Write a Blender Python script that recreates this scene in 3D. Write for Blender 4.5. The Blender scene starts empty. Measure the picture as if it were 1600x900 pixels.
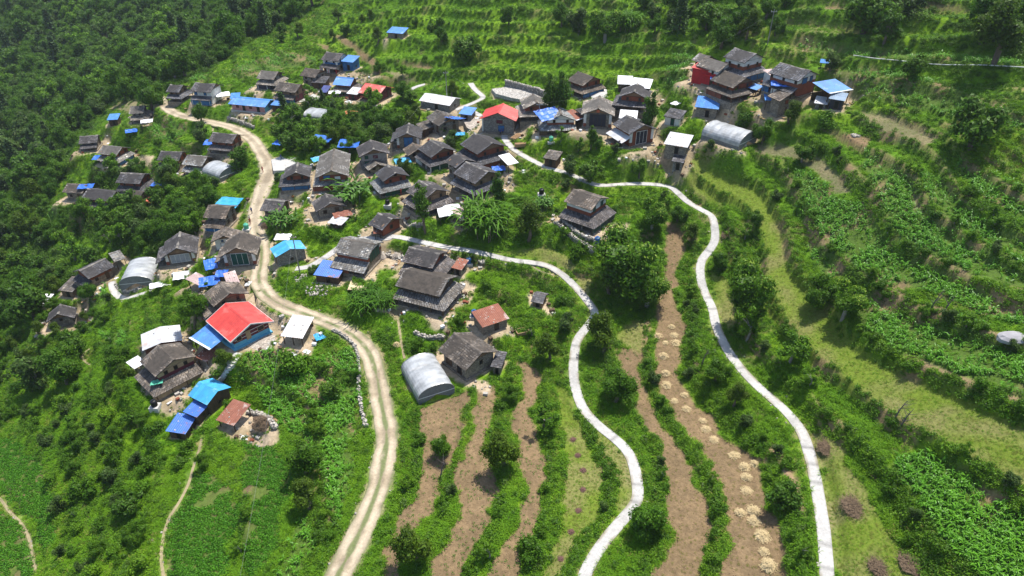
import bpy, bmesh, math, random
import numpy as np
from mathutils import Vector, Matrix, kdtree
random.seed(7); RNG = np.random.default_rng(7)
R = math.radians
HAZE = 0.00011
scn = bpy.context.scene
COL = scn.collection

# ------------------------------------------------------------------ camera, light, exposure
CAMZ, PITCH, F = 80.0, R(34.0), 1081.0
cam_d = bpy.data.cameras.new('camera'); cam = bpy.data.objects.new('camera', cam_d); COL.objects.link(cam)
cam.location = (0, 0, CAMZ); cam.rotation_euler = (R(90) - PITCH, 0, 0)
cam_d.sensor_width = 36; cam_d.lens = F / 1600 * 36; cam_d.clip_start = 1; cam_d.clip_end = 6000
scn.camera = cam
SUN_EL, SUN_AZ = R(68), R(38)          # azimuth clockwise from +Y (the sun stands behind the village, to the right)
world = bpy.data.worlds.new('World'); scn.world = world; world.use_nodes = True
wn = world.node_tree; bg = wn.nodes['Background']
sky = wn.nodes.new('ShaderNodeTexSky'); sky.sky_type = 'NISHITA'; sky.sun_disc = False
sky.sun_elevation = SUN_EL; sky.sun_rotation = SUN_AZ; sky.air_density = 1.0; sky.dust_density = 1.2
wn.links.new(sky.outputs[0], bg.inputs[0]); bg.inputs[1].default_value = 0.15
sun_d = bpy.data.lights.new('sun', 'SUN'); sun_d.energy = 4.8; sun_d.angle = R(0.5); sun_d.color = (1, 0.955, 0.88)
sun = bpy.data.objects.new('sun', sun_d); COL.objects.link(sun)
sdir = Vector((math.sin(SUN_AZ) * math.cos(SUN_EL), math.cos(SUN_AZ) * math.cos(SUN_EL), math.sin(SUN_EL)))
sun.rotation_euler = sdir.to_track_quat('Z', 'Y').to_euler(); sun.location = (60, 150, 200)
scn.view_settings.view_transform = 'Standard'; scn.view_settings.look = 'None'
scn.view_settings.exposure = 0.48; scn.view_settings.gamma = 1.0
scn.cycles.max_bounces = 6; scn.cycles.diffuse_bounces = 4; scn.cycles.glossy_bounces = 2
scn.cycles.transmission_bounces = 3; scn.cycles.transparent_max_bounces = 8; scn.cycles.volume_bounces = 0

# ------------------------------------------------------------------ pixel <-> world
cp, sp = math.cos(PITCH), math.sin(PITCH)
def ray(px, py):
    dx = (px - 800) / F; dy = -(py - 450) / F
    v = Vector((dx, cp + dy * sp, -sp + dy * cp)); v.normalize(); return v
def on_plane(px, py, z):
    d = ray(px, py); t = (z - CAMZ) / d.z
    return (d.x * t, d.y * t)
def project(x, y, z):
    zz = z - CAMZ
    dep = y * cp - zz * sp; up = y * sp + zz * cp
    dep = np.where(dep < 1, 1, dep)
    return 800 + F * x / dep, 450 - F * up / dep
class TPS:
    def __init__(s, P, V, lam=0.0):
        P = np.array(P, float); V = np.array(V, float); n = len(P); s.P = P
        K = s.k(P[:, None, :] - P[None, :, :]) + lam * np.eye(n)
        A = np.zeros((n + 3, n + 3)); A[:n, :n] = K
        A[:n, n] = 1; A[:n, n + 1:] = P / 100; A[n:, :n] = A[:n, n:].T
        s.w = np.linalg.solve(A, np.concatenate([V, np.zeros(3)]))
    def k(s, d):
        r2 = (d ** 2).sum(-1) / 1e4 + 1e-9
        return 0.5 * r2 * np.log(r2)
    def __call__(s, x, y):
        x = np.asarray(x, float); sh = x.shape; q = np.stack([x.ravel(), np.asarray(y, float).ravel()], -1)
        out = np.empty(len(q)); n = len(s.P)
        for i in range(0, len(q), 20000):
            c = q[i:i + 20000]
            out[i:i + 20000] = s.k(c[:, None, :] - s.P[None]) @ s.w[:n] + s.w[n] + (c / 100) @ s.w[n + 1:]
        return out.reshape(sh)
CTRL = [(800,900,0),(800,600,1),(800,450,5),(740,270,13),(920,320,14),(1235,120,32),(1235,0,43),(1500,0,47),(1600,150,40),(1600,300,31),
 (1500,450,23),(1500,850,12),(1600,600,22),(1250,700,5),(1290,880,7),(1110,450,7),(1120,340,12),(800,100,23),(800,0,34),(530,95,17),(500,0,22),
 (310,145,9),(210,180,2),(250,60,-4),(250,0,2),(0,0,-6),(0,150,-28),(0,280,-30),(0,450,-27),(90,490,-17),(130,420,-12),(150,305,-9),
 (285,385,-1),(375,500,2),(250,590,-4),(300,650,-6),(0,700,-22),(0,900,-15),(250,900,-6),(560,900,-1),(600,700,0),(410,430,3),(410,250,8),
 (600,150,15),(1000,200,22),(1000,100,27),(1150,200,25),(1050,290,14),(1300,300,23),(1400,200,31),(1180,230,22),(960,600,2),(550,400,6)]
cP, cV = [], []
for px, py, z in CTRL:
    cP.append(on_plane(px, py, z)); cV.append(z)
for x, y, z in [(-330,330,-40),(-260,120,-60),(-170,60,-32),(-120,30,-14),(0,25,-2),(110,30,12),(240,120,44),(330,200,62),(260,330,75),(120,330,62),
                (0,330,48),(-120,480,45),(-300,560,40),(-450,500,10),(100,560,120),(400,560,130),(-60,700,110),(-480,700,60),(500,700,160),(420,60,50),(-400,60,-60)]:
    cP.append((x, y)); cV.append(z)
HS = TPS(cP, cV, 0.02)

# terrain grid: a fan so that near ground has the finer mesh
Y0, KC, NR, NC = 38.0, 0.0045, 650, 800
yk = Y0 * np.exp(KC * np.arange(NR)); uu = np.linspace(-1, 1, NC)
GY = np.repeat(yk[:, None], NC, 1); GX = uu[None, :] * (1.04 * GY + 42)
def upsample_eval(fn, s=6):
    a = np.unique(np.concatenate([np.arange(0, NR, s), [NR - 1]])); b = np.unique(np.concatenate([np.arange(0, NC, s), [NC - 1]]))
    v = fn(GX[np.ix_(a, b)], GY[np.ix_(a, b)])
    t = np.stack([np.interp(np.arange(NC), b, r) for r in v])
    return np.stack([np.interp(np.arange(NR), a, t[:, j]) for j in range(NC)], 1)
def vnoise(x, y, sc, seed=0):
    x = np.asarray(x) / sc + 1000.3 + seed * 17.7; y = np.asarray(y) / sc + 1000.7 + seed * 5.3
    xi = np.floor(x).astype(np.int64); yi = np.floor(y).astype(np.int64); fx = x - xi; fy = y - yi
    fx = fx * fx * (3 - 2 * fx); fy = fy * fy * (3 - 2 * fy)
    def h(a, b):
        n = (a * 374761393 + b * 668265263 + seed * 1442695) & 0x7fffffff
        n = ((n ^ (n >> 13)) * 1274126177) & 0x7fffffff
        return ((n ^ (n >> 16)) & 0xffff) / 65535.0
    return (h(xi, yi) * (1 - fx) + h(xi + 1, yi) * fx) * (1 - fy) + (h(xi, yi + 1) * (1 - fx) + h(xi + 1, yi + 1) * fx) * fy
def fbm(x, y, sc, seed=0, o=3):
    return sum(vnoise(x, y, sc / 2 ** i, seed + i) * 0.5 ** i for i in range(o)) / sum(0.5 ** i for i in range(o))
def sstep(a, b, v):
    t = np.clip((v - a) / (b - a), 0, 1); return t * t * (3 - 2 * t)
Z0 = upsample_eval(HS) + (fbm(GX, GY, 26, 3) - .5) * 2.2
GZ = Z0.copy()
def hz(x, y):
    x = np.asarray(x, float); y = np.asarray(y, float)
    k = np.clip(np.log(np.maximum(y, Y0) / Y0) / KC, 0, NR - 1.001); u = np.clip((x / (1.04 * y + 42) + 1) / 2 * (NC - 1), 0, NC - 1.001)
    ki = k.astype(int); ui = u.astype(int); fk = k - ki; fu = u - ui
    return ((GZ[ki, ui] * (1 - fu) + GZ[ki, ui + 1] * fu) * (1 - fk) + (GZ[ki + 1, ui] * (1 - fu) + GZ[ki + 1, ui + 1] * fu) * fk)
TT = np.arange(40, 700, 0.8)
def at(px, py, lift=0.0):
    d = ray(px, py); xs = d.x * TT; ys = d.y * TT; zs = CAMZ + d.z * TT - lift
    dif = zs - hz(xs, ys); m = np.nonzero(dif < 0)[0]
    if len(m) == 0: i = len(TT) - 1; return Vector((xs[i], ys[i], hz(xs[i], ys[i])))
    i = max(m[0], 1); f = dif[i - 1] / (dif[i - 1] - dif[i] + 1e-9); t = TT[i - 1] + f * 0.8
    x, y = d.x * t, d.y * t
    return Vector((x, y, float(hz(x, y))))

# ------------------------------------------------------------------ terraces
RIS = [
 (1,[(640,560),(648,610),(650,680),(648,750),(618,810),(596,900),(590,960)]),
 (2,[(738,590),(732,640),(716,690),(706,750),(692,800),(662,860),(645,900),(630,960)]),
 (3,[(792,570),(788,620),(772,680),(782,740),(776,800),(760,840),(738,900),(720,960)]),
 (4,[(852,590),(850,640),(862,720),(850,790),(835,850),(820,900),(800,960)]),
 (5,[(880,545),(888,620),(925,700),(955,745),(950,790),(900,860),(880,900),(865,960)]),
 (6,[(955,480),(948,560),(988,630),(1026,700),(1034,780),(1032,840),(1006,900),(995,960)]),
 (7,[(1020,420),(1012,500),(1008,560),(1018,620),(1064,690),(1108,760),(1128,830),(1104,900),(1095,960)]),
 (8,[(1000,300),(1040,325),(1085,400),(1076,480),(1080,570),(1140,660),(1205,730),(1232,800),(1240,900),(1240,960)]),
 (9,[(990,280),(1060,285),(1130,330),(1145,400),(1148,460),(1170,520),(1230,590),(1290,650),(1345,700),(1395,760),(1436,840),(1485,900),(1520,960)]),
 (10,[(980,265),(1060,272),(1110,308),(1165,335),(1188,380),(1195,450),(1230,525),(1280,570),(1330,615),(1400,668),(1480,712),(1600,790),(1700,860)]),
 (11,[(1000,240),(1090,240),(1190,285),(1228,350),(1236,420),(1300,478),(1340,535),(1450,590),(1530,625),(1600,655),(1700,700)]),
 (12,[(1080,215),(1180,245),(1215,280),(1250,340),(1285,395),(1340,440),(1420,485),(1500,515),(1600,545),(1700,575)]),
 (13,[(1255,215),(1310,252),(1347,300),(1372,352),(1410,400),(1470,425),(1530,450),(1600,485),(1700,520)]),
 (14,[(1368,236),(1425,278),(1455,338),(1522,388),(1600,430),(1700,470)]),
 (15,[(1322,182),(1365,218),(1445,242),(1484,300),(1530,345),(1600,380),(1700,420)]),
 (16,[(1338,158),(1405,174),(1478,212),(1540,272),(1600,320),(1700,360)]),
 (18,[(1330,150),(1420,165),(1500,195),(1560,230),(1600,255),(1700,300)]),
 (20,[(1330,115),(1450,140),(1530,165),(1600,190),(1700,230)]),
 (22,[(1300,88),(1400,103),(1500,110),(1600,118),(1700,130)]),
 (24,[(1250,50),(1350,64),(1480,76),(1600,90),(1700,105)]),
 (26,[(1250,15),(1380,26),(1480,40),(1600,50),(1700,60)]),
 (13,[(600,186),(700,182),(820,170)]),(14,[(600,165),(700,160),(830,150),(960,155)]),(15,[(590,150),(700,142),(850,135),(1000,142)]),
 (16,[(570,136),(700,126),(850,120),(1000,126)]),(17,[(560,122),(700,112),(850,107),(1050,112)]),(18,[(550,108),(700,98),(850,94),(1050,98)]),
 (19,[(545,94),(700,85),(850,82),(1060,86)]),(20,[(540,80),(700,73),(850,70),(1070,74)]),(21,[(535,67),(700,62),(850,59),(1080,62)]),
 (22,[(530,55),(700,50),(850,48),(1080,51)]),(23,[(530,43),(700,39),(850,38),(1080,41)]),(24,[(530,32),(700,28),(850,28),(1080,31)]),
 (25,[(530,20),(700,18),(850,18),(1080,21)]),(26,[(530,10),(700,8),(850,8),(1080,10)]),(27,[(530,-2),(700,-3),(850,-3),(1080,-2)])]
tp, tv = [], []
for lv, pl in RIS:
    for i, (a, b) in enumerate(pl):
        p = at(a, b); tp.append((p.x, p.y)); tv.append(lv)
        if i + 1 < len(pl):
            q = at((a + pl[i + 1][0]) / 2, (b + pl[i + 1][1]) / 2); tp.append((q.x, q.y)); tv.append(lv)
TF = TPS(tp, tv, 0.0008)
T = upsample_eval(TF, 4) + (fbm(GX, GY, 9, 11) - .5) * .16
PX, PY = project(GX, GY, Z0)
mR = np.maximum(sstep(600, 650, PX) * sstep(500, 560, PY + .35 * (PX - 800)), sstep(1000, 1060, PX))
mR = np.maximum(mR, sstep(520, 560, PX) * (1 - sstep(120, 170, PY)))
mR *= (GY < 420)
T2 = Z0 / 2.0 + (fbm(GX, GY, 40, 5) - .5) * 1.6 + 400
mL = (1 - mR) * 0.55 * (GY < 420)
def grad(A):
    gy = np.gradient(A, axis=0); gx = np.gradient(A, axis=1)
    dy = np.gradient(GY, axis=0); dxr = np.gradient(GX, axis=0); dx = np.gradient(GX, axis=1)
    ax = gx / dx; ay = (gy - ax * dxr) / dy
    return ax, ay
g0 = grad(Z0); gT = grad(T)
rate = np.sqrt(g0[0] ** 2 + g0[1] ** 2) / (np.sqrt(gT[0] ** 2 + gT[1] ** 2) + 1e-4)
def saw(t, w=0.16):
    f = t - np.floor(t)
    # tread (w/2..1-w/2) falls by 1, riser climbs by 1, both zero mean
    return np.where(f < w / 2, f / (w / 2) * .5, np.where(f > 1 - w / 2, (f - 1) / (w / 2) * .5, .5 - (f - w / 2) / (1 - w)))
topm = (1 - sstep(130, 200, PY)) * sstep(500, 560, PX)
A1 = np.clip(rate * (.62 + .25 * topm), .5, 1.5)
def blur(A, n):
    for _ in range(n):
        A = A.copy(); A[1:-1, 1:-1] = (A[1:-1, 1:-1] * 2 + A[:-2, 1:-1] + A[2:, 1:-1] + A[1:-1, :-2] + A[1:-1, 2:]) / 6
    return A
A1 = blur(A1, 12)
TW = T * .5 + topm * ((fbm(GX, GY, 34, 151) - .5) * 1.9 + (fbm(GX, GY, 9, 152) - .5) * .35)
STEP = (1 - topm) * saw(T) + topm * 1.6 * saw(TW, .30)
GZ = Z0 + mR * A1 * STEP + mL * 1.5 * saw(T2)
def riserness(t, w=.13):
    f = np.abs(t - np.round(t)); return 1 - sstep(w * .5, w, f)
RI = np.clip(mR * ((1 - topm) * riserness(T) + topm * riserness(TW, .15)) + (mL > .3) * .8 * riserness(T2, .16), 0, 1)
# ------------------------------------------------------------------ roads and paths (centre lines read off the photograph, laid on the ground)
ROAD = [(236,142),(248,153),(262,170),(290,183),(325,190),(365,200),(392,216),(408,238),(418,258),(419,276),(409,300),(400,330),(401,360),(408,385),(408,410),(404,435),(414,458),
        (440,477),(480,492),(520,507),(550,523),(574,546),(587,580),(594,620),(602,660),(604,690),(598,730),(590,765),(570,815),(548,860),(525,905),(500,950)]
PATHS = {
 'hill': [(808,176),(816,188),(806,198),(788,213),(798,229),(812,240),(850,260),(885,270),(930,289),(960,289),(1000,287),(1045,290),(1060,303),(1080,320),(1110,335),(1116,352),(1117,375),(1109,390),(1096,408),
          (1094,430),(1100,455),(1112,480),(1119,510),(1130,535),(1145,560),(1165,585),(1190,610),(1225,640),(1250,670),(1262,700),(1272,740),(1281,790),(1288,840),(1292,900),(1294,960)],
 'field': [(590,372),(612,369),(640,374),(690,385),(740,393),(800,407),(850,413),(880,430),(905,455),(925,480),(930,492),(920,508),(904,528),(898,548),(896,580),(900,610),(912,640),(935,665),
           (960,685),(980,705),(991,730),(997,770),(991,790),(970,815),(945,845),(922,880),(912,905),(905,960)],
 'hamlet': [(612,371),(596,375),(575,372),(552,375),(530,387),(515,398),(495,411),(480,418),(462,420)],
 'greenhouse': [(175,440),(178,455),(192,467),(215,462),(238,453)],
 'upper': [(735,130),(744,142),(755,151),(742,160),(722,168),(712,172)],
 'lane': [(640,141),(652,135),(664,132)],
 'link': [(735,172),(745,178),(752,182)],
}
TRAILS = [[(256,905),(252,862),(262,815),(280,785),(295,755),(302,730),(312,700),(316,682)],
          [(0,778),(15,800),(35,820),(48,850),(55,890)],
          [(140,545),(133,552),(128,560),(140,570)],
          [(614,480),(622,500),(626,530),(632,560)],
          [(1028,250),(1038,262),(1042,278)], [(400,455),(385,470),(380,480)], [(335,195),(332,205)],
          [(865,430),(845,425),(830,415)]]
def resample(pts, step=.5):
    P = [at(a, b) for a, b in pts]
    # Catmull-Rom through the points
    out = []
    for i in range(len(P) - 1):
        p0 = P[max(i - 1, 0)]; p1 = P[i]; p2 = P[i + 1]; p3 = P[min(i + 2, len(P) - 1)]
        n = max(2, int((p2 - p1).length / step))
        for k in range(n):
            t = k / n
            out.append(0.5 * ((2 * p1) + (p2 - p0) * t + (2 * p0 - 5 * p1 + 4 * p2 - p3) * t * t + (3 * p1 - p0 - 3 * p2 + p3) * t ** 3))
    out.append(P[-1])
    return np.array([[v.x, v.y] for v in out])
def smooth1(a, n):
    for _ in range(n):
        b = a.copy(); b[1:-1] = (a[:-2] + 2 * a[1:-1] + a[2:]) / 4; a = b
    return a
GZ_pre = GZ.copy()
LINES = []   # (name, xy, z, halfwidth)
GZ = Z0 + mR * A1 * STEP * .5
def add_line(name, pts, hw, it):
    xy = resample(pts); xy = np.stack([smooth1(xy[:, 0], 3 if hw < 1 else 8), smooth1(xy[:, 1], 3 if hw < 1 else 8)], 1)
    z = smooth1(hz(xy[:, 0], xy[:, 1]), it); LINES.append((name, xy, z, hw))
add_line('road', ROAD, 1.8, 60)
for k, v in PATHS.items(): add_line(k, v, .82, 40)
for i, v in enumerate(TRAILS): add_line('trail', v, .22, 25)
GZ = GZ_pre
SC = [];
for li, (n, xy, z, hw) in enumerate(LINES):
    for i in range(len(xy)): SC.append((xy[i, 0], xy[i, 1], z[i], hw, li, i))
SC = np.array(SC)
KD = kdtree.KDTree(len(SC))
for i, s in enumerate(SC): KD.insert((s[0], s[1], 0), i)
KD.balance()
# distance of every ground vertex near a line, found on a coarse raster first
cs = 4.0
occ = set()
for s in SC[::4]:
    a, b = int(s[0] // cs), int(s[1] // cs)
    for i in range(-2, 3):
        for j in range(-2, 3): occ.add((a + i, b + j))
ci = (np.floor(GX / cs).astype(int) + 2000) * 4000 + np.floor(GY / cs).astype(int)
okc = np.array([(a + 2000) * 4000 + b for a, b in occ]); near = np.isin(ci, okc)
DL = np.full(GX.shape, 99.0); LI = np.full(GX.shape, -1)
for k, u in zip(*np.nonzero(near)):
    co, idx, d = KD.find((GX[k, u], GY[k, u], 0))
    s = SC[idx]; DL[k, u] = d - s[3]; LI[k, u] = int(s[4])
    w = 1 - min(max((d - s[3] - .3) / (3.0 if s[3] > 1 else 1.6), 0), 1); w = w * w * (3 - 2 * w)
    GZ[k, u] = GZ[k, u] * (1 - w) + (s[2] - .03) * w
def line_dist(x, y):
    out = np.full(len(x), 99.0)
    c = (np.floor(x / cs).astype(int) + 2000) * 4000 + np.floor(y / cs).astype(int)
    for i in np.nonzero(np.isin(c, okc))[0]:
        co, idx, d = KD.find((x[i], y[i], 0)); out[i] = d - SC[idx][3]
    return out

# ------------------------------------------------------------------ land cover (outlines of the plots)
TILLED = [
 [(655,640),(690,622),(726,612),(728,650),(716,695),(692,752),(676,800),(645,832),(628,870),(610,960),(592,960),(605,860),(622,808),(645,788),(655,730),(660,680)],
 [(740,604),(771,606),(768,640),(757,690),(768,730),(777,765),(757,792),(770,818),(745,850),(735,900),(725,960),(665,960),(674,880),(692,850),(720,820),(724,790),(708,760),(712,725),(737,680)],
 [(810,566),(822,560),(843,585),(846,602),(838,622),(832,640),(842,678),(855,715),(850,755),(842,775),(842,800),(830,835),(815,860),(808,960),(752,960),(768,900),(788,858),(800,825),(810,790),(822,750),(808,690),(797,672),(803,640),(816,615),(812,590)],
 [(972,548),(1000,552),(1003,570),(1000,592),(1010,612),(1026,642),(1042,676),(1064,702),(1080,732),(1106,782),(1122,822),(1106,852),(1088,960),(1010,960),(1018,896),(1040,848),(1048,820),(1044,780),(1036,730),(1036,700),(1014,675),(1000,640),(992,612),(972,572)],
 [(1038,350),(1055,348),(1072,372),(1076,392),(1070,402),(1058,432),(1056,462),(1066,488),(1075,520),(1064,560),(1060,590),(1078,622),(1112,652),(1130,678),(1152,692),(1182,720),(1194,752),(1202,790),(1217,822),(1228,870),(1232,960),(1115,960),(1118,900),(1132,850),(1140,820),(1136,790),(1120,752),(1104,722),(1084,690),(1060,652),(1040,622),(1024,592),(1018,560),(1026,520),(1030,480),(1034,430),(1040,400),(1042,375)],
 [(516,52),(540,58),(570,78),(592,100),(600,118),(618,124),(608,128),(590,118),(566,90),(540,72)],
 [(487,65),(512,72),(522,82),(508,80)],[(612,94),(668,100),(672,108),(640,106)],
 [(1380,0),(1450,2),(1530,15),(1528,22),(1460,16),(1384,8)],[(1288,10),(1336,13),(1336,17),(1290,15)],[(970,545),(988,545),(990,560),(975,560)],
 [(1275,200),(1310,205),(1360,215),(1350,238),(1320,228)],
]
FALLOW = [[(150,30),(178,42),(190,75),(172,105),(146,92),(140,60)],[(40,70),(70,62),(80,85),(55,95)],[(268,92),(290,95),(292,118),(276,115)],
 [(1180,222),(1225,226),(1262,232),(1302,262),(1337,300),(1308,306),(1290,280),(1250,252),(1182,238)],
 [(1345,170),(1400,182),(1466,215),(1456,226),(1400,224),(1370,205),(1340,185)],[(165,172),(190,160),(215,154),(232,164),(205,175)],
 [(600,110),(650,118),(655,130),(620,126)],[(1420,300),(1440,310),(1450,345),(1438,340)],
 [(560,520),(590,520),(560,545)]]
MOWN = [
 [(1056,256),(1085,244),(1114,262),(1196,292),(1231,352),(1240,415),(1304,468),(1330,508),(1358,552),(1480,604),(1600,664),(1700,700),(1700,830),(1600,765),(1500,702),(1400,664),(1328,618),(1276,566),(1232,530),(1196,486),(1184,420),(1192,384),(1182,352),(1150,326),(1100,312),(1070,286)],
 [(1262,672),(1310,698),(1342,742),(1372,802),(1402,852),(1450,905),(1480,960),(1312,960),(1300,840),(1284,750)],
 [(868,600),(888,604),(898,640),(925,700),(945,745),(938,800),(895,860),(876,905),(868,960),(830,960),(842,900),(866,850),(880,800),(884,740),(878,680)],
 [(920,640),(955,690),(985,740),(985,780),(960,800),(960,750),(930,690)],
 [(955,530),(975,505),(1015,500),(1012,560),(1002,560),(985,545)],
 [(1110,420),(1140,440),(1150,500),(1140,520),(1118,480)],[(770,395),(860,380),(930,440),(920,465),(880,415),(800,400)],
]
CORN = [
 [(372,565),(395,548),(470,548),(500,560),(552,548),(562,580),(562,640),(548,700),(552,760),(520,830),(462,905),(430,960),(400,960),(440,880),(480,800),(482,720),(470,690),(440,660),(400,610),(376,590)],
 [(1225,262),(1262,268),(1300,298),(1312,314),(1350,318),(1400,385),(1500,430),(1600,468),(1700,498),(1700,540),(1560,500),(1440,455),(1345,440),(1285,430),(1258,388),(1266,350),(1240,325),(1228,290)],
 [(1345,238),(1400,248),(1445,288),(1462,335),(1520,372),(1600,408),(1700,450),(1700,492),(1590,455),(1480,418),(1405,375),(1370,320),(1352,275)],
 [(1440,268),(1485,286),(1520,330),(1600,362),(1700,400),(1700,440),(1600,402),(1520,366),(1480,345),(1455,310)],
 [(1500,240),(1545,268),(1600,296),(1700,340),(1700,378),(1600,342),(1540,315),(1500,280)],
 [(1350,452),(1450,478),(1560,518),(1700,560),(1700,655),(1600,615),(1500,592),(1400,548),(1350,516),(1338,480)],
 [(1396,715),(1470,712),(1540,750),(1600,788),(1700,850),(1700,960),(1560,960),(1500,890),(1450,820),(1420,775)],
 [(1285,105),(1400,112),(1500,140),(1560,165),(1600,180),(1600,200),(1500,185),(1400,165),(1300,140)],
 [(1250,60),(1380,72),(1500,90),(1600,96),(1600,106),(1480,102),(1350,90),(1250,80)],
 [(395,95),(440,80),(490,88),(500,100),(440,108),(380,125),(350,118)],[(290,120),(335,114),(330,128),(300,128)],
 [(135,440),(170,440),(170,470),(150,500),(125,510),(118,480)],[(150,520),(205,515),(205,535),(180,540)],
 [(60,330),(120,310),(130,330),(80,345)],[(225,190),(260,180),(300,200),(270,225),(235,215)],
 [(1060,80),(1080,70),(1090,120),(1075,150),(1030,130)]]
CROP = [[(302,745),(330,735),(365,760),(378,800),(362,860),(350,905),(300,960),(258,960),(262,880),(262,820),(285,785)],
 [(0,790),(30,820),(50,860),(55,960),(-60,960),(-60,790)],[(-60,680),(15,690),(60,720),(85,780),(90,840),(70,860),(40,800),(0,760),(-60,750)],
 [(540,445),(600,450),(605,475),(560,470)],[(380,690),(430,690),(460,760),(430,860),(400,905),(380,880),(385,800),(370,740)]]
YARD = [[(725,188),(755,180),(760,205),(735,215),(722,205)],[(765,142),(800,132),(860,150),(845,160),(800,160),(770,155)],
 [(380,535),(420,515),(435,520),(425,548),(400,552)],[(420,248),(440,245),(470,255),(440,268)],[(245,620),(300,600),(310,615),(285,650),(250,645)],
 [(595,398),(640,410),(635,425),(590,420)],[(625,275),(700,320),(690,345),(620,320)],[(705,280),(800,270),(800,300),(720,310)],[(615,335),(650,310),(660,340),(640,352)],
 [(870,200),(940,200),(960,215),(900,222)],[(1085,150),(1110,140),(1140,165),(1110,175)],[(960,245),(1010,232),(1060,250),(1050,262)],
 [(245,420),(310,410),(300,430),(240,440)],[(335,420),(395,412),(395,430),(330,440)],[(480,270),(495,250),(500,300),(490,330),(480,320)],
 [(350,640),(430,650),(440,690),(400,700),(350,680)],[(895,365),(935,345),(985,350),(950,380),(910,372)],[(985,150),(1010,145),(1010,165)],
 [(1150,150),(1200,120),(1220,150),(1180,165)],[(180,235),(240,245),(240,262),(190,258)],[(160,320),(190,318),(185,335),(160,332)],
 [(430,145),(500,145),(500,160),(420,165)],[(90,455),(130,455),(125,470),(95,470)],[(500,115),(560,112),(600,120),(560,130)]]
FOREST = [[(-1200,-80),(500,-50),(470,30),(400,60),(330,110),(250,150),(160,170),(120,250),(60,330),(-60,340),(-1200,420)],
 [(150,265),(330,285),(330,390),(200,400),(160,380),(100,340)],
 [(440,150),(560,160),(600,195),(640,210),(600,225),(540,240),(440,215)],[(-100,340),(60,340),(120,430),(60,470),(-100,500)],
 [(1330,-40),(1480,0),(1440,30),(1330,15)],[(1510,40),(1600,0),(1700,0),(1700,130),(1600,100)]]
def inpoly(px, py, poly):
    P = np.array(poly, float); x, y = px, py; ins = np.zeros(x.shape, bool)
    bb = (x > P[:, 0].min()) & (x < P[:, 0].max()) & (y > P[:, 1].min()) & (y < P[:, 1].max())
    xs, ys = x[bb], y[bb]; c = np.zeros(xs.shape, bool); j = len(P) - 1
    for i in range(len(P)):
        xi, yi, xj, yj = P[i, 0], P[i, 1], P[j, 0], P[j, 1]
        if yi != yj:
            c ^= ((yi > ys) != (yj > ys)) & (xs < (xj - xi) * (ys - yi) / (yj - yi) + xi)
        j = i
    ins[bb] = c; return ins
WILD_, TILL_, FALL_, MOWN_, CORN_, CROP_, YARD_, FOR_ = range(8)
PADS = []
def cover(x, y, z=None):
    x = np.asarray(x, float); y = np.asarray(y, float)
    z = hz(x, y) if z is None else z
    wob = (fbm(x, y, 3.0, 21, 2) - .5) * 2.2; wob2 = (fbm(x, y, 3.0, 31, 2) - .5) * 2.2
    px, py = project(x + wob, y + wob2, z)
    c = np.zeros(x.shape, int)
    for polys, k in ((FOREST, FOR_), (CROP, CROP_), (CORN, CORN_), (MOWN, MOWN_), (FALLOW, FALL_), (TILLED, TILL_), (YARD, YARD_)):
        for p in polys: c[inpoly(px, py, p)] = k
    for (cx, cy, rz, L, W, zz, yard) in PADS:
        dx, dy = x - cx, y - cy; ca, sa = math.cos(rz), math.sin(rz)
        a = np.abs(dx * ca + dy * sa) - L / 2; b = np.abs(-dx * sa + dy * ca) - W / 2
        d = np.maximum(a, b) + (fbm(x, y, 4.5, 61, 2) - .5) * 5.5
        if yard: c[d < yard] = YARD_
    return c
def pad_dist(x, y):
    out = np.full(np.shape(x), 99.0)
    for (cx, cy, rz, L, W, zz, yard) in PADS:
        dx, dy = x - cx, y - cy; ca, sa = math.cos(rz), math.sin(rz)
        a = np.abs(dx * ca + dy * sa) - L / 2; b = np.abs(-dx * sa + dy * ca) - W / 2
        out = np.minimum(out, np.maximum(a, b))
    return out
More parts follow.
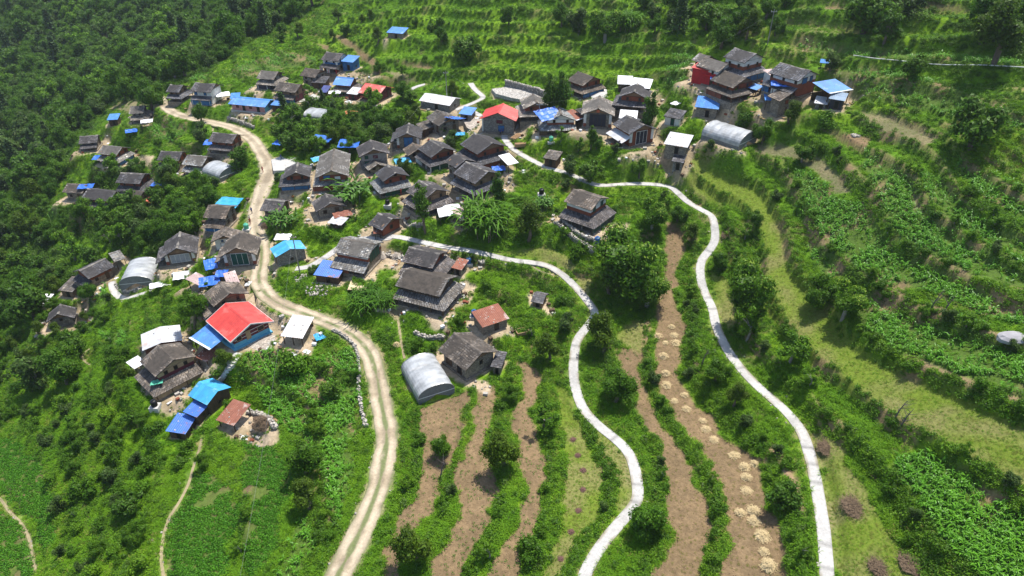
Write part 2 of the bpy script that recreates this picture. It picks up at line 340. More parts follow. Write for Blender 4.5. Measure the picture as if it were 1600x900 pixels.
# ------------------------------------------------------------------ materials
MATS = {}
def mat(name, c1, c2=None, sc=1.0, rough=.85, bump=.3, tone=False, kind='noise', metal=0.0, spec=.3, c3=None, bdist=.05, stretch=None):
    if name in MATS: return MATS[name]
    m = bpy.data.materials.new(name); m.use_nodes = True; nt = m.node_tree; N = nt.nodes; L = nt.links
    b = N['Principled BSDF']; b.inputs['Roughness'].default_value = rough; b.inputs['Metallic'].default_value = metal
    b.inputs['Specular IOR Level'].default_value = spec
    c2 = c2 or tuple(v * .6 for v in c1)
    tc = N.new('ShaderNodeTexCoord'); mp = N.new('ShaderNodeMapping'); L.new(tc.outputs['Object'], mp.inputs[0])
    if stretch: mp.inputs['Scale'].default_value = stretch
    no = N.new('ShaderNodeTexNoise'); no.inputs['Scale'].default_value = sc; no.inputs['Detail'].default_value = 6; no.inputs['Roughness'].default_value = .65
    L.new(mp.outputs[0], no.inputs['Vector'])
    ramp = N.new('ShaderNodeValToRGB'); ramp.color_ramp.elements[0].position = .35; ramp.color_ramp.elements[1].position = .65
    ramp.color_ramp.elements[0].color = (*c2, 1); ramp.color_ramp.elements[1].color = (*c1, 1)
    L.new(no.outputs['Fac'], ramp.inputs[0]); col = ramp.outputs[0]; hgt = no.outputs['Fac']
    if kind == 'stone':
        vo = N.new('ShaderNodeTexVoronoi'); vo.inputs['Scale'].default_value = 3.6
        mp2 = N.new('ShaderNodeMapping'); mp2.inputs['Scale'].default_value = (1, 1, 1.9); L.new(tc.outputs['Object'], mp2.inputs[0]); L.new(mp2.outputs[0], vo.inputs['Vector'])
        ve = N.new('ShaderNodeTexVoronoi'); ve.feature = 'DISTANCE_TO_EDGE'; ve.inputs['Scale'].default_value = 3.6; L.new(mp2.outputs[0], ve.inputs['Vector'])
        sep = N.new('ShaderNodeSeparateColor'); L.new(vo.outputs['Color'], sep.inputs[0])
        mr = N.new('ShaderNodeMapRange'); mr.inputs[3].default_value = .62; mr.inputs[4].default_value = 1.3; L.new(sep.outputs[0], mr.inputs[0])
        mu = N.new('ShaderNodeVectorMath'); mu.operation = 'SCALE'; L.new(col, mu.inputs[0]); L.new(mr.outputs[0], mu.inputs['Scale'])
        mr2 = N.new('ShaderNodeMapRange'); mr2.inputs[1].default_value = 0; mr2.inputs[2].default_value = .08; mr2.inputs[3].default_value = .45; mr2.inputs[4].default_value = 1; L.new(ve.outputs['Distance'], mr2.inputs[0])
        mu2 = N.new('ShaderNodeVectorMath'); mu2.operation = 'SCALE'; L.new(mu.outputs[0], mu2.inputs[0]); L.new(mr2.outputs[0], mu2.inputs['Scale'])
        col = mu2.outputs[0]; hgt = mr2.outputs[0]
    if c3:   # large worn patches of a third colour
        n3 = N.new('ShaderNodeTexNoise'); n3.inputs['Scale'].default_value = sc * .35; n3.inputs['Detail'].default_value = 5; n3.inputs['Roughness'].default_value = .7
        L.new(tc.outputs['Object'], n3.inputs['Vector'])
        r3 = N.new('ShaderNodeValToRGB'); r3.color_ramp.elements[0].position = .54; r3.color_ramp.elements[1].position = .62; L.new(n3.outputs['Fac'], r3.inputs[0])
        mx = N.new('ShaderNodeMix'); mx.data_type = 'RGBA'; L.new(r3.outputs[0], mx.inputs[0]); L.new(col, mx.inputs[6]); mx.inputs[7].default_value = (*c3, 1); col = mx.outputs[2]
    if tone:
        at_ = N.new('ShaderNodeAttribute'); at_.attribute_name = 'tone'
        mu = N.new('ShaderNodeMix'); mu.data_type = 'RGBA'; mu.blend_type = 'MULTIPLY'; mu.inputs[0].default_value = 1; L.new(col, mu.inputs[6]); L.new(at_.outputs['Color'], mu.inputs[7]); col = mu.outputs[2]
    L.new(col, b.inputs['Base Color'])
    if bump:
        bp = N.new('ShaderNodeBump'); bp.inputs['Strength'].default_value = bump; bp.inputs['Distance'].default_value = bdist; L.new(hgt, bp.inputs['Height']); L.new(bp.outputs[0], b.inputs['Normal'])
    MATS[name] = m; return m
SLATE = mat('slate', (.115,.110,.112), (.055,.052,.055), 1.2, .8, .4, tone=True)
SLATEB = mat('slate_brown', (.165,.142,.12), (.085,.075,.066), 1.2, .85, .4, tone=True)
SLATEL = mat('slate_pale', (.25,.24,.22), (.14,.13,.12), 1.0, .85, .4, tone=True)
STONE = mat('stone_wall', (.30,.255,.20), (.20,.17,.135), 1.5, .9, .8, kind='stone')
STONEG = mat('grey_stone_wall', (.27,.255,.235), (.17,.16,.145), 1.5, .9, .8, kind='stone')
MUDR = mat('red_mud', (.25,.075,.040), (.17,.055,.032), .9, .95, .2)
MUDB = mat('brown_mud', (.26,.165,.10), (.17,.105,.065), .9, .95, .2)
MUDY = mat('ochre_mud', (.42,.30,.17), (.30,.21,.12), .9, .95, .2)
WHITE = mat('whitewash', (.72,.71,.68), (.55,.53,.49), .8, .9, .2)
REDP = mat('red_paint', (.50,.018,.025), (.36,.014,.02), .8, .7, .1)
BLUEP = mat('blue_paint', (.035,.15,.34), (.02,.09,.22), 1.2, .7, .1)
CYANP = mat('light_blue_paint', (.12,.40,.56), (.09,.32,.46), .8, .7, .1)
MAROON = mat('maroon_paint', (.13,.025,.035), (.09,.02,.028), .8, .7, .1)
PINK = mat('pink_wall', (.50,.27,.27), (.38,.2,.2), .8, .85, .1)
GREENP = mat('green_paint', (.012,.085,.06), (.008,.05,.038), 1.0, .6, .1)
DARKP = mat('dark_shutter', (.035,.037,.055), (.02,.02,.03), 1.0, .6, .1)
GREYP = mat('grey_shutter', (.33,.35,.38), (.24,.26,.29), 1.0, .5, .1)
WOOD = mat('dark_wood', (.12,.075,.045), (.06,.038,.025), 2.0, .85, .4, stretch=(1,1,.3))
WOODP = mat('pale_wood', (.40,.25,.13), (.28,.17,.09), 2.0, .8, .3)
GLASSD = mat('dark_opening', (.012,.012,.014), (.008,.008,.01), 1.0, .35, 0)
TINB = mat('blue_tin', (.05,.22,.56), (.05,.16,.42), 1.1, .5, .2, tone=True, spec=.4, c3=(.16,.30,.50))
TINDB = mat('worn_blue_tin', (.04,.15,.52), (.03,.12,.42), .8, .5, .1, tone=True, spec=.4, c3=(.22,.10,.06))
TINT = mat('turquoise_tin', (.05,.36,.62), (.05,.27,.50), 1.1, .5, .2, tone=True, spec=.4, c3=(.18,.42,.58))
TINR = mat('red_tin', (.62,.07,.055), (.50,.05,.045), .9, .5, .2, tone=True, spec=.35, c3=(.60,.12,.10))
TINRU = mat('rusty_tin', (.27,.105,.065), (.20,.07,.045), 1.0, .7, .2, tone=True, c3=(.42,.32,.28))
TINS = mat('silver_tin', (.55,.56,.58), (.42,.42,.43), 1.2, .45, .1, tone=True, spec=.5, c3=(.45,.36,.32))
TINW = mat('white_sheet', (.78,.78,.78), (.66,.66,.68), 1.0, .5, .1, tone=True)
TINP = mat('pinkish_sheet', (.50,.38,.36), (.40,.28,.26), 1.0, .6, .1, tone=True, c3=(.6,.58,.56))
TARPB = mat('blue_tarpaulin', (.035,.16,.60), (.025,.11,.46), 1.2, .45, .4, spec=.4)
TARPT = mat('turquoise_tarpaulin', (.05,.36,.62), (.04,.28,.5), 1.2, .45, .4)
TARPG = mat('green_tarpaulin', (.10,.45,.30), (.08,.36,.24), 1.2, .5, .4)
TARPO = mat('orange_tarpaulin', (.62,.16,.08), (.5,.12,.07), 1.2, .6, .4)
CONC = mat('concrete', (.52,.50,.47), (.40,.385,.36), 1.0, .9, .2)
PAVE = mat('stone_paving', (.48,.42,.35), (.36,.31,.26), 1.0, .9, .4, kind='stone')
HAY = mat('straw', (.62,.45,.22), (.44,.30,.13), 3.0, .95, .5)
HAYW = mat('bleached_straw', (.55,.48,.40), (.42,.36,.30), 3.0, .95, .5)
BRUSHW = mat('brushwood', (.155,.108,.066), (.10,.070,.045), 3.0, .95, .5, tone=True)
PLASTICK = mat('black_plastic', (.015,.015,.017), None, 1, .4, 0)
PLASTICB = mat('blue_plastic', (.03,.14,.40), None, 1, .4, 0)
ROCK = mat('pale_rock', (.50,.47,.42), (.34,.31,.28), 2.0, .9, .6)
DUNG = mat('dry_dung', (.16,.085,.07), (.10,.055,.045), 3.0, .95, .6)
METAL = mat('galvanised_metal', (.35,.35,.35), None, 2, .4, 0, metal=.6)
def plastic_film():
    m = bpy.data.materials.new('greenhouse_film'); m.use_nodes = True; nt = m.node_tree; N = nt.nodes; L = nt.links
    b = N['Principled BSDF']; b.inputs['Roughness'].default_value = .35
    tc = N.new('ShaderNodeTexCoord'); no = N.new('ShaderNodeTexNoise'); no.inputs['Scale'].default_value = .9; no.inputs['Detail'].default_value = 7
    mp = N.new('ShaderNodeMapping'); mp.inputs['Scale'].default_value = (1, .35, 1); L.new(tc.outputs['Object'], mp.inputs[0]); L.new(mp.outputs[0], no.inputs['Vector'])
    r = N.new('ShaderNodeValToRGB'); r.color_ramp.elements[0].position = .34; r.color_ramp.elements[0].color = (.27,.28,.285,1); r.color_ramp.elements[1].position = .62; r.color_ramp.elements[1].color = (.47,.485,.495,1)
    L.new(no.outputs[0], r.inputs[0]); L.new(r.outputs[0], b.inputs['Base Color'])
    bp = N.new('ShaderNodeBump'); bp.inputs['Strength'].default_value = .5; bp.inputs['Distance'].default_value = .1; L.new(no.outputs[0], bp.inputs['Height']); L.new(bp.outputs[0], b.inputs['Normal'])
    tr = N.new('ShaderNodeBsdfTransparent'); mx = N.new('ShaderNodeMixShader'); mx.inputs[0].default_value = .12
    L.new(b.outputs[0], mx.inputs[1]); L.new(tr.outputs[0], mx.inputs[2]); L.new(mx.outputs[0], N['Material Output'].inputs[0]); return m
FILM = plastic_film()

# ------------------------------------------------------------------ mesh helpers
class MB:
    def __init__(s): s.v = []; s.f = []; s.t = []
    def quad(s, a, b, c, d, tone=(1, 1, 1)):
        i = len(s.v); s.v += [tuple(a), tuple(b), tuple(c), tuple(d)]; s.f.append((i, i + 1, i + 2, i + 3)); s.t.append(tone)
    def tri(s, a, b, c, tone=(1, 1, 1)):
        i = len(s.v); s.v += [tuple(a), tuple(b), tuple(c)]; s.f.append((i, i + 1, i + 2)); s.t.append(tone)
    def box(s, x0, x1, y0, y1, z0, z1, tone=(1, 1, 1)):
        i = len(s.v)
        s.v += [(x0,y0,z0),(x1,y0,z0),(x1,y1,z0),(x0,y1,z0),(x0,y0,z1),(x1,y0,z1),(x1,y1,z1),(x0,y1,z1)]
        for q in ((0,3,2,1),(4,5,6,7),(0,1,5,4),(1,2,6,5),(2,3,7,6),(3,0,4,7)): s.f.append(tuple(i + k for k in q)); s.t.append(tone)
    def hexa(s, P, tone=(1, 1, 1)):      # 4 bottom points then 4 top points
        i = len(s.v); s.v += [tuple(p) for p in P]
        for q in ((0,3,2,1),(4,5,6,7),(0,1,5,4),(1,2,6,5),(2,3,7,6),(3,0,4,7)): s.f.append(tuple(i + k for k in q)); s.t.append(tone)
    def tube(s, pts, rad, n=6, tone=(1, 1, 1), cap=True):
        pts = [Vector(p) for p in pts]; rad = rad if hasattr(rad, '__len__') else [rad] * len(pts); i0 = len(s.v)
        for k, p in enumerate(pts):
            d = (pts[min(k + 1, len(pts) - 1)] - pts[max(k - 1, 0)]).normalized()
            a = d.orthogonal().normalized() if k == 0 else (a - d * a.dot(d)).normalized()
            b = d.cross(a)
            for j in range(n):
                w = 2 * math.pi * j / n; s.v.append(tuple(p + (a * math.cos(w) + b * math.sin(w)) * rad[k]))
        for k in range(len(pts) - 1):
            for j in range(n):
                s.f.append((i0 + k * n + j, i0 + k * n + (j + 1) % n, i0 + (k + 1) * n + (j + 1) % n, i0 + (k + 1) * n + j)); s.t.append(tone)
        if cap:
            s.f.append(tuple(i0 + j for j in range(n))[::-1]); s.t.append(tone)
            s.f.append(tuple(i0 + (len(pts) - 1) * n + j for j in range(n))); s.t.append(tone)
    def mesh(s, name, m):
        me = bpy.data.meshes.new(name); me.from_pydata(s.v, [], s.f)
        ca = me.color_attributes.new('tone', 'FLOAT_COLOR', 'CORNER')
        cnt = np.array([len(f) for f in s.f]); t = np.array([(*c, 1.0) for c in s.t], np.float32)
        ca.data.foreach_set('color', np.repeat(t, cnt, axis=0).ravel()) if len(s.f) else None
        me.materials.append(m); me.update(); return me
    def build(s, name, m, parent=None):
        return link(name, s.mesh(name, m), parent)
def link(name, me, parent=None):
    o = bpy.data.objects.new(name, me); COL.objects.link(o)
    if parent is not None: o.parent = parent
    return o
def thing(name, label, cat, loc, rz=0.0, group=None):
    o = bpy.data.objects.new(name, None); COL.objects.link(o); o.empty_display_size = .5
    o.location = loc; o.rotation_euler = (0, 0, rz); o['label'] = label; o['category'] = cat
    if group: o['group'] = group
    return o
def tag(o, label, cat, group=None, kind=None):
    if label: o['label'] = label
    if cat: o['category'] = cat
    if group: o['group'] = group
    if kind: o['kind'] = kind
    return o
def copy_tree(o, parent=None):
    c = o.copy(); COL.objects.link(c); c.parent = parent
    for ch in o.children: copy_tree(ch, c)
    return c
RR = random.Random(11)
def V3(*a): return Vector(a)
def stone_mesh(b, p, s, rr):
    n = 5; top = []; bot = []
    a0 = rr.random() * 6
    for i in range(n):
        w = a0 + 2 * math.pi * i / n; r = s * rr.uniform(.75, 1.15); bot.append(len(b.v)); b.v.append((p[0] + r * math.cos(w), p[1] + r * math.sin(w), p[2] - s * .3))
    for i in range(n):
        w = a0 + 2 * math.pi * i / n; r = s * rr.uniform(.5, .85); top.append(len(b.v)); b.v.append((p[0] + r * math.cos(w), p[1] + r * math.sin(w), p[2] + s * rr.uniform(.55, .9)))
    t = rr.uniform(.7, 1.25); tn = (t, t * .98, t * .95)
    for i in range(n): b.f.append((bot[i], bot[(i + 1) % n], top[(i + 1) % n], top[i])); b.t.append(tn)
    b.f.append(tuple(top)); b.t.append(tn)
ROCKT = mat('wall_stone', (.46,.43,.38), (.30,.275,.24), 2.0, .9, .6, tone=True)
HOUSE_TONE = [(1, 1, 1)]
def slates(mb, e0, e1, r1, r0, sw=.55, sh=.42, lift=.05):
    """e0-e1 eave, r0-r1 upper edge; overlapping uneven slates on a closed thin slab"""
    e0, e1, r1, r0 = map(Vector, (e0, e1, r1, r0))
    n = (e1 - e0).cross(r0 - e0).normalized()
    if n.z < 0: n = -n
    th = n * .10
    mb.hexa([e0 - th, e1 - th, r1 - th, r0 - th, e0, e1, r1, r0], (.5, .48, .46))
    hs_ = HOUSE_TONE[0]; hgt = ((r0 + r1) / 2 - (e0 + e1) / 2).length; nr = max(2, round(hgt / sh)); blotch = RR.random() * 9
    for i in range(nr):
        a0, a1 = i / nr, min(1.0, (i + 1.18) / nr)
        L0, L1 = e0.lerp(r0, a0), e1.lerp(r1, a0); U0, U1 = e0.lerp(r0, a1), e1.lerp(r1, a1)
        nc = max(1, round((L1 - L0).length / sw)); x = RR.random() * .4
        ts = [0] + [min(1, max(0, (k + RR.uniform(-.22, .22)) / nc)) for k in range(1, nc)] + [1]
        for k in range(nc):
            t0, t1 = ts[k] + .008, ts[k + 1] - .008
            lf = lift * RR.uniform(.7, 1.7); dr = RR.uniform(-.05, .05)
            A, B = L0.lerp(L1, t0), L0.lerp(L1, t1); C, D = U0.lerp(U1, t1), U0.lerp(U1, t0)
            dn = (A - D) * dr; A = A + dn; B = B + dn + (A - D) * RR.uniform(-.04, .04)
            g = RR.gauss(1, .22) + .22 * math.sin(blotch + k * .45 + i * .6); g = max(.5, min(1.75, g))
            if RR.random() < .03: g *= 1.7
            wv = RR.uniform(-.05, .05); tn = (g * (1 + wv) * hs_[0], g * hs_[1], g * (1 - wv * 1.4) * hs_[2])
            A1, B1 = A + n * lf, B + n * lf; C1, D1 = C + n * .012, D + n * .012
            mb.quad(A1, B1, C1, D1, tn); mb.quad(A, B, B1, A1, tuple(v * .7 for v in tn))
def tin(mb, e0, e1, r1, r0, rib=.34, amp=.05, vary=.06):
    e0, e1, r1, r0 = map(Vector, (e0, e1, r1, r0)); n = (e1 - e0).cross(r0 - e0).normalized()
    if n.z < 0: n = -n
    w = ((e1 - e0).length + (r1 - r0).length) / 2; nc = max(4, int(w / rib) * 2); rows = max(1, round((r0 - e0).length / 2.4)); sheet = {}
    for j in range(rows):
        for k in range(nc):
            t0, t1 = k / nc, (k + 1) / nc; o0, o1 = n * (amp if k % 2 else 0), n * (0 if k % 2 else amp)
            a0, a1 = j / rows, (j + 1) / rows
            key = (int(k * w / nc / .95), j); g = sheet.setdefault(key, 1 + RR.uniform(-vary, vary) * 2)
            up = n * (.015 * j)
            A = e0.lerp(r0, a0).lerp(e1.lerp(r1, a0), t0) + o0 + up; B = e0.lerp(r0, a0).lerp(e1.lerp(r1, a0), t1) + o1 + up
            C = e0.lerp(r0, a1).lerp(e1.lerp(r1, a1), t1) + o1 + up; D = e0.lerp(r0, a1).lerp(e1.lerp(r1, a1), t0) + o0 + up
            mb.quad(A, B, C, D, (g, g, g)); q = n * .03
            if j == 0: mb.quad(A - q, B - q, B, A, (g * .8,) * 3)
            if j == rows - 1: mb.quad(D, C, C - q, D - q, (g * .8,) * 3)
    q = n * .03; mb.quad(r0 - q, r1 - q, e1 - q, e0 - q, (.7, .7, .7))
WINC = {}
def weights(parent, L, W, zf, n, seed):
    rr = random.Random(seed); b = MB()
    for _ in range(n):
        x, y = rr.uniform(-.46, .46) * L, rr.uniform(-.46, .46) * W; stone_mesh(b, (x, y, zf(y) + .1), rr.uniform(.10, .2), rr)
    o = b.build('weight_stones', ROCKT, parent); o['kind'] = 'stuff'
def window(parent, mx, w, h, m=None, frame=None, name='window'):
    m = m or GLASSD; frame = frame or WOOD; k = (name, round(w, 2), round(h, 2), m.name, frame.name)
    if k not in WINC:
        p = MB(); p.box(-w/2 + .07, w/2 - .07, -.035, .02, .07, h - .07)
        f = MB(); f.box(-w/2, -w/2 + .07, -.07, .02, 0, h); f.box(w/2 - .07, w/2, -.07, .02, 0, h); f.box(-w/2 + .07, w/2 - .07, -.07, .02, 0, .07); f.box(-w/2 + .07, w/2 - .07, -.07, .02, h - .07, h)
        if w > 2: 
            for q in np.linspace(-w/2, w/2, int(w / .9) + 1)[1:-1]: f.box(q - .03, q + .03, -.06, -.036, .07, h - .07)
        WINC[k] = (p.mesh(name, m), f.mesh('frame', frame))
    a, b = WINC[k]; o = link(name, a, parent); o.matrix_local = mx; link('frame', b, o); return o
def side_mx(side, u, z, L, W, out=0.0):
    """matrix on a wall; u runs along the wall to the right seen from outside"""
    if side == 'S': return Matrix.Translation((u, -W/2 - out, z))
    if side == 'N': return Matrix.Translation((-u, W/2 + out, z)) @ Matrix.Rotation(math.pi, 4, 'Z')
    if side == 'E': return Matrix.Translation((L/2 + out, u, z)) @ Matrix.Rotation(math.pi/2, 4, 'Z')
    return Matrix.Translation((-L/2 - out, -u, z)) @ Matrix.Rotation(-math.pi/2, 4, 'Z')
def place(p1, p2, hr):
    """ridge end pixels -> centre, heading, ridge length on the ground"""
    c = at((p1[0] + p2[0]) / 2, (p1[1] + p2[1]) / 2, hr); z = c.z
    a = on_plane(*p1, z + hr); b = on_plane(*p2, z + hr)
    d = Vector((b[0] - a[0], b[1] - a[1]))
    return (a[0] + b[0]) / 2, (a[1] + b[1]) / 2, z, math.atan2(d.y, d.x), d.length
JOBS = []
def house(label, p1, p2, W, **k):
    if 'rise' not in k: k['rise'] = W * .93 * k.get('rk', .19)
    if k.get('h2', 2.0): k['h2'] = k.get('h2', 2.0) * (.98 if 'up2' in k else .86)
    if 'up2' in k: k['ov'] = .5
    k['h1'] = k.get('h1', 2.3) * .92 if k.get('h2', 2.0) else k.get('h1', 2.3)
    hr = k['h1'] + (k.get('h2', 2.0) or 0) + k['rise']
    x, y, z, rz, L = place(p1, p2, hr); k['L'] = min(max(L, 3.0), k.get('Lmax', 13))
    PADS.append((x, y, rz, k['L'] + 1.5, W + 1.5, z, k.get('yard', 1.5))); JOBS.append((build_house, label, (x, y, z), rz, W, k))
def build_house(label, loc, rz, W, k):
    W = W * .93; W0 = W; q_ = RR.uniform(.78, 1.3); v_ = RR.uniform(-.07, .1); HOUSE_TONE[0] = (q_ * (1 + v_), q_, q_ * (1 - v_))
    ov = k.get('ov', .7); L = k['L'] - 2 * ov * .6; W = W - ov * 1.2; h1 = k.get('h1', 2.3); h2 = k.get('h2', 2.0) or 0; rise = k.get('rise', W0 * .23)
    sk = k.get('sk', 'SE'); sd = k.get('sd', 1.9); roof = k.get('roof', 'slate'); rm = k.get('rm') or RR.choice([SLATE, SLATE, SLATE, SLATEB, SLATEB, SLATEL])
    lo = k.get('lo', STONE); up = k.get('up', MUDR); up2 = k.get('up2'); gab = k.get('gab', MUDB)
    T = thing('house', label, k.get('cat', 'house'), loc, rz, k.get('group', 'houses of the hill village'))
    # plinth / terrace wall
    e = sd * .85
    px0 = -L/2 - (e if 'W' in sk else .35); px1 = L/2 + (e if 'E' in sk else .35); py0 = -W/2 - (e if 'S' in sk else .35); py1 = W/2 + (e if 'N' in sk else .35)
    b = MB(); b.box(px0, px1, py0, py1, -3.2, .28); b.build('plinth', k.get('pl', STONE), T)
    b = MB(); b.box(-L/2, L/2, -W/2, W/2, .27, h1 - (0 if h2 else .12)); b.build('wall', lo, T)
    for s_, m_ in k.get('paint', {}).items():      # a painted face on one side of the lower wall
        b = MB(); q = .02
        if s_ == 'S': b.box(-L/2, L/2, -W/2 - q, -W/2 + .01, .28, h1 - .02)
        if s_ == 'E': b.box(L/2 - .01, L/2 + q, -W/2, W/2, .28, h1 - .02)
        if s_ == 'W': b.box(-L/2 - q, -L/2 + .01, -W/2, W/2, .28, h1 - .02)
        b.build('painted_face', m_, T)
    H = h1 + h2
    if h2:
        if up2:
            b = MB(); b.box(-L/2 - .004, L/2 + .004, -W/2 - .004, W/2 + .004, h1, h1 + h2 * .45); b.build('band', up, T)
            b = MB(); b.box(-L/2, L/2, -W/2, W/2, h1 + h2 * .45, H - .12); b.build('upper_wall', up2, T)
        else:
            b = MB(); b.box(-L/2 - .004, L/2 + .004, -W/2 - .004, W/2 + .004, h1, H - .12); b.build('upper_wall', up, T)
    for s_ in (-1, 1):
        g = MB(); x0, x1 = (s_ * L/2, s_ * (L/2 - .3)); A = (x0, -W/2, H); B_ = (x0, W/2, H); C = (x0, 0, H + rise * .93); A2, B2, C2 = [(x1, q[1], q[2]) for q in (A, B_, C)]
        i = 0; g.v = [A, B_, C, A2, B2, C2]; g.f = [(0, 1, 2), (3, 5, 4), (0, 2, 5, 3), (1, 4, 5, 2), (0, 3, 4, 1)]; g.t = [(1, 1, 1)] * 5
        g.build('gable', up2 if up2 else gab, T)
    # main roof
    r = MB(); hl, hw = L/2 + ov, W/2 + ov; ez = H - ov * rise / (W/2) + .02; rz_ = H + rise; rl = hl
    rid0, rid1 = (-rl, 0, rz_), (rl, 0, rz_)
    if roof == 'slate':
        slates(r, (-hl, -hw, ez), (hl, -hw, ez), rid1, rid0); slates(r, (hl, hw, ez), (-hl, hw, ez), rid0, rid1)
        c = MB()
        n = max(3, int(2 * rl / .7))
        for i in range(n):
            a0 = -rl + 2 * rl * i / n; a1 = -rl + 2 * rl * (i + 1) / n; t = RR.uniform(.55, 1.35); zz = rz_ + .06 + RR.uniform(0, .05)
            c.hexa([(a0, -.28, zz - .14), (a1, -.28, zz - .14), (a1, .28, zz - .14), (a0, .28, zz - .14), (a0, -.12, zz), (a1, -.12, zz), (a1, .12, zz), (a0, .12, zz)], (t, t * .97, t * .93))
        sg = RR.uniform(.06, .24); ph = RR.uniform(0, 6)
        for q_ in (r, c): q_.v = [(x, y, z - sg * max(0, 1 - (x / hl) ** 2) * (1 - .6 * abs(y) / hw) + .035 * math.sin(x * 1.3 + ph)) for x, y, z in q_.v]
        ro = r.build('roof', rm, T); c.build('ridge', SLATEL if rm is SLATE else SLATEB, ro)
    else:
        tin(r, (-hl, -hw, ez), (hl, -hw, ez), rid1, rid0); tin(r, (hl, hw, ez), (-hl, hw, ez), rid0, rid1)
        ro = r.build('roof', rm, T)
        c = MB(); c.hexa([(-rl, -.3, rz_ - .05), (rl, -.3, rz_ - .05), (rl, .3, rz_ - .05), (-rl, .3, rz_ - .05), (-rl, -.05, rz_ + .08), (rl, -.05, rz_ + .08), (rl, .05, rz_ + .08), (-rl, .05, rz_ + .08)]); c.build('ridge', rm, ro)
        if k.get('trim'):
            for s_ in (-1, 1):
                c = MB()
                for q in (-1, 1): c.hexa([(s_ * hl, q * hw, ez - .2), (s_ * (hl + .08), q * hw, ez - .2), (s_ * (hl + .08), 0, rz_ - .2), (s_ * hl, 0, rz_ - .2), (s_ * hl, q * hw, ez + .06), (s_ * (hl + .08), q * hw, ez + .06), (s_ * (hl + .08), 0, rz_ + .06), (s_ * hl, 0, rz_ + .06)])
                c.build('bargeboard', WHITE, ro)
            for s_ in (-1, 1):
                c = MB(); c.box(-hl, hl, s_ * hw - .05, s_ * hw + .05, ez - .15, ez + .03); c.build('gutter', WHITE, ro)
    # skirt roofs with mitred corners
    zt = h1 + .12; zb = h1 - sd * .40 + .1; o = sd
    c = {'SW': 'S' in sk and 'W' in sk, 'SE': 'S' in sk and 'E' in sk, 'NE': 'N' in sk and 'E' in sk, 'NW': 'N' in sk and 'W' in sk}
    sm = k.get('sm', rm if roof == 'slate' else SLATE); ty = k.get('sroof', 'slate'); fn = slates if ty == 'slate' else tin
    ex = .45
    segs = {'S': ((-L/2 - (o if c['SW'] else ex), -W/2 - o), (L/2 + (o if c['SE'] else ex), -W/2 - o), (L/2 + (0 if c['SE'] else ex), -W/2), (-L/2 - (0 if c['SW'] else ex), -W/2)),
            'E': ((L/2 + o, -W/2 - (o if c['SE'] else ex)), (L/2 + o, W/2 + (o if c['NE'] else ex)), (L/2, W/2 + (0 if c['NE'] else ex)), (L/2, -W/2 - (0 if c['SE'] else ex))),
            'N': ((L/2 + (o if c['NE'] else ex), W/2 + o), (-L/2 - (o if c['NW'] else ex), W/2 + o), (-L/2 - (0 if c['NW'] else ex), W/2), (L/2 + (0 if c['NE'] else ex), W/2)),
            'W': ((-L/2 - o, W/2 + (o if c['NW'] else ex)), (-L/2 - o, -W/2 - (o if c['SW'] else ex)), (-L/2, -W/2 - (0 if c['SW'] else ex)), (-L/2, W/2 + (0 if c['NW'] else ex)))}
    for s_ in sk:
        q = segs[s_]; r = MB(); fn(r, (*q[0], zb), (*q[1], zb), (*q[2], zt), (*q[3], zt)); r.build('porch_roof', sm, T)
        A, B_ = Vector((*q[0], 0)), Vector((*q[1], 0)); inw = (Vector((*q[3], 0)) - A); inw = Vector((0, 1, 0)) * .45 if s_ == 'S' else Vector((0, -1, 0)) * .45 if s_ == 'N' else Vector((-.45, 0, 0)) if s_ == 'E' else Vector((.45, 0, 0))
        n = max(2, int((B_ - A).length / 2.4))
        for i in range(n + 1):
            P = A.lerp(B_, .06 + .88 * i / n) + inw
            b = MB(); b.box(P.x - .08, P.x + .08, P.y - .08, P.y + .08, .25, zb + .1); b.build('post', k.get('pm', WOOD), T)
        for fr, m_ in k.get('infill', {}).get(s_, []):       # partial porch wall, fraction from/to
            P, Q = A.lerp(B_, fr[0]) + inw, A.lerp(B_, fr[1]) + inw; b = MB()
            b.box(min(P.x, Q.x) - .06, max(P.x, Q.x) + .06, min(P.y, Q.y) - .06, max(P.y, Q.y) + .06, .27, zb - .02); b.build('porch_wall', m_, T)
    # openings
    ops = k.get('ops')
    if ops is None:
        ops = []
        n = max(2, int(L / 2.6))
        for i in range(n):
            u = -L/2 + L * (i + .5) / n
            ops.append(('S', u, .3 if i == n // 2 else 1.0, .9 if i == n // 2 else .8, 1.75 if i == n // 2 else .9, 'door' if i == n // 2 else 'window', k.get('dm', WOOD if i == n // 2 else GLASSD)))
            if h2: ops.append(('S', u, h1 + .55, .6, .8, 'window', GLASSD))
        for i in range(2):
            u = -W/2 + W * (i + .5) / 2
            if h2: ops.append(('E', u, h1 + .55, .6, .8, 'window', GLASSD))
            ops.append(('E', u, .3 if i else 1.0, .85, 1.75 if i else .9, 'door' if i else 'window', k.get('dm', WOOD) if i else GLASSD))
    for (s_, u, z0, w, h, nm, m_) in ops:
        if nm == 'window' and h2 and z0 > 2.4 and not up2: z0 = z0 - .32; h = min(h, .9)
        if z0 + h > H - .05: h = H - .05 - z0
        window(T, side_mx(s_, u, z0, L, W, .025), w, h, m_, k.get('fm', WOOD), nm)
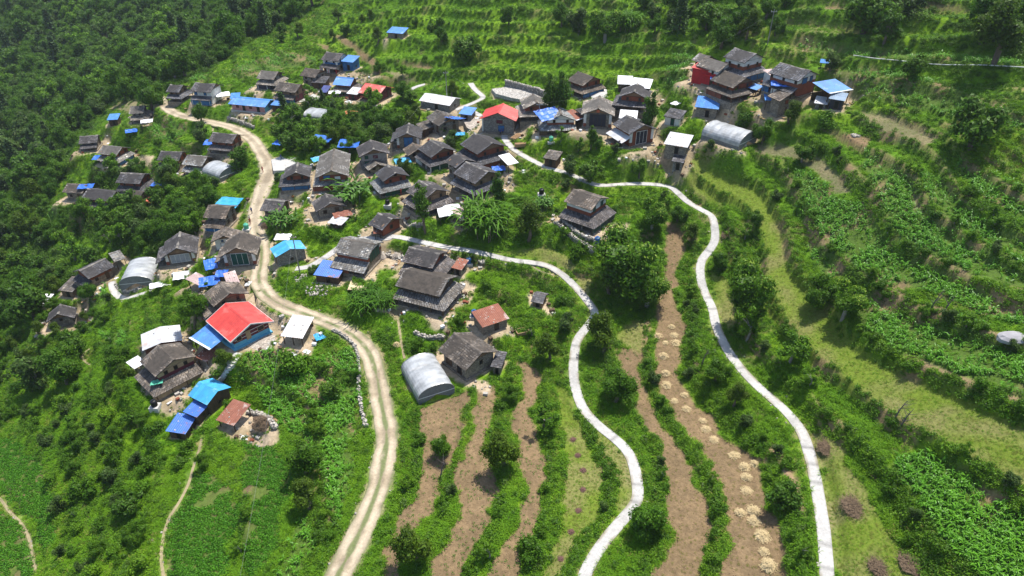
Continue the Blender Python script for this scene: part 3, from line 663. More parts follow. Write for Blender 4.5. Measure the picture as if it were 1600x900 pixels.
    if k.get('pillars'):       # whitewashed corner pilasters of the entrance gable
        s_ = k['pillars']
        for q in (-1, 1):
            b = MB(); hh = H - .1; 
            if s_ == 'E': b.box(L/2 - .2, L/2 + .14, q * (W/2 - .22) - .3, q * (W/2 - .22) + .3, .29, hh)
            else: b.box(q * (L/2 - .3) - .3, q * (L/2 - .3) + .3, -W/2 - .14, -W/2 + .2, .29, hh)
            b.build('pilaster', WHITE, T)
            b = MB()
            if s_ == 'E': b.box(L/2 - .2, L/2 + .16, q * (W/2 - .22) - .32, q * (W/2 - .22) + .32, .285, 1.1)
            else: b.box(q * (L/2 - .3) - .32, q * (L/2 - .3) + .32, -W/2 - .16, -W/2 + .2, .285, 1.1)
            b.build('pilaster_base', MUDR, T)
    for (s_, u, z0, w, h, d_, nm, m_) in k.get('boxes', []):      # extra boxes on a side: stripes, balconies, emblems
        b = MB(); b.box(-w/2, w/2, -d_, .01, 0, h); o_ = b.build(nm, m_, T); o_.matrix_local = side_mx(s_, u, z0, L, W)
    if k.get('attic'):         # triangular gable emblem or vent
        b = MB(); b.box(-.35, .35, -.06, .0, 0, .6); o_ = b.build('attic_vent', k['attic'], T); o_.matrix_local = side_mx('E', 0, H + rise * .15, L, W, .02)
    return T
def shed(label, p1, p2, W, **k):
    """p1,p2: middle line of the roof; single pitch (mono) or gable tin roof on posts or low walls"""
    h = k.get('h', 1.9); x, y, z, rz, L = place(p1, p2, h + .3); k['L'] = min(max(L, 1.6), 12)
    if k.get('pad', True): PADS.append((x, y, rz, k['L'], W, z, k.get('yard', .5)))
    JOBS.append((build_shed, label, (x, y, z), rz, W, k))
def build_shed(label, loc, rz, W, k):
    L = k['L']; h = k.get('h', 1.9); rm = k['rm']; wall = k.get('wall'); fn = tin if k.get('roof', 'tin') == 'tin' else slates
    T = thing(k.get('name', 'shed'), label, k.get('cat', 'shed'), loc, rz, k.get('group', 'sheds and shelters of the village'))
    hl, hw = L/2, W/2; r = MB(); s = k.get('slope', .16) * W
    if k.get('gable'):
        rs = k.get('rise', W * .22); fn(r, (-hl, -hw, h), (hl, -hw, h), (hl, 0, h + rs), (-hl, 0, h + rs)); fn(r, (hl, hw, h), (-hl, hw, h), (-hl, 0, h + rs), (hl, 0, h + rs))
        zt = lambda yy: h - .1 + rs * (1 - abs(yy) / hw)
    else:
        fn(r, (-hl, -hw, h), (hl, -hw, h), (hl, hw, h + s), (-hl, hw, h + s)); zt = lambda yy: h - .1 + s * (yy + hw) / W
    ro = r.build('roof', rm, T)
    if k.get('roof', 'tin') == 'tin' and rm in (TINRU, TINS, TINP, TINDB, TINW): weights(ro, L, W, zt, 5, int(L * 100))
    if k.get('trim'):
        b = MB(); b.box(-hl, hl, -hw - .35, -hw + .02, h - .06, h + .07); b.build('eave_strip', TINW, ro)
    iL, iW = hl - .35, hw - .35
    if wall:
        b = MB()
        if k.get('gable'):
            zz = [zt(-iW), zt(0), zt(iW)]; 
            b.hexa([(-iL, -iW, -1.5), (iL, -iW, -1.5), (iL, 0, -1.5), (-iL, 0, -1.5), (-iL, -iW, zz[0]), (iL, -iW, zz[0]), (iL, 0, zz[1]), (-iL, 0, zz[1])])
            b.hexa([(-iL, 0, -1.5), (iL, 0, -1.5), (iL, iW, -1.5), (-iL, iW, -1.5), (-iL, 0, zz[1]), (iL, 0, zz[1]), (iL, iW, zz[2]), (-iL, iW, zz[2])])
        else:
            b.hexa([(-iL, -iW, -1.5), (iL, -iW, -1.5), (iL, iW, -1.5), (-iL, iW, -1.5), (-iL, -iW, zt(-iW)), (iL, -iW, zt(-iW)), (iL, iW, zt(iW)), (-iL, iW, zt(iW))])
        b.build('wall', wall, T)
        if k.get('door', True):
            w = min(.9, L * .3); window(T, Matrix.Translation((L * .05, -iW - .02, .05)), w, min(1.6, h - .3), k.get('dm', GLASSD), k.get('fm', WOOD), 'door')
            if W > 2: window(T, Matrix.Translation((iL + .02, 0, .6)) @ Matrix.Rotation(math.pi/2, 4, 'Z'), .6, .6, GLASSD, WOOD, 'window')
    else:
        for sx in (-1, 0, 1):
            if sx == 0 and L < 4: continue
            for sy in (-1, 1):
                b = MB(); b.box(sx * iL - .07, sx * iL + .07, sy * iW - .07, sy * iW + .07, -.8, zt(sy * iW)); b.build('post', WOOD, T)
        if k.get('half'):      # low rear wall
            b = MB(); b.box(-iL, iL, iW - .12, iW - .08 + .12, -1, min(1.5, zt(iW) - .2)); b.build('rear_wall', k['half'], T)
    return T
def sheet(label, px, py, w, l, ang, m, cat='tarpaulin', name='tarpaulin', h=.8, sag=.25, group='sheets and tarpaulins about the village', props=True, tilt=.1):
    JOBS.append((build_sheet, label, (px, py), ang, w, dict(l=l, m=m, cat=cat, name=name, h=h, sag=sag, group=group, props=props, tilt=tilt)))
def build_sheet(label, pp, ang, w, k):
    p = at(*pp, lift=k['h']); T = thing(k['name'], label, k['cat'], p, R(ang), k['group']); l = k['l']; h = k['h']; n = 9
    b = MB(); ph = RR.random() * 6; P = []
    for i in range(n + 1):
        for j in range(n + 1):
            u, v = i / n - .5, j / n - .5
            z = h + k['tilt'] * v * w - k['sag'] * (1 - (2 * u) ** 2) * (1 - (2 * v) ** 2) * .6 + .06 * math.sin(ph + u * 17 + v * 5) + .05 * math.sin(ph + v * 21) + RR.uniform(-.03, .03)
            e = 1 + RR.uniform(-.03, .03); P.append((u * l * e, v * w * e, z))
    q = lambda i, j: P[i * (n + 1) + j]; dn = Vector((0, 0, -.03))
    for i in range(n):
        for j in range(n):
            b.quad(q(i, j), q(i + 1, j), q(i + 1, j + 1), q(i, j + 1)); b.quad(*[tuple(Vector(t) + dn) for t in (q(i, j + 1), q(i + 1, j + 1), q(i + 1, j), q(i, j))])
    for i in range(n):
        for (s0, s1) in ((q(i, 0), q(i + 1, 0)), (q(i + 1, n), q(i, n)), (q(0, i + 1), q(0, i)), (q(n, i), q(n, i + 1))):
            b.quad(tuple(Vector(s0) + dn), tuple(Vector(s1) + dn), s1, s0)
    b.build('cloth', k['m'], T)
    if k['props']:
        for su in (-.47, .47):
            for sv in (-.47, .47):
                b = MB(); b.tube([(su * l, sv * w, -.6), (su * l, sv * w, h - .02 + k['tilt'] * sv * w)], .05, 5); b.build('pole', WOOD, T)
    return T
def greenhouse(label, p1, p2, W, hgt=2.9, ends=True):
    x, y, z, rz, L = place(p1, p2, hgt); PADS.append((x, y, rz, L, W, z, .5)); JOBS.append((build_greenhouse, label, (x, y, z), rz, W, dict(L=L, h=hgt)))
def build_greenhouse(label, loc, rz, W, k):
    L, hgt = k['L'], k['h']; T = thing('greenhouse', label, 'greenhouse', loc, rz, 'plastic tunnel greenhouses'); sw = 1.15; n = 14; m = max(4, int(L / 1.0))
    prof = [(-W/2, -.6), (-W/2, sw * .6)] + [(-W/2 * math.cos(math.pi * i / n), sw + (hgt - sw) * math.sin(math.pi * i / n)) for i in range(n + 1)] + [(W/2, sw * .6), (W/2, -.6)]
    b = MB(); P = []
    for i in range(m + 1):
        sgg = .07 if i % 2 else 0
        P.append([(-L/2 + L * i / m, a * (1 - sgg * .25), c - sgg * (1 if c > sw else 0) + RR.uniform(-.02, .02)) for a, c in prof])
    for i in range(m):
        for j in range(1, len(prof) - 2):
            b.quad(P[i][j], P[i + 1][j], P[i + 1][j + 1], P[i][j + 1])
    o = b.build('film_cover', FILM, T)
    for f in o.data.polygons: f.use_smooth = True
    b = MB()
    for i in range(m):
        for j in (0, len(prof) - 2): b.quad(P[i][j], P[i + 1][j], P[i + 1][j + 1], P[i][j + 1])
    b.build('side_net', mat('grey_net', (.20, .205, .20), (.15, .15, .15), 2, .9, .2), T)
    for i in (0, m):
        b = MB(); c = Vector((P[i][0][0], 0, sw * .9))
        for j in range(len(prof) - 1): b.tri(P[i][j], P[i][j + 1], tuple(c))
        b.build('end_panel', mat('grey_net', (.20, .205, .20)), T)
        b = MB(); b.tube([(P[i][0][0], a, c_ + .03) for a, c_ in prof], .06, 5); b.build('hoop', METAL, T)
        b = MB(); b.box(P[i][0][0] - .05, P[i][0][0] + .05, -W/2, W/2, sw - .05, sw + .06); b.build('cross_bar', WHITE, T)
    return T
# ------------------------------------------------------------------ the village, house by house (ridge ends in photograph pixels)
H = house
RW = dict(up=MUDR, up2=WHITE)
H('large stone house with slate roof and red window band above a tan yard', (247,540), (271,562), 7.6, up=MAROON, up2=MUDY, sk='SE', sd=2.3, h1=2.5, h2=1.9, lo=STONE, pm=WOOD, infill={'E':[((.0,1),MUDY)]}, attic=MUDY,
  ops=[('E',-1.8,3.1,.7,.8,'window',GLASSD),('E',0,3.1,.7,.9,'window',GLASSD),('E',1.8,3.1,.7,.8,'window',GLASSD),('E',0,.3,1,1.7,'door',WOOD),('S',0,3.0,.6,.8,'window',GLASSD)])
H('big bright red tin roof house with light blue base and maroon striped walls', (353.7,475), (390,504.5), 8.6, h1=1.3, h2=2.0, rise=1.5, roof='tin', rm=TINR, trim=True, lo=CYANP, up=MAROON, gab=MAROON, sk='', pl=CYANP, ov=.8, Lmax=12, yard=1.2,
  boxes=[('E',0,2.5,6.6,.09,.05,'stripe',WHITE),('E',0,1.75,6.6,.09,.05,'stripe',WHITE),('S',0,2.5,6,.09,.05,'stripe',WHITE),('S',0,1.75,6,.09,.05,'stripe',WHITE)],
  ops=[('E',-.6,.9,.9,1.9,'door',MUDY),('E',1.9,1.5,1.3,1.0,'window',GLASSD),('E',-2.4,1.5,1.0,1.0,'window',GLASSD),('S',1,1.4,1,1,'window',GLASSD),('S',-2,1.4,1,1,'window',GLASSD)], fm=MUDY)
H('dark slate house just behind the bright red tin roof', (343,441), (358.5,458), 6.8, sk='S', h1=2.2, h2=1.5, up=MUDB, sd=2.6)
H('slate house with big dark green double door and white pilasters beside the dirt road', (378,362), (369,386), 7.4, rk=.24, sk='S', h1=2.3, h2=1.2, pillars='E', sd=2.0, up=STONEG, ops=[('E',0,.3,3.4,2.9,'door',GREENP),('S',0,1,.8,.8,'window',GLASSD)], fm=WHITE)
H('wide slate house with closed grey shutter front and paved forecourt', (281,363), (276,387), 7.2, rk=.24, sk='S', h1=2.1, h2=1.0, sd=2.2, up=MUDB, pillars='E', ops=[('E',0,.5,4.0,2.0,'shutter',GREYP),('S',0,1,.8,.8,'window',GLASSD)], fm=WHITE)
H('small brown gabled house with whitish front between two dark slate houses', (353,355), (349,368), 5.6, sk='', h1=1.8, h2=1.4, rm=SLATEB, up=WHITE, lo=WHITE, ops=[('E',0,.3,2.2,1.6,'door',TINW),('E',-.6,2.1,.5,.5,'window',BLUEP),('E',.6,2.1,.5,.5,'window',BLUEP)])
H('two tier slate house with blue painted porch wall, beside a blue and white tarpaulin', (327,321), (359,323), 6.4, sk='S', h1=2.3, h2=1.5, up=STONEG, sd=2.2, infill={'S':[((.12,.9),BLUEP)]}, pm=WHITE)
H('long low slate farmhouse running uphill at the far left slope', (125,422), (163,404), 6.0, sk='W', h1=1.9, h2=1.5, up=MUDR)
H('lone small stone house with grey slate gable at lower left edge of village', (94,476), (90,490), 5.6, sk='', h1=2.4, h2=0, rm=SLATE, lo=STONEG, Lmax=7, ops=[('E',0,1.5,.7,.7,'window',GLASSD),('S',0,.3,.9,1.6,'door',WOOD)], rise=1.4)
H('two tier slate house with open veranda in the western hamlet, nearest to camera there', (138,295), (180,300), 6.2, sk='SE', h1=2.3, h2=1.6, up=MUDR, infill={'S':[((0,.35),WHITE)]})
H('plain slate gable house touching the western veranda house on its uphill side', (106,287), (135,289), 5.6, sk='', h1=2.2, h2=1.2, up=STONEG)
H('three tier slate house with red mud band above orange tarpaulin among trees', (190,270), (225,272), 6.4, sk='SE', h1=2.3, h2=1.7, up=MUDR)
H('small low slate outhouse in front of the three tier slate house', (203,296), (223,300), 4.2, sk='', h1=1.6, h2=0)
H('slate house with long blue porch below the footpath junction, joined to its neighbour', (253,236), (284,237), 6.0, sk='S', h1=2.3, h2=1.5, up=MUDR, infill={'S':[((.02,.6),BLUEP)]})
H('slate house with brown lower tier beside the half round greenhouse', (294,242), (323,245), 6.0, sk='SE', h1=2.2, h2=1.4, up=MUDB)
H('slate house with pale roof patches and blue tarpaulin by its wall, upper left hamlet', (162,227), (190,230), 6.0, sk='SE', h1=2.2, h2=1.5, up=MUDR, rm=SLATEL, infill={'E':[((.1,.9),BLUEP)]})
H('dark slate house half hidden by trees in upper left hamlet', (126,213), (152,211), 6.0, sk='S', h1=2.0, h2=1.0, up=STONEG)
H('slate house with red band just inside the bend of the dirt road', (334,207), (369,210), 6.0, sk='S', h1=2.2, h2=1.6, up=MUDR)
H('two tier slate house beside a blue roofed shed at forest edge', (205,166), (225,165), 6.2, sk='SE', h1=2.2, h2=1.5, up=STONEG)
H('small two tier slate house at the top end of the dirt road', (267,132), (285,133), 6.0, sk='SE', h1=2.2, h2=1.5, up=MUDB)
H('tall whitish house with large blue door and blue shuttered windows near road top', (306,129), (336,131), 7.0, sk='S', h1=2.7, h2=2.1, up=WHITE, lo=WHITE, infill={'S':[((0,.35),BLUEP),((.5,1),BLUEP)]}, attic=BLUEP, pm=WHITE,
  ops=[('S',-2,3.1,.9,1.1,'window',BLUEP),('S',1,3.1,.9,1.1,'window',BLUEP),('W',0,.3,2.4,2.4,'door',BLUEP)])
H('long blue tin roof house with pink walls', (366,151.5), (421,156.5), 6.4, h1=2.3, h2=0, rise=.8, roof='tin', rm=TINB, lo=PINK, sk='', gab=CYANP, pl=CONC, yard=1.5, paint={'E':CYANP},
  ops=[('S',-3.4,1.0,.9,1.0,'window',MAROON),('S',-1.4,.3,.9,1.8,'door',GLASSD),('S',.8,1.0,.9,1.0,'window',MAROON),('S',3.2,.3,.9,1.8,'door',GLASSD),('E',0,1,1,1,'window',BLUEP)])
H('grey slate house with dark blue lower wall, uphill of the long pink walled house', (409,110), (434,112), 6.6, sk='SE', h1=2.5, h2=1.2, up=STONEG, infill={'S':[((0,.7),DARKP)]}, pm=WHITE)
H('brown slate house with dark maroon end wall next to a white terrace', (438,128), (469,132), 6.4, sk='S', h1=2.2, h2=1.7, up=MUDB, rm=SLATEB, paint={'E':MAROON}, infill={'S':[((.3,1),BLUEP)]})
H('square grey stone house with low side roof in the upper hamlet', (478,106), (500,109), 6.4, sk='', h1=2.3, h2=1.8, up=STONEG, rm=SLATEB)
H('house with red footed white pillars and blue upper walls at top of the hamlet', (511,81), (536,84), 7.2, sk='S', h1=2.6, h2=1.5, up=BLUEP, up2=WHITE, pillars='S', infill={'S':[((.0,.16),WHITE),((.4,.55),WHITE)]}, pm=REDP)
H('slate skirted house topped by a blue tin roof', (527,120), (552,122), 6.0, roof='tin', rm=TINB, sk='SE', h1=2.2, h2=1.3, up=MUDR, sm=SLATEB)
H('red and pink striped tin roof house with maroon walls', (572,130), (602,135), 8.0, roof='tin', rm=mat('faded_red_tin', (.60,.13,.10), (.52,.07,.06), .8, .5, .1, tone=True, c3=(.62,.32,.28)), sk='', h1=2.4, h2=0, rise=1.3, lo=MAROON, gab=MAROON)
H('first slate house east of the road junction with blue lower porch', (465,254), (462,269), 6.0, sk='SE', h1=2.2, h2=1.3, up=MUDR, infill={'E':[((.1,1),BLUEP)]})
H('very long slate house running downhill with blue front door and red porch', (522,233), (517.5,266), 7.4, sk='SE', h1=2.3, h2=1.8, up=MUDR, sd=1.5, infill={'E':[((0,1),MUDR)]}, gab=MUDY, ops=[('E',-1.3,2.7,1.6,1.3,'door',BLUEP),('E',1.1,2.7,1.4,1.1,'window',WHITE)])
H('low slate house with a heap of bleached straw at its front gable', (509,303), (516,317), 6.6, sk='', h1=2.4, h2=0, lo=STONE)
H('dark slate roof hidden behind banana leaves right by the road', (416,311), (444,314), 6.0, sk='', h1=2.3, h2=0)
H('grey plastered slate house with dark red window under its gable', (579,219), (584,233), 7.2, sk='', h1=2.3, h2=1.8, up=mat('grey_plaster', (.30,.28,.26), (.24,.22,.20), 1, .9, .1), lo=STONEG, ops=[('E',.2,2.7,1.2,1.2,'window',MAROON),('E',-1.9,2.8,.9,.9,'window',GREENP),('E',-1.9,.4,1.2,1.6,'door',GREENP)])
H('small pale slate outbuilding below the grey plastered house', (583,248), (590,256), 4.8, sk='', h1=1.7, h2=0, rm=SLATEL)
H('slate gable house with bright blue front door and white quoins', (639,193), (636,208), 6.6, sk='S', h1=2.6, h2=.8, up=STONE, sd=1.6, pillars='E', gab=MUDB, ops=[('E',.1,.5,2.3,2.6,'door',BLUEP)])
H('slate roof house part covered by blue tarpaulin west of the stone plaza', (683,172), (703,184), 6.6, sk='', h1=2.3, h2=1.0, up=STONEG)
H('two tier slate house with green front and red band above the tan threshing yard', (606,258), (618,270), 6.2, sk='SE', h1=2.4, h2=1.6, up=MUDR, sd=2.3, sm=SLATEL, infill={'E':[((.2,1),GREENP)]}, attic=GLASSD)
H('slate house with white post and green fronted porch in village centre', (673,218.5), (693,231), 7.0, sk='SE', h1=2.5, h2=1.5, up=MUDR, pm=WHITE, infill={'E':[((.1,.95),GREENP)],'S':[((0,.3),WHITE)]})
H('small slate annex on the uphill side of the green porched house', (645,224), (653,233), 5.0, sk='', h1=2.0, h2=0)
H('largest two tier slate house with broad red walls below the plaza', (742.7,208.5), (769,223.5), 8.4, sk='SE', h1=2.5, h2=1.7, up=MUDR, sd=2.3, infill={'E':[((0,1),MUDR)]})
H('slate house with dark wooden ground floor and long stone terrace', (729,253), (762,268), 7.6, sk='SE', h1=2.5, h2=1.7, up=MUDB, lo=WOOD, sd=2.0)
H('narrow two storey grey stone house wedged between two red banded houses', (711,240), (727,249), 5.4, sk='', h1=2.4, h2=1.8, up=STONEG, lo=STONEG)
H('slate house with black shuttered lower front beside a tall conifer', (655.5,282), (681,296), 7.2, sk='SE', h1=2.4, h2=1.5, up=MUDB, sd=2.2, infill={'E':[((.1,.9),DARKP)]})
H('slate house with blue window and orange mud end wall above the footpath', (592,333), (612,341), 6.2, sk='', h1=2.5, h2=0, lo=MUDR, ops=[('S',-.5,.9,1.8,1.2,'window',mat('teal_shutter', (.02,.12,.17), None, 1, .6, 0)),('E',0,1,.8,.9,'window',GLASSD)])
H('red roofed grey schoolhouse with blue door on the stone plaza', (786,162), (778,176), 9.0, roof='tin', rm=TINR, sk='', h1=2.4, h2=1.9, rise=1.5, lo=STONEG, up=STONEG, gab=STONEG, pillars='', ops=[('E',.7,.6,1.6,1.5,'door',BLUEP),('E',.3,2.8,1.6,1.4,'window',MAROON),('S',0,1,1.2,2,'window',MAROON),('S',-3,1,1.2,2,'window',MAROON)],
  boxes=[('E',-3.9,.3,.3,4.0,.1,'downpipe',WHITE)], yard=1.0)
H('white upper walled slate house with dark green end wall beside the hamlet footpath', (534,372), (585,381), 6.8, sk='S', h1=2.4, h2=1.6, **RW, sd=2.6, infill={'S':[((.0,.5),MUDR)]},
  ops=[('S',-3,3.1,.7,.9,'window',GLASSD),('S',-1,3.1,.7,.9,'window',GLASSD),('S',1.8,3.1,.7,.9,'window',GLASSD),('E',0,1.6,4.0,2.2,'shutter',GREENP),('S',0,.3,.9,1.7,'door',WOOD)])
H('slate house with wraparound skirt roof directly behind the wooden slatted house', (641,386), (686,396), 6.6, sk='SE', h1=2.4, h2=1.3, up=MUDR, sd=2.6)
H('big three tier slate house with pale wooden slats along its porch', (633.5,420.5), (699,436), 7.4, sk='SE', h1=2.6, h2=1.6, up=WOOD, lo=MUDR, sd=2.2, gab=WHITE,
  ops=[('S',q,.4,.28,1.7,'slat_screen',WHITE) for q in (-4.2,-3.4,-2.6,-1.8,-1.0,-.2)] + [('E',0,3.1,3.0,.9,'window',GLASSD),('S',3,.3,.9,1.7,'door',WOOD),('S',1.5,3.0,2.4,.9,'window',GLASSD),('S',-2.5,3.0,2.4,.9,'window',GLASSD)])
H('lone old stone house with ragged slate roof beside the near greenhouse', (711,521), (752,550), 7.4, sk='', h1=3.2, h2=0, rise=1.5, rm=SLATEB, lo=STONE, yard=1.0, ops=[('S',1.2,.3,1.1,1.9,'door',GLASSD),('S',-1.6,.6,1.6,1.5,'shutter',WOOD),('E',.2,1.7,.7,.9,'window',GLASSD)])
H('lone two storey house with white upper wall and green windows above terraced stone steps', (897,296), (938,309), 7.0, sk='SE', h1=2.7, h2=2.0, **RW, sd=2.5, sm=SLATE, paint={'E':GREENP}, infill={'E':[((0,1),mat('dark_green_wall', (.02,.10,.08), (.10,.05,.035), .5, .9, .1))]}, pm=STONEG,
  ops=[('E',-1.6,3.1,1.0,1.2,'window',GREENP),('E',1.3,3.3,1.0,1.2,'window',GREENP),('S',0,.3,1,1.8,'door',WOOD),('S',-2.5,1,.8,.9,'window',GLASSD),('S',2.5,1,.8,.9,'window',GLASSD)])
H('tiered slate house just right of the red roofed schoolhouse', (833,147), (839,160), 6.6, sk='SE', h1=2.3, h2=1.4, up=MUDR)
H('slate house with crumpled blue tarpaulin over its left roof slope', (873,167), (877,179), 7.4, sk='SE', h1=2.3, h2=1.4, **RW, infill={'E':[((.0,.2),WOOD)]})
H('slate house with blue door isolated uphill below the green terraces', (904,112), (927,120), 7.2, sk='SE', h1=2.3, h2=1.4, up=MUDR, infill={'E':[((.1,.95),BLUEP)],'S':[((0,.4),BLUEP)]})
H('slate gable house with tall dark folding doors and orange gable ornament', (937,150), (935,169), 7.6, sk='', h1=2.7, h2=1.2, up=STONEG, pillars='E', attic=TARPO, ops=[('E',0,.4,3.8,2.9,'door',DARKP)], fm=WOOD)
H('slate house with open lower gallery right of the ornament gabled house', (996,131), (991,143), 7.0, sk='SE', h1=2.4, h2=1.5, up=MUDR, lo=MUDB)
H('slate gable house with tall black door, white pillars and red mud side wall', (980,180), (1006,195), 7.4, sk='S', h1=2.6, h2=1.4, up=MUDR, lo=MUDR, sd=2.4, sm=TINS, sroof='tin', pillars='E', ops=[('E',0,.4,2.9,3.0,'door',DARKP)], fm=WHITE)
H('red and white painted house with bright red lower wall in eastern hamlet', (1103,89), (1138,99), 6.6, sk='', h1=2.5, h2=1.9, up=REDP, up2=WHITE, lo=REDP, paint={'S':REDP}, rm=SLATEL, boxes=[('S',0,2.3,7,.35,.5,'balcony_band',REDP)])
H('topmost white and red banded slate house with blue lower front in eastern hamlet', (1149,75), (1181,84), 7.4, sk='SE', h1=2.6, h2=2.2, **RW, infill={'E':[((0,1),BLUEP)]})
H('slate house with red mud walls lowest of the eastern hamlet cluster', (1131,110), (1165,121.5), 7.6, sk='SE', h1=2.4, h2=1.5, up=MUDR, lo=MUDR, infill={'S':[((0,.55),MUDR)]})
H('long slate house with white and blue windowed end wall, easternmost of the village', (1220,98), (1266,110.5), 7.8, sk='S', h1=2.5, h2=1.9, **RW, lo=MUDR, infill={'S':[((0,.2),BLUEP),((.3,.5),WHITE),((.5,.8),BLUEP)]}, ops=[('E',-.8,2.8,1.8,1.4,'window',BLUEP),('E',1.6,2.8,1.0,1.4,'window',BLUEP),('S',-3,3.1,.6,.8,'window',GLASSD),('S',0,3.1,.6,.8,'window',GLASSD),('S',3,3.1,.6,.8,'window',GLASSD)])
H('tall narrow stone house with red shutter between blue tarpaulins', (1218,139), (1235,146), 5.4, sk='', h1=2.4, h2=2.1, up=STONE, rm=SLATEB, ops=[('E',0,2.9,1.1,1.2,'window',MUDR),('E',.3,.3,.8,1.5,'door',WOOD)])
H('small dark slate roof peeking out behind the red and white house', (1096,84), (1107,87), 5.0, sk='', h1=2.3, h2=0)
# sheds, lean-tos and shelters
S = shed
S('turquoise tin gable shed above the rusty roofed shed in the lower yard', (312,602), (342,617), 5.2, rm=TINT, gable=True, wall=WOOD, h=2.3, slope=.1)
S('worn blue tin lean-to against the turquoise roofed shed', (296,632), (318,641), 3.2, rm=TINDB, h=1.7, wall=WOOD)
S('square rusty brown tin shed by the curved stone wall', (351,640), (379,649), 4.6, rm=TINRU, h=1.7)
S('patchwork shed roofed with blue tarpaulin and rusty sheets at the lowest yard edge', (268,659), (299,664), 3.8, rm=TINDB, h=1.8, wall=WOOD)
S('small rusty tin coop under the blue porch of the red roofed house', (315,548), (333,556), 3.2, rm=TINRU, h=1.3)
S('silver ribbed tin barn behind the large stone house', (250,513), (253.5,538), 7.0, rm=TINS, gable=True, wall=mat('red_oxide', (.18,.07,.05), None, 1, .8, .1), h=2.2, rise=.7)
S('narrow white tin lean-to on the left flank of the large stone house', (203,571), (222,560), 2.6, rm=TINW, h=2.0)
S('bright blue porch roof attached to the red roofed house', (314,515), (346,533), 4.6, rm=TINB, h=2.2, trim=True)
S('silver white tarpaulin sheeted shelter beside the dirt road bend', (448,509), (482,513), 5.4, rm=TINS, h=2.0, half=WOOD)
S('turquoise and blue tin gable hut beside the footpath and road', (445,380), (454.7,393.5), 6.4, rm=TINT, gable=True, wall=STONEG, h=2.4, rise=1.0)
S('bright blue sheeted shed in front of the white upper walled house', (497,418), (536,423), 4.6, rm=TINDB, h=1.7, wall=WOOD)
S('tiny rusty roofed hut by a water tank and pale rubble', (711,410), (727,414), 3.2, rm=TINRU, h=1.6, wall=STONE)
S('low shed with long rusty red tin roof beside a blue tank', (745,500), (787,486), 4.4, rm=TINRU, h=1.9, wall=STONE)
S('small slate outhouse beside the lone old stone house', (771,560), (788,563), 3.8, rm=SLATE, roof='slate', h=1.8, wall=STONE)
S('tiny dark slate hut standing alone among the central shrubs', (834,461), (853,465), 3.6, rm=SLATE, roof='slate', gable=True, h=1.2, wall=MUDB)
S('blue tin shed surrounded by shrubs above the curved greenhouse', (1088,159), (1125,163), 5.4, rm=TINB, h=2.2, wall=STONE)
S('silver tin roofed open hut west of the curved greenhouse', (1042,216), (1079,222), 5.4, rm=TINS, h=2.0, wall=STONE)
S('little stone outhouse with slate roof below the silver roofed hut', (1052,245), (1071,248), 3.6, rm=SLATE, roof='slate', h=2.0, wall=STONEG)
S('small slate hut with green and white front between two hamlets', (1042,175), (1068,180), 4.2, rm=SLATE, roof='slate', h=1.9, wall=WHITE, dm=GREENP)
S('weathered wooden hut below the upper footpath', (853,240), (875,244), 3.8, rm=SLATEB, roof='slate', h=1.8, wall=WOOD)
S('bright blue tin canopy with white eave at the east end of the village', (1282,138), (1318,132), 5.0, rm=TINB, h=2.8, trim=True, half=WOOD)
S('grey blue tin shed under the bright blue canopy', (1298,148), (1323,152), 3.6, rm=mat('grey_blue_tin', (.24,.32,.42), (.2,.26,.33), 1, .5, .1, tone=True), h=2.0, wall=DARKP)
S('pale tin lean-to beside the grey blue tin shed', (1274,155), (1295,158), 3.4, rm=TINS, h=1.6, wall=STONEG)
S('bright red tin balcony roof on the red and white house', (1085,101), (1113,107), 3.0, rm=TINR, h=3.6, wall=REDP, door=False)
S('blue tin lean-to west of the tall narrow stone house', (1194,150), (1213,151), 4.0, rm=TINB, h=2.0)
S('small blue tin roof right of the lowest eastern red house', (1174,133), (1188,137), 2.6, rm=TINB, h=1.9)
S('pale pink tin roof at left end of the easternmost house', (1198,113), (1212,111), 2.8, rm=TINP, h=2.6, wall=WHITE, door=False)
S('tiny blue roofed shelter in shrubs uphill of the easternmost house', (1282,94), (1296,95.5), 2.0, rm=TINB, h=1.2)
S('grey long gable shed at the foot of the green terraces', (664,150), (712,158), 6.4, rm=TINS, gable=True, wall=STONEG, h=1.8, rise=1.1)
S('blue tin hut by the path above the stone plaza', (721,172), (741,174.5), 4.0, rm=TINB, h=1.7, wall=STONEG)
S('low dark thatched hut left of the tarpaulin patched roof', (660,190), (672,200), 4.0, rm=SLATEB, roof='slate', h=1.8, wall=WOOD)
S('blue tin shed in the meadow west of the red striped roof', (427,159), (443,160.5), 3.8, rm=TINB, h=1.9, wall=WOOD)
S('small blue tin roof at left end of the pink walled house', (360,150), (375,149), 3.6, rm=TINB, h=2.2, wall=WOOD)
S('blue roofed shed beside tan field at forest edge', (169,183), (186,182), 4.0, rm=TINB, h=2.0, wall=WOOD)
S('lone blue tin field shed high among the terraces', (608,46.5), (634,48.5), 4.6, rm=TINB, h=1.6, wall=STONE)
S('blue tin porch wing on the red footed pillar house', (538,91), (557,93), 4.6, rm=TINB, h=2.6, wall=BLUEP)
S('grey slate lean-to beside the square grey stone house', (490,124), (512,125), 4.4, rm=SLATE, roof='slate', h=1.8, wall=WOOD)
S('dark blue clothed shelter between the upper hamlet houses', (502,139), (514,139.5), 4.2, rm=mat('navy_tin', (.05,.07,.22), (.04,.05,.16), 1, .6, .1, tone=True), h=2.0, wall=WOOD)
S('grey tin lean-to at left wall of the red striped roof house', (546,141), (563,143), 4.0, rm=TINS, h=1.8, wall=MAROON)
S('white tin sheeted shed above the open gallery house, left one', (965,125), (989,126), 4.6, rm=TINW, h=2.0, wall=WOOD)
S('larger white tin roof above the open gallery house, right one', (987,129), (1018,132), 5.0, rm=TINW, h=2.2, wall=WOOD)
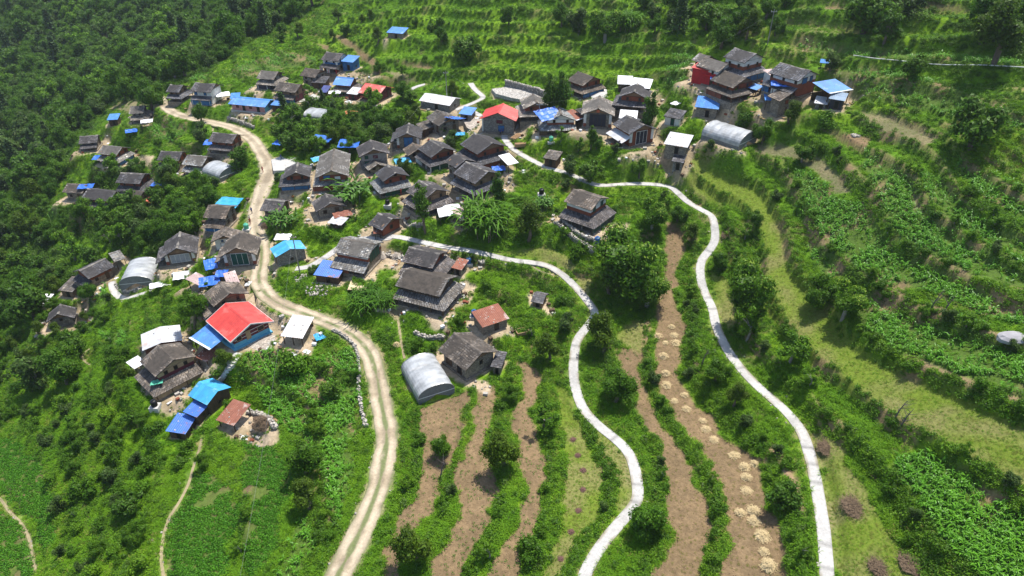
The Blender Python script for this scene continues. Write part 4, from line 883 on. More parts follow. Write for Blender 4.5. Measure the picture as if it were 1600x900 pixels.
S('white tin canopy directly uphill of the tall black door house', (968,178), (996,180), 4.0, rm=TINW, h=2.0)
S('rusty tin lean-to left of the ornament gabled house', (889,182), (905,177), 4.6, rm=TINRU, h=2.2, trim=True)
S('slate lean-to against the ornament gabled house', (908,179), (921,176), 5.0, rm=SLATE, roof='slate', h=2.4, half=WOOD)
S('white sheeted open shed with dark interior right of the largest house', (786,251), (803,247), 4.4, rm=TINW, h=2.0, half=WOOD)
S('pinkish tin sheeted shed beside the bamboo clump', (712,337), (735,331), 4.4, rm=TINP, h=1.8)
S('rusty red tin porch in front of the orange end walled house', (583,358), (596,357), 3.0, rm=TINRU, h=1.5)
S('small dark slate lean-to roof at the foot of the long left farmhouse', (102,443), (124,446), 5.0, rm=SLATEB, roof='slate', h=1.9, wall=MUDB)
S('ragged dark roofed shed uphill of the long left farmhouse', (174,403), (192,397), 4.0, rm=SLATEL, roof='slate', h=1.6)
S('white sheet roofed shed on posts behind the lone small stone house', (62,466), (78,467), 3.4, rm=TINW, h=1.8)
S('grey tin lean-to below the blue and white tarpaulin roofs', (352,437), (371,432), 4.0, rm=TINP, h=1.8)
S('streaked pale sheet roof left of the crumpled blue tarpaulin', (300,441), (317,430), 3.6, rm=TINP, h=1.8)
# tunnels
greenhouse('nearest plastic tunnel greenhouse beside the brown field', (653,554), (681,602), 6.3, 3.0)
greenhouse('plastic tunnel greenhouse at the end of the small hooked footpath', (222,402), (208,432), 6.8, 2.9)
greenhouse('half round plastic greenhouse beside the blue porched hamlet', (330,253), (357,262), 6.4, 2.8)
greenhouse('long curved plastic greenhouse at the foot of the eastern hamlet', (1113,189), (1172,207), 7.0, 3.0)
greenhouse('plastic greenhouse cut by the left picture edge', (-8,270), (14,274), 6.0, 2.6)
greenhouse('low grey white greenhouse hidden in trees below the upper hamlet', (482,170), (516,174), 6.0, 2.2)
# sheets and tarpaulins
SH = sheet
SH('blue tarpaulin awning left of the green door house', 331,412, 3.6,3.0,25,TARPB,h=1.6)
SH('crumpled blue tarpaulin over a shelter behind the dark slate house', 327,439, 3.2,4.0,20,TARPB,h=1.9)
SH('small blue and white sheet over a hutch by the green door house', 346,427, 2.2,2.4,5,TARPB,h=1.3)
SH('blue tarpaulin roof with white stripe beside the dirt road', 357,316, 4.2,5.6,-10,TARPT,h=2.2)
SH('turquoise tarpaulin bundle lying by the sheeted road shelter', 500,525, 1.8,2.0,30,TARPT,h=.5,props=False)
SH('blue rimmed sheet with drying grain laid on the grass', 560,446, 2.8,3.6,-5,mat('drying_grain', (.62,.5,.32), (.5,.4,.25), 3, .95, .2),h=.3,props=False,sag=.1,cat='drying sheet',name='drying_sheet')
SH('white sheet roof on poles above the turquoise tin hut', 442,370, 2.4,3.4,0,TINW,h=1.6,sag=.1)
SH('long white sheet at the path end near the tunnel greenhouse', 250,444, 2.0,4.2,25,TINW,h=1.0,sag=.1)
SH('white sheet in the forecourt of the grey shutter house', 283,430, 2.6,3.2,15,TINW,h=1.2,sag=.1)
SH('white tarpaulin stretched on poles in front of the conifer house', 702,328, 4.2,5.0,15,TINW,h=1.8,sag=.5)
SH('grey tarpaulin on poles below the rusty sheets', 528,344, 3.0,3.6,-20,TINS,h=1.2)
SH('rusty sheets lying beside the bleached straw heap', 535,334, 2.2,4.0,25,TINRU,h=1.3,sag=0,cat='tin sheet',name='tin_sheet')
SH('blue tarpaulin in trees nearest the long downhill house', 545,224, 4.4,5.2,0,TARPB,h=2.4)
SH('blue tarpaulin over the trees left of the other treetop tarpaulin', 503,216, 3.4,5.2,-15,TARPB,h=2.4)
SH('small blue tarpaulin by the meadow inside the road bend', 437,222, 3.0,3.0,-20,TARPB,h=1.4)
SH('light blue tarpaulin behind the long downhill slate house', 500,247, 2.2,4.2,35,TARPT,h=2.0)
SH('blue tarpaulin in front of the green porched house', 629,251, 2.6,3.8,20,TARPT,h=1.2)
SH('blue tarpaulin hanging over the corner of the tarpaulin patched roof', 711,184, 5.0,3.2,-30,TARPB,h=3.8,props=False,tilt=-.3)
SH('crumpled blue tarpaulin on the slate roof above the small paved yard', 857,178, 4.0,6.0,30,TARPB,h=4.6,props=False,tilt=.3)
SH('dark blue tarpaulin beside the white sheeted open shed', 779,263, 2.2,3.0,10,TARPB,h=1.2)
SH('small light blue tarpaulin below the schoolhouse plaza', 719,209, 1.6,2.4,5,TARPT,h=1.0)
SH('pale green tarpaulin lying on the skirt roof of the large stone house', 245,597, 1.6,2.0,20,TARPG,h=2.7,props=False,tilt=-.2)
SH('blue tarpaulin porch by the house inside the road bend', 331,222, 3.0,4.0,0,TARPB,h=1.8)
SH('blue tarpaulin left of the pale patched hamlet house', 155,246, 2.6,3.6,0,TARPB,h=1.6)
SH('small blue sheet at the edge of the tan yard near the forest', 205,204, 2.4,3.4,25,TARPB,h=1.4)
SH('white sheet on the wall of the house at the forest edge', 229,189, 2.2,3.4,20,TINW,h=1.8)
SH('blue tarpaulin on the roof corner of the western slate gable', 134,291, 2.4,4.2,10,TARPB,h=4.0,props=False)
SH('orange tarpaulin among trees in the western hamlet', 240,312, 2.8,3.6,10,TARPO,h=1.0)
SH('blue grey sheet beside the three tier slate house', 246,287, 2.6,3.0,-5,TARPB,h=1.4)
SH('white tin sheet between the blue door house and the pink walls', 348,147, 3.4,4.0,25,TINW,h=2.2,sag=.1)
SH('orange sheet lowest below the red striped roof', 547,176, 2.4,3.4,-20,TARPO,h=1.4)
SH('orange red cloth at the foot of the red striped roof', 574,149, 2.6,3.4,-10,TARPO,h=1.4)
SH('white tarpaulin uphill of the small green fronted hut', 1058,160, 1.6,3.6,45,TINW,h=1.4)
SH('small white sheet beside the dark blue clothed shelter', 523,144, 2.0,3.4,5,TINW,h=1.6)
SH('blue sheet near the left picture edge below the long farmhouse', 40,468, 3.0,3.6,60,TARPB,h=1.4)
SH('blue tarpaulin beside the tall narrow stone house, over rubble', 1222,131, 3.0,4.6,-15,TARPB,h=3.8,props=False)
SH('small blue cloth by the balcony of the red and white house', 1119,122, 2.0,2.6,-10,TARPB,h=2.8)
# ------------------------------------------------------------------ level the building plots, then build
SW_ = np.zeros_like(GZ); SZ_ = np.zeros_like(GZ); MW_ = np.zeros_like(GZ)
for (cx, cy, rz, L, W, zz, yard) in PADS:
    m = (np.abs(GX - cx) < 14) & (np.abs(GY - cy) < 14)
    dx, dy = GX[m] - cx, GY[m] - cy; ca, sa = math.cos(rz), math.sin(rz)
    a = np.abs(dx * ca + dy * sa) - L / 2; b = np.abs(-dx * sa + dy * ca) - W / 2; d = np.maximum(a, b)
    w = 1 - sstep(.5 + yard * .6, 3.6 + yard, d); v = np.exp(-np.maximum(d + 1, 0) * 1.1) * w + 1e-9 * w
    SW_[m] += v; SZ_[m] += v * (zz - .05); MW_[m] = np.maximum(MW_[m], w)
ok_ = SW_ > 0; GZ[ok_] = GZ[ok_] * (1 - MW_[ok_]) + SZ_[ok_] / SW_[ok_] * MW_[ok_]
for k, u in zip(*np.nonzero(near)):
    if DL[k, u] > 3.4: continue
    co, idx, d = KD.find((GX[k, u], GY[k, u], 0)); s = SC[idx]
    w = 1 - min(max((d - s[3] - .2) / (2.6 if s[3] > 1 else 1.6), 0), 1); w = w * w * (3 - 2 * w)
    GZ[k, u] = GZ[k, u] * (1 - w) + (s[2] - .03) * w
for fn_, lab, loc, rz, W, k in JOBS: fn_(lab, loc, rz, W, k)

# ------------------------------------------------------------------ ground sheet
CV = cover(GX, GY, GZ)
def nz(sc, s): return fbm(GX, GY, sc, s)
def mixc(a, b, t): return np.array(a)[None, None] * (1 - t[..., None]) + np.array(b)[None, None] * t[..., None]
n1, n2, n3 = nz(14, 41), nz(4, 44), nz(1.2, 47)
C = mixc((.080,.175,.006), (.130,.235,.008), sstep(.35, .65, n1))
C = C * (1 - (sstep(.60, .72, n2) * .65)[..., None]) + np.array((.16,.125,.06)) * (sstep(.60, .72, n2) * .65)[..., None]
def put(cls, ca, cb, t, soft=0):
    m = CV == cls; cc = mixc(ca, cb, t); C[m] = cc[m]
put(TILL_, (.215,.148,.080), (.160,.112,.060), sstep(.3, .7, n3 * .6 + n2 * .4))
put(FALL_, (.19,.165,.085), (.145,.14,.065), sstep(.4, .6, n2))
put(MOWN_, (.125,.175,.020), (.175,.175,.055), sstep(.42, .66, n2 * .6 + n1 * .4))
put(CORN_, (.07,.12,.018), (.19,.14,.07), sstep(.52, .7, n2))
put(CROP_, (.09,.13,.025), (.13,.12,.045), sstep(.4, .7, n2))
put(YARD_, (.44,.345,.235), (.26,.205,.12), sstep(.35, .7, n3 * .5 + n2 * .5))
put(FOR_, (.05,.09,.012), (.13,.11,.05), sstep(.5, .7, n1))
ft = T - np.floor(T); lip = np.clip(sstep(.03, .07, ft) * (1 - sstep(.12, .17, ft)) * sstep(.46, .56, fbm(GX, GY, 7, 130)), 0, 1) * (mR > .5) * np.isin(CV, (CORN_, WILD_)) * (PX > 1180)
C = C * (1 - lip[..., None]) + np.array((.30,.205,.12)) * lip[..., None]
# bare trodden earth beside road and paths, bare soil on some bank faces
e = (1 - sstep(0, 1.3, DL)) * sstep(.3, .6, n3) * .9; e = np.where((LI >= 0), e, 0); e = e * np.where(LI == 0, .75, .35)
C = C * (1 - e[..., None]) + np.array((.30,.235,.15)) * e[..., None]
ri = RI * sstep(.55, .72, n2) * .8; ri = np.where((CV == TILL_) | (CV == YARD_) | (topm > .4), 0, ri)
C = C * (1 - ri[..., None]) + np.array((.27,.18,.10)) * ri[..., None]
for _ in range(1): C[1:-1, 1:-1] = (C[1:-1, 1:-1] * 4 + C[:-2, 1:-1] + C[2:, 1:-1] + C[1:-1, :-2] + C[1:-1, 2:]) / 8
GZ = GZ + (CV == TILL_) * (n3 - .5) * .12
rough = ((CV == WILD_) | (CV == FOR_)) & (DL > 1)
GZ = GZ + rough * ((nz(2.5, 60) - .5) * (.5 - .35 * topm))
me = bpy.data.meshes.new('ground')
idx = np.arange(NR * NC).reshape(NR, NC); q = np.stack([idx[:-1, :-1], idx[:-1, 1:], idx[1:, 1:], idx[1:, :-1]], -1).reshape(-1, 4)
me.vertices.add(NR * NC); me.vertices.foreach_set('co', np.stack([GX, GY, GZ], -1).astype(np.float32).ravel())
me.loops.add(q.size); me.loops.foreach_set('vertex_index', q.ravel().astype(np.int32))
me.polygons.add(len(q)); me.polygons.foreach_set('loop_start', (np.arange(len(q)) * 4).astype(np.int32)); me.polygons.foreach_set('loop_total', np.full(len(q), 4, np.int32))
me.polygons.foreach_set('use_smooth', np.ones(len(q), bool)); me.update()
ca = me.color_attributes.new('cover', 'FLOAT_COLOR', 'POINT'); ca.data.foreach_set('color', np.concatenate([C, np.ones(C.shape[:2] + (1,))], -1).astype(np.float32).ravel())
def groundmat():
    m = bpy.data.materials.new('ground'); m.use_nodes = True; nt = m.node_tree; N = nt.nodes; L = nt.links; b = N['Principled BSDF']
    b.inputs['Roughness'].default_value = .95; b.inputs['Specular IOR Level'].default_value = .15
    a = N.new('ShaderNodeAttribute'); a.attribute_name = 'cover'; g = N.new('ShaderNodeNewGeometry')
    no = N.new('ShaderNodeTexNoise'); no.inputs['Scale'].default_value = 1.7; no.inputs['Detail'].default_value = 8; no.inputs['Roughness'].default_value = .75; L.new(g.outputs['Position'], no.inputs['Vector'])
    mr = N.new('ShaderNodeMapRange'); mr.inputs[1].default_value = .3; mr.inputs[2].default_value = .7; mr.inputs[3].default_value = .62; mr.inputs[4].default_value = 1.38; L.new(no.outputs[0], mr.inputs[0])
    s = N.new('ShaderNodeVectorMath'); s.operation = 'SCALE'; L.new(a.outputs['Color'], s.inputs[0]); L.new(mr.outputs[0], s.inputs['Scale']); L.new(s.outputs[0], b.inputs['Base Color'])
    bp = N.new('ShaderNodeBump'); bp.inputs['Strength'].default_value = .9; bp.inputs['Distance'].default_value = .18; L.new(no.outputs[0], bp.inputs['Height']); L.new(bp.outputs[0], b.inputs['Normal']); return m
me.materials.append(groundmat()); g_ = link('ground', me); g_['kind'] = 'structure'

# ------------------------------------------------------------------ dirt road and concrete footpaths
def ribbon(xy, z, hw, off, wob, thick, n_across, kind):
    d = np.gradient(xy, axis=0); d /= np.linalg.norm(d, axis=1)[:, None] + 1e-9; nr = np.stack([-d[:, 1], d[:, 0]], 1)
    for _ in range(4): nr[1:-1] = (nr[:-2] + 2 * nr[1:-1] + nr[2:]) / 4
    return nr
def roadmat():
    m = bpy.data.materials.new('dirt_road'); m.use_nodes = True; nt = m.node_tree; N = nt.nodes; L = nt.links; b = N['Principled BSDF']; b.inputs['Roughness'].default_value = .95
    a = N.new('ShaderNodeAttribute'); a.attribute_name = 'cover'; g = N.new('ShaderNodeNewGeometry')
    no = N.new('ShaderNodeTexNoise'); no.inputs['Scale'].default_value = 2.2; no.inputs['Detail'].default_value = 8; no.inputs['Roughness'].default_value = .7; L.new(g.outputs['Position'], no.inputs['Vector'])
    mr = N.new('ShaderNodeMapRange'); mr.inputs[1].default_value = .3; mr.inputs[2].default_value = .7; mr.inputs[3].default_value = .78; mr.inputs[4].default_value = 1.2; L.new(no.outputs[0], mr.inputs[0])
    s = N.new('ShaderNodeVectorMath'); s.operation = 'SCALE'; L.new(a.outputs['Color'], s.inputs[0]); L.new(mr.outputs[0], s.inputs['Scale']); L.new(s.outputs[0], b.inputs['Base Color'])
    bp = N.new('ShaderNodeBump'); bp.inputs['Strength'].default_value = .6; bp.inputs['Distance'].default_value = .1; L.new(no.outputs[0], bp.inputs['Height']); L.new(bp.outputs[0], b.inputs['Normal']); return m
ROADM = roadmat()
ROADC = []   # samples of the grassy middle strip, for tufts
def make_ribbon(name, xy, z, hw, colf, off, nA=13, thick=.25):
    nr = ribbon(xy, z, hw, off, 0, 0, nA, '')
    us = np.linspace(-1, 1, nA); n = len(xy); V = []; CC = []
    s = np.cumsum(np.r_[0, np.linalg.norm(np.diff(xy, axis=0), axis=1)])
    wl = 1 + (vnoise(s, s * 0, 2.5, 71) - .5) * (.22 if name == 'road' else .05) ; wr = 1 + (vnoise(s, s * 0 + 9, 2.5, 72) - .5) * (.22 if name == 'road' else .05)
    W_ = hw if np.ndim(hw) else np.full(n, hw)
    for j, u in enumerate(us):
        k = np.where(u < 0, wl, wr) * W_; p = xy + nr * (u * k)[:, None]
        zz = np.maximum(z, 0 * z - 999) + off if name != 'trail' else hz(p[:, 0], p[:, 1]) + off
        if name == 'road':
            rut = -.06 * np.exp(-((abs(u) - .5) / .2) ** 2); zz = zz + rut - (.1 if abs(u) == 1 else 0)
        V.append(np.stack([p[:, 0], p[:, 1], zz], 1)); CC.append(colf(p, u, s))
    if thick:
        for sgn, j in ((-1, 0), (1, nA - 1)): pass
        lo0 = V[0].copy(); lo0[:, 2] -= thick; lo1 = V[-1].copy(); lo1[:, 2] -= thick
        V = [lo0] + V + [lo1]; CC = [CC[0]] + CC + [CC[-1]]
    m_ = len(V); V = np.stack(V, 1).reshape(-1, 3); CC = np.stack(CC, 1).reshape(-1, 3); ix = np.arange(n * m_).reshape(n, m_)
    F_ = np.stack([ix[:-1, :-1], ix[1:, :-1], ix[1:, 1:], ix[:-1, 1:]], -1).reshape(-1, 4)[:, ::-1]
    me = bpy.data.meshes.new(name); me.from_pydata(V.tolist(), [], F_.tolist())
    c = me.color_attributes.new('cover', 'FLOAT_COLOR', 'POINT'); c.data.foreach_set('color', np.concatenate([CC, np.ones((len(CC), 1))], 1).astype(np.float32).ravel())
    me.materials.append(ROADM); return me
def rcol(p, u, s):
    nn = fbm(p[:, 0], p[:, 1], 2.2, 80); b = np.array((.43,.355,.25)); b2 = np.array((.30,.24,.16)); g = np.array((.13,.155,.055))
    _, py = project(p[:, 0], p[:, 1], hz(p[:, 0], p[:, 1]))
    grass = (1 - sstep(.08, .26, abs(u) + (nn - .5) * .5)) * sstep(335, 400, py) * sstep(.28, .5, nn + sstep(480, 650, py) * .2) * .95
    edge = sstep(.74, 1.0, abs(u) + (nn - .5) * .45) * .8
    t = np.clip(grass + edge, 0, 1)[:, None]; bb = b * (1 - sstep(.4, .7, nn))[:, None] + b2 * sstep(.4, .7, nn)[:, None]
    rutm = np.exp(-((abs(u) - .5) / .22) ** 2); bb = bb * (.80 + .32 * rutm)
    return bb * (1 - t) + g * t
def pcol(p, u, s):
    k = np.floor(s / 3.2); h = vnoise(k * 7.3, k * 0, 1.0, 91) ; nn = fbm(p[:, 0], p[:, 1], .8, 92)
    joint = (np.abs(s / 3.2 - np.round(s / 3.2)) < .035)
    c = np.array((.44,.425,.40))[None] * (.90 + .16 * h + .16 * (nn - .5) - .16 * sstep(.6, .75, fbm(p[:, 0], p[:, 1], 5, 95)))[:, None]
    mud = (sstep(.52, .72, fbm(p[:, 0], p[:, 1], 2.6, 97)) * sstep(.45, .8, abs(u)) * .7)[:, None] if abs(u) > .4 else 0
    c = c * (1 - mud) + np.array((.26,.22,.14)) * mud
    return c * np.where(joint, .62, 1)[:, None] * (0.8 if abs(u) > .95 else 1)
def tcol(p, u, s):
    nn = fbm(p[:, 0], p[:, 1], 1.2, 80)[:, None]; return np.array((.26,.215,.12))[None] * (.8 + .5 * nn)
LAB = {}
for li, (name, xy, z, hw) in enumerate(LINES):
    if name == 'road':
        px_, py_ = project(xy[:, 0], xy[:, 1], z)
        wv = hw * (1 + .55 * np.exp(-((py_ - 275) / 22) ** 2)); me = make_ribbon('road', xy, z, wv, rcol, .05, 25, .3); o = link('dirt_road', me); o['kind'] = 'structure'
    elif name == 'trail': o = link('trail', make_ribbon('trail', xy, z, hw, tcol, .05, 5, .1)); o['kind'] = 'structure'
    else: o = link('footpath', make_ribbon('path', xy, z, hw, pcol, .07, 9, .3)); o['kind'] = 'structure'
# side apron at the road junction
ap = MB(); 
def patch(name, poly, m, off=.06, th=.25):
    P = [at(*p) for p in poly]; z = max(p.z for p in P) * .5 + sum(p.z for p in P) / len(P) * .5 + off; c = Vector((sum(p.x for p in P) / len(P), sum(p.y for p in P) / len(P), z)); b = MB()
    for i in range(len(P)):
        a, d = P[i], P[(i + 1) % len(P)]; za = max(a.z + off, z - .4); A, D = Vector((a.x, a.y, za)), Vector((d.x, d.y, max(d.z + off, z - .4)))
        b.tri(c, A, D); b.quad(D, A, A - V3(0, 0, th + .6), D - V3(0, 0, th + .6))
    o = b.build(name, m); o['kind'] = 'structure'; return o
patch('plaza', [(724,190),(756,181),(760,205),(750,211),(730,208)], PAVE); patch('terrace_floor', [(768,142),(800,133),(845,148),(838,160),(800,160),(775,153)], mat('rubble_floor', (.52,.49,.45), (.36,.33,.29), 2, .95, .8, kind='stone'))
patch('forecourt', [(384,540),(414,520),(432,524),(424,546),(405,550)], PAVE); patch('forecourt', [(247,430),(300,418),(296,425),(282,432),(248,436)], PAVE)
patch('terrace_floor', [(456,160),(490,147),(502,152),(492,160)], CONC); patch('terrace_floor', [(910,130),(948,142),(950,152),(925,156)], CONC)
patch('forecourt', [(424,251),(440,244),(462,246),(468,256),(445,268),(428,272)], CONC)

# ------------------------------------------------------------------ dry stone walls (stones joined into one part each)
def drywall(label, pts, w, h, core=True, size=.28):
    xy = resample(pts, .4); b = MB(); c = MB(); o = at(*pts[0]); T = thing('dry_stone_wall', label, 'stone wall', o, 0, 'dry stone walls')
    z = hz(xy[:, 0], xy[:, 1])
    for i in range(len(xy) - 1):
        d = xy[i + 1] - xy[i]; n = np.array([-d[1], d[0]]) / (np.linalg.norm(d) + 1e-9)
        A, B_ = xy[i] - n * w / 2, xy[i] + n * w / 2; C_, D_ = xy[i + 1] + n * w / 2, xy[i + 1] - n * w / 2
        f = lambda p, zz: (p[0] - o.x, p[1] - o.y, zz - o.z)
        c.hexa([f(A, z[i] - 1), f(B_, z[i] - 1), f(C_, z[i + 1] - 1), f(D_, z[i + 1] - 1), f(A, z[i] + h - .15), f(B_, z[i] + h - .15), f(C_, z[i + 1] + h - .15), f(D_, z[i + 1] + h - .15)])
        for k in range(int(2 + h * 2)):
            q = xy[i] + d * RR.random() + n * RR.uniform(-w * .55, w * .55); zz = z[i] + (h - .1 if RR.random() < .5 else RR.uniform(0, h))
            stone_mesh(b, (q[0] - o.x, q[1] - o.y, zz - o.z), size * RR.uniform(.7, 1.3), RR)
    c.build('core', STONEG, T); s = b.build('stones', ROCKT, T); s['kind'] = 'stuff'
drywall('pale stone wall following the near side of the dirt road bend', [(520,517),(540,528),(556,545),(561,575),(561,610),(566,645),(572,668)], .45, .5, size=.22)
drywall('long grey retaining wall with white top above the rubble terrace', [(790,134),(820,142),(850,151),(862,158)], .6, 1.6)
drywall('stone wall running from the rusty shed round the lower yard', [(388,645),(408,650),(424,660),(431,672)], .7, .6)
drywall('low stone wall between bamboo hedge and the lone old stone house', [(648,522),(668,530),(695,530)], .6, .7)
drywall('stepped stone terrace wall below the lone two storey house', [(868,350),(885,365),(905,380),(928,394)], .6, .7)
drywall('second stone terrace course below the lone two storey house', [(876,346),(905,368),(935,387)], .6, .6)
drywall('stone wall along the meadow below the pink walled house', [(356,186),(380,193),(398,201)], .6, .7)
drywall('stone edge of the yard beside the hamlet with white walled house', [(592,398),(618,404),(640,410)], .6, .6)
drywall('low wall in front of the black shutter house and conifer', [(630,345),(648,352),(662,354)], .6, .6)
drywall('curved stone edge enclosing the hooked footpath', [(182,445),(190,455),(205,456),(222,449)], .5, .4)
# steps up to the red roofed house
T = thing('stone_steps', 'flight of pale stone steps climbing to the red roofed house', 'steps', at(352,585), 0)
xy = resample([(346,590),(360,570),(374,552)], .5); o_ = T.location
for i in range(len(xy) - 1):
    b = MB(); z = float(hz(*xy[i])); d = xy[i + 1] - xy[i]; b.box(-.32, .32, -.8, .8, -.5, .18); s = b.build('step', CONC, T); s.location = (xy[i][0] - o_.x, xy[i][1] - o_.y, z - o_.z); s.rotation_euler = (0, 0, math.atan2(d[1], d[0]))
# ------------------------------------------------------------------ plants
def leafmat(name, a, b, rough=.55, trans=.45, patch=None):
    m = bpy.data.materials.new(name); m.use_nodes = True; nt = m.node_tree; N = nt.nodes; L = nt.links; B = N['Principled BSDF']
    a = (a[0] * 1.06, a[1] * 1.22, a[2] * .72); b = (b[0] * 1.06, b[1] * 1.2, b[2] * .72); B.inputs['Roughness'].default_value = rough; B.inputs['Specular IOR Level'].default_value = .28
    oi = N.new('ShaderNodeObjectInfo'); g = N.new('ShaderNodeNewGeometry'); no = N.new('ShaderNodeTexNoise'); no.inputs['Scale'].default_value = .09; no.inputs['Detail'].default_value = 3
    L.new(g.outputs['Position'], no.inputs['Vector'])
    ad = N.new('ShaderNodeMath'); ad.operation = 'MULTIPLY_ADD'; L.new(oi.outputs['Random'], ad.inputs[0]); ad.inputs[1].default_value = .55
    mr = N.new('ShaderNodeMapRange'); mr.inputs[1].default_value = .35; mr.inputs[2].default_value = .65; mr.inputs[3].default_value = 0; mr.inputs[4].default_value = .45; L.new(no.outputs[0], mr.inputs[0]); L.new(mr.outputs[0], ad.inputs[2])
    mx = N.new('ShaderNodeMix'); mx.data_type = 'RGBA'; L.new(ad.outputs[0], mx.inputs[0]); mx.inputs[6].default_value = (*a, 1); mx.inputs[7].default_value = (*b, 1)
    at_ = N.new('ShaderNodeAttribute'); at_.attribute_name = 'tone'
    mu = N.new('ShaderNodeMix'); mu.data_type = 'RGBA'; mu.blend_type = 'MULTIPLY'; mu.inputs[0].default_value = 1; L.new(mx.outputs[2], mu.inputs[6]); L.new(at_.outputs['Color'], mu.inputs[7])
    L.new(mu.outputs[2], B.inputs['Base Color'])
    tr = N.new('ShaderNodeBsdfTranslucent'); L.new(mu.outputs[2], tr.inputs['Color']); ms = N.new('ShaderNodeMixShader'); ms.inputs[0].default_value = trans
    L.new(B.outputs[0], ms.inputs[1]); L.new(tr.outputs[0], ms.inputs[2]); L.new(ms.outputs[0], N['Material Output'].inputs[0]); return m
LM_BROAD = leafmat('leaves_green', (.052,.122,.009), (.098,.190,.010))
LM_BROAD2 = leafmat('leaves_olive', (.060,.105,.010), (.105,.160,.012))
LM_DARK = leafmat('leaves_dark', (.056,.120,.014), (.100,.180,.018))  # for dark-leaved trees; on the far forest it stands in for cloud shade
LM_LIME = leafmat('leaves_lime', (.075,.165,.012), (.115,.21,.014))
LM_GREY = leafmat('leaves_greyish', (.058,.098,.032), (.090,.140,.042))
LM_PINE = leafmat('needles', (.045,.080,.030), (.062,.105,.036), .7, .1)
LM_GRASS = leafmat('grass_blades', (.085,.185,.005), (.160,.250,.007), .7, .35)
LM_GRASSD = leafmat('dry_grass', (.17,.165,.045), (.24,.195,.08), .8, .3)
LM_CORN = leafmat('corn_leaves', (.080,.195,.018), (.115,.240,.022), .42, .3)
LM_WEED = leafmat('weed_leaves', (.058,.140,.006), (.120,.215,.008), .6, .3)
LM_CROP = leafmat('crop_leaves', (.055,.170,.012), (.085,.215,.014), .6, .3)
LM_BANANA = leafmat('banana_leaves', (.060,.125,.020), (.085,.160,.030), .5, .35)
BARK = mat('bark', (.17,.135,.10), (.09,.07,.055), 3, .95, .5); BARKG = mat('pale_bark', (.30,.275,.24), (.2,.18,.155), 3, .95, .4)
TWIG = mat('bare_twigs', (.16,.13,.12), (.11,.09,.08), 2, .95, .3)
def arr_mesh(name, V, Fc, tone, m, k=4):
    me = bpy.data.meshes.new(name); V = np.asarray(V, np.float32).reshape(-1, 3); nf = len(V) // k
    me.vertices.add(len(V)); me.vertices.foreach_set('co', V.ravel()); me.loops.add(nf * k); me.loops.foreach_set('vertex_index', np.arange(nf * k, dtype=np.int32))
    me.polygons.add(nf); me.polygons.foreach_set('loop_start', (np.arange(nf) * k).astype(np.int32)); me.polygons.foreach_set('loop_total', np.full(nf, k, np.int32)); me.update()
    ca = me.color_attributes.new('tone', 'FLOAT_COLOR', 'CORNER'); t = np.repeat(np.concatenate([tone, np.ones((nf, 1))], 1).astype(np.float32), k, axis=0); ca.data.foreach_set('color', t.ravel()); me.materials.append(m); return me
def leaf_quads(P, Nn, size, rng, asp=.55):
    n = len(P); t = rng.normal(size=(n, 3)); t -= (t * Nn).sum(1)[:, None] * Nn; t /= np.linalg.norm(t, axis=1)[:, None] + 1e-9; b = np.cross(Nn, t)
    s = size * rng.uniform(.65, 1.35, n)[:, None]
    return np.stack([P - t * s * .5, P + b * s * asp * .5 - Nn * s * .04, P + t * s * .5 - Nn * s * .18, P - b * s * asp * .5 - Nn * s * .04], 1)
def crown(name, m, seed, nblob=14, nleaf=1500, size=.10, shape=(1, 1, .85), blob=(.28, .46), tips=None, core=True, droop=0):
    """a crown of radius about 1, centre at 0: leaves spread over uneven clumps"""
    rng = np.random.default_rng(seed); B = []
    for i in range(nblob):
        d = rng.normal(size=3); d /= np.linalg.norm(d); r = rng.uniform(.25, .78); B.append((d * r * np.array(shape), rng.uniform(*blob)))
    w = np.array([b[1] ** 2 for b in B]); ci = rng.choice(nblob, nleaf, p=w / w.sum())
    d = rng.normal(size=(nleaf, 3)); d[:, 2] += .25; d /= np.linalg.norm(d, axis=1)[:, None]
    cen = np.array([b[0] for b in B])[ci]; rad = np.array([b[1] for b in B])[ci]
    P = cen + d * (rad * rng.uniform(.62, 1.12, nleaf) ** 1)[:, None] * np.array((1, 1, .85))
    Nn = d + rng.normal(size=(nleaf, 3)) * .55; Nn[:, 2] += .3; Nn /= np.linalg.norm(Nn, axis=1)[:, None]
    P[:, 2] -= droop * (P[:, 0] ** 2 + P[:, 1] ** 2)
    Q = leaf_quads(P, Nn, size, rng); g = np.clip(rng.normal(1, .2, nleaf), .5, 1.6)
    tone = np.stack([g * rng.uniform(.88, 1.15, nleaf), g, g * rng.uniform(.8, 1.1, nleaf)], 1)
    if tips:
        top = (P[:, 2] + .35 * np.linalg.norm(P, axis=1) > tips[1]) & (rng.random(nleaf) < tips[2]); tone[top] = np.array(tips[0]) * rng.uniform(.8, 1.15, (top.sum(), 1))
    V = Q.reshape(-1, 3)
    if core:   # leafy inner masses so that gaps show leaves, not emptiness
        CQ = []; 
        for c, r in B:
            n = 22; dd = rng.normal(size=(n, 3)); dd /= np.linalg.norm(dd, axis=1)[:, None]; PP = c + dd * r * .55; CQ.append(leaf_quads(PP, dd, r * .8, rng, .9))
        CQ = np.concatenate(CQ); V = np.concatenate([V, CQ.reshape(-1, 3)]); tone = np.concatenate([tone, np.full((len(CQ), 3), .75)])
    return arr_mesh(name, V, None, tone, m), B
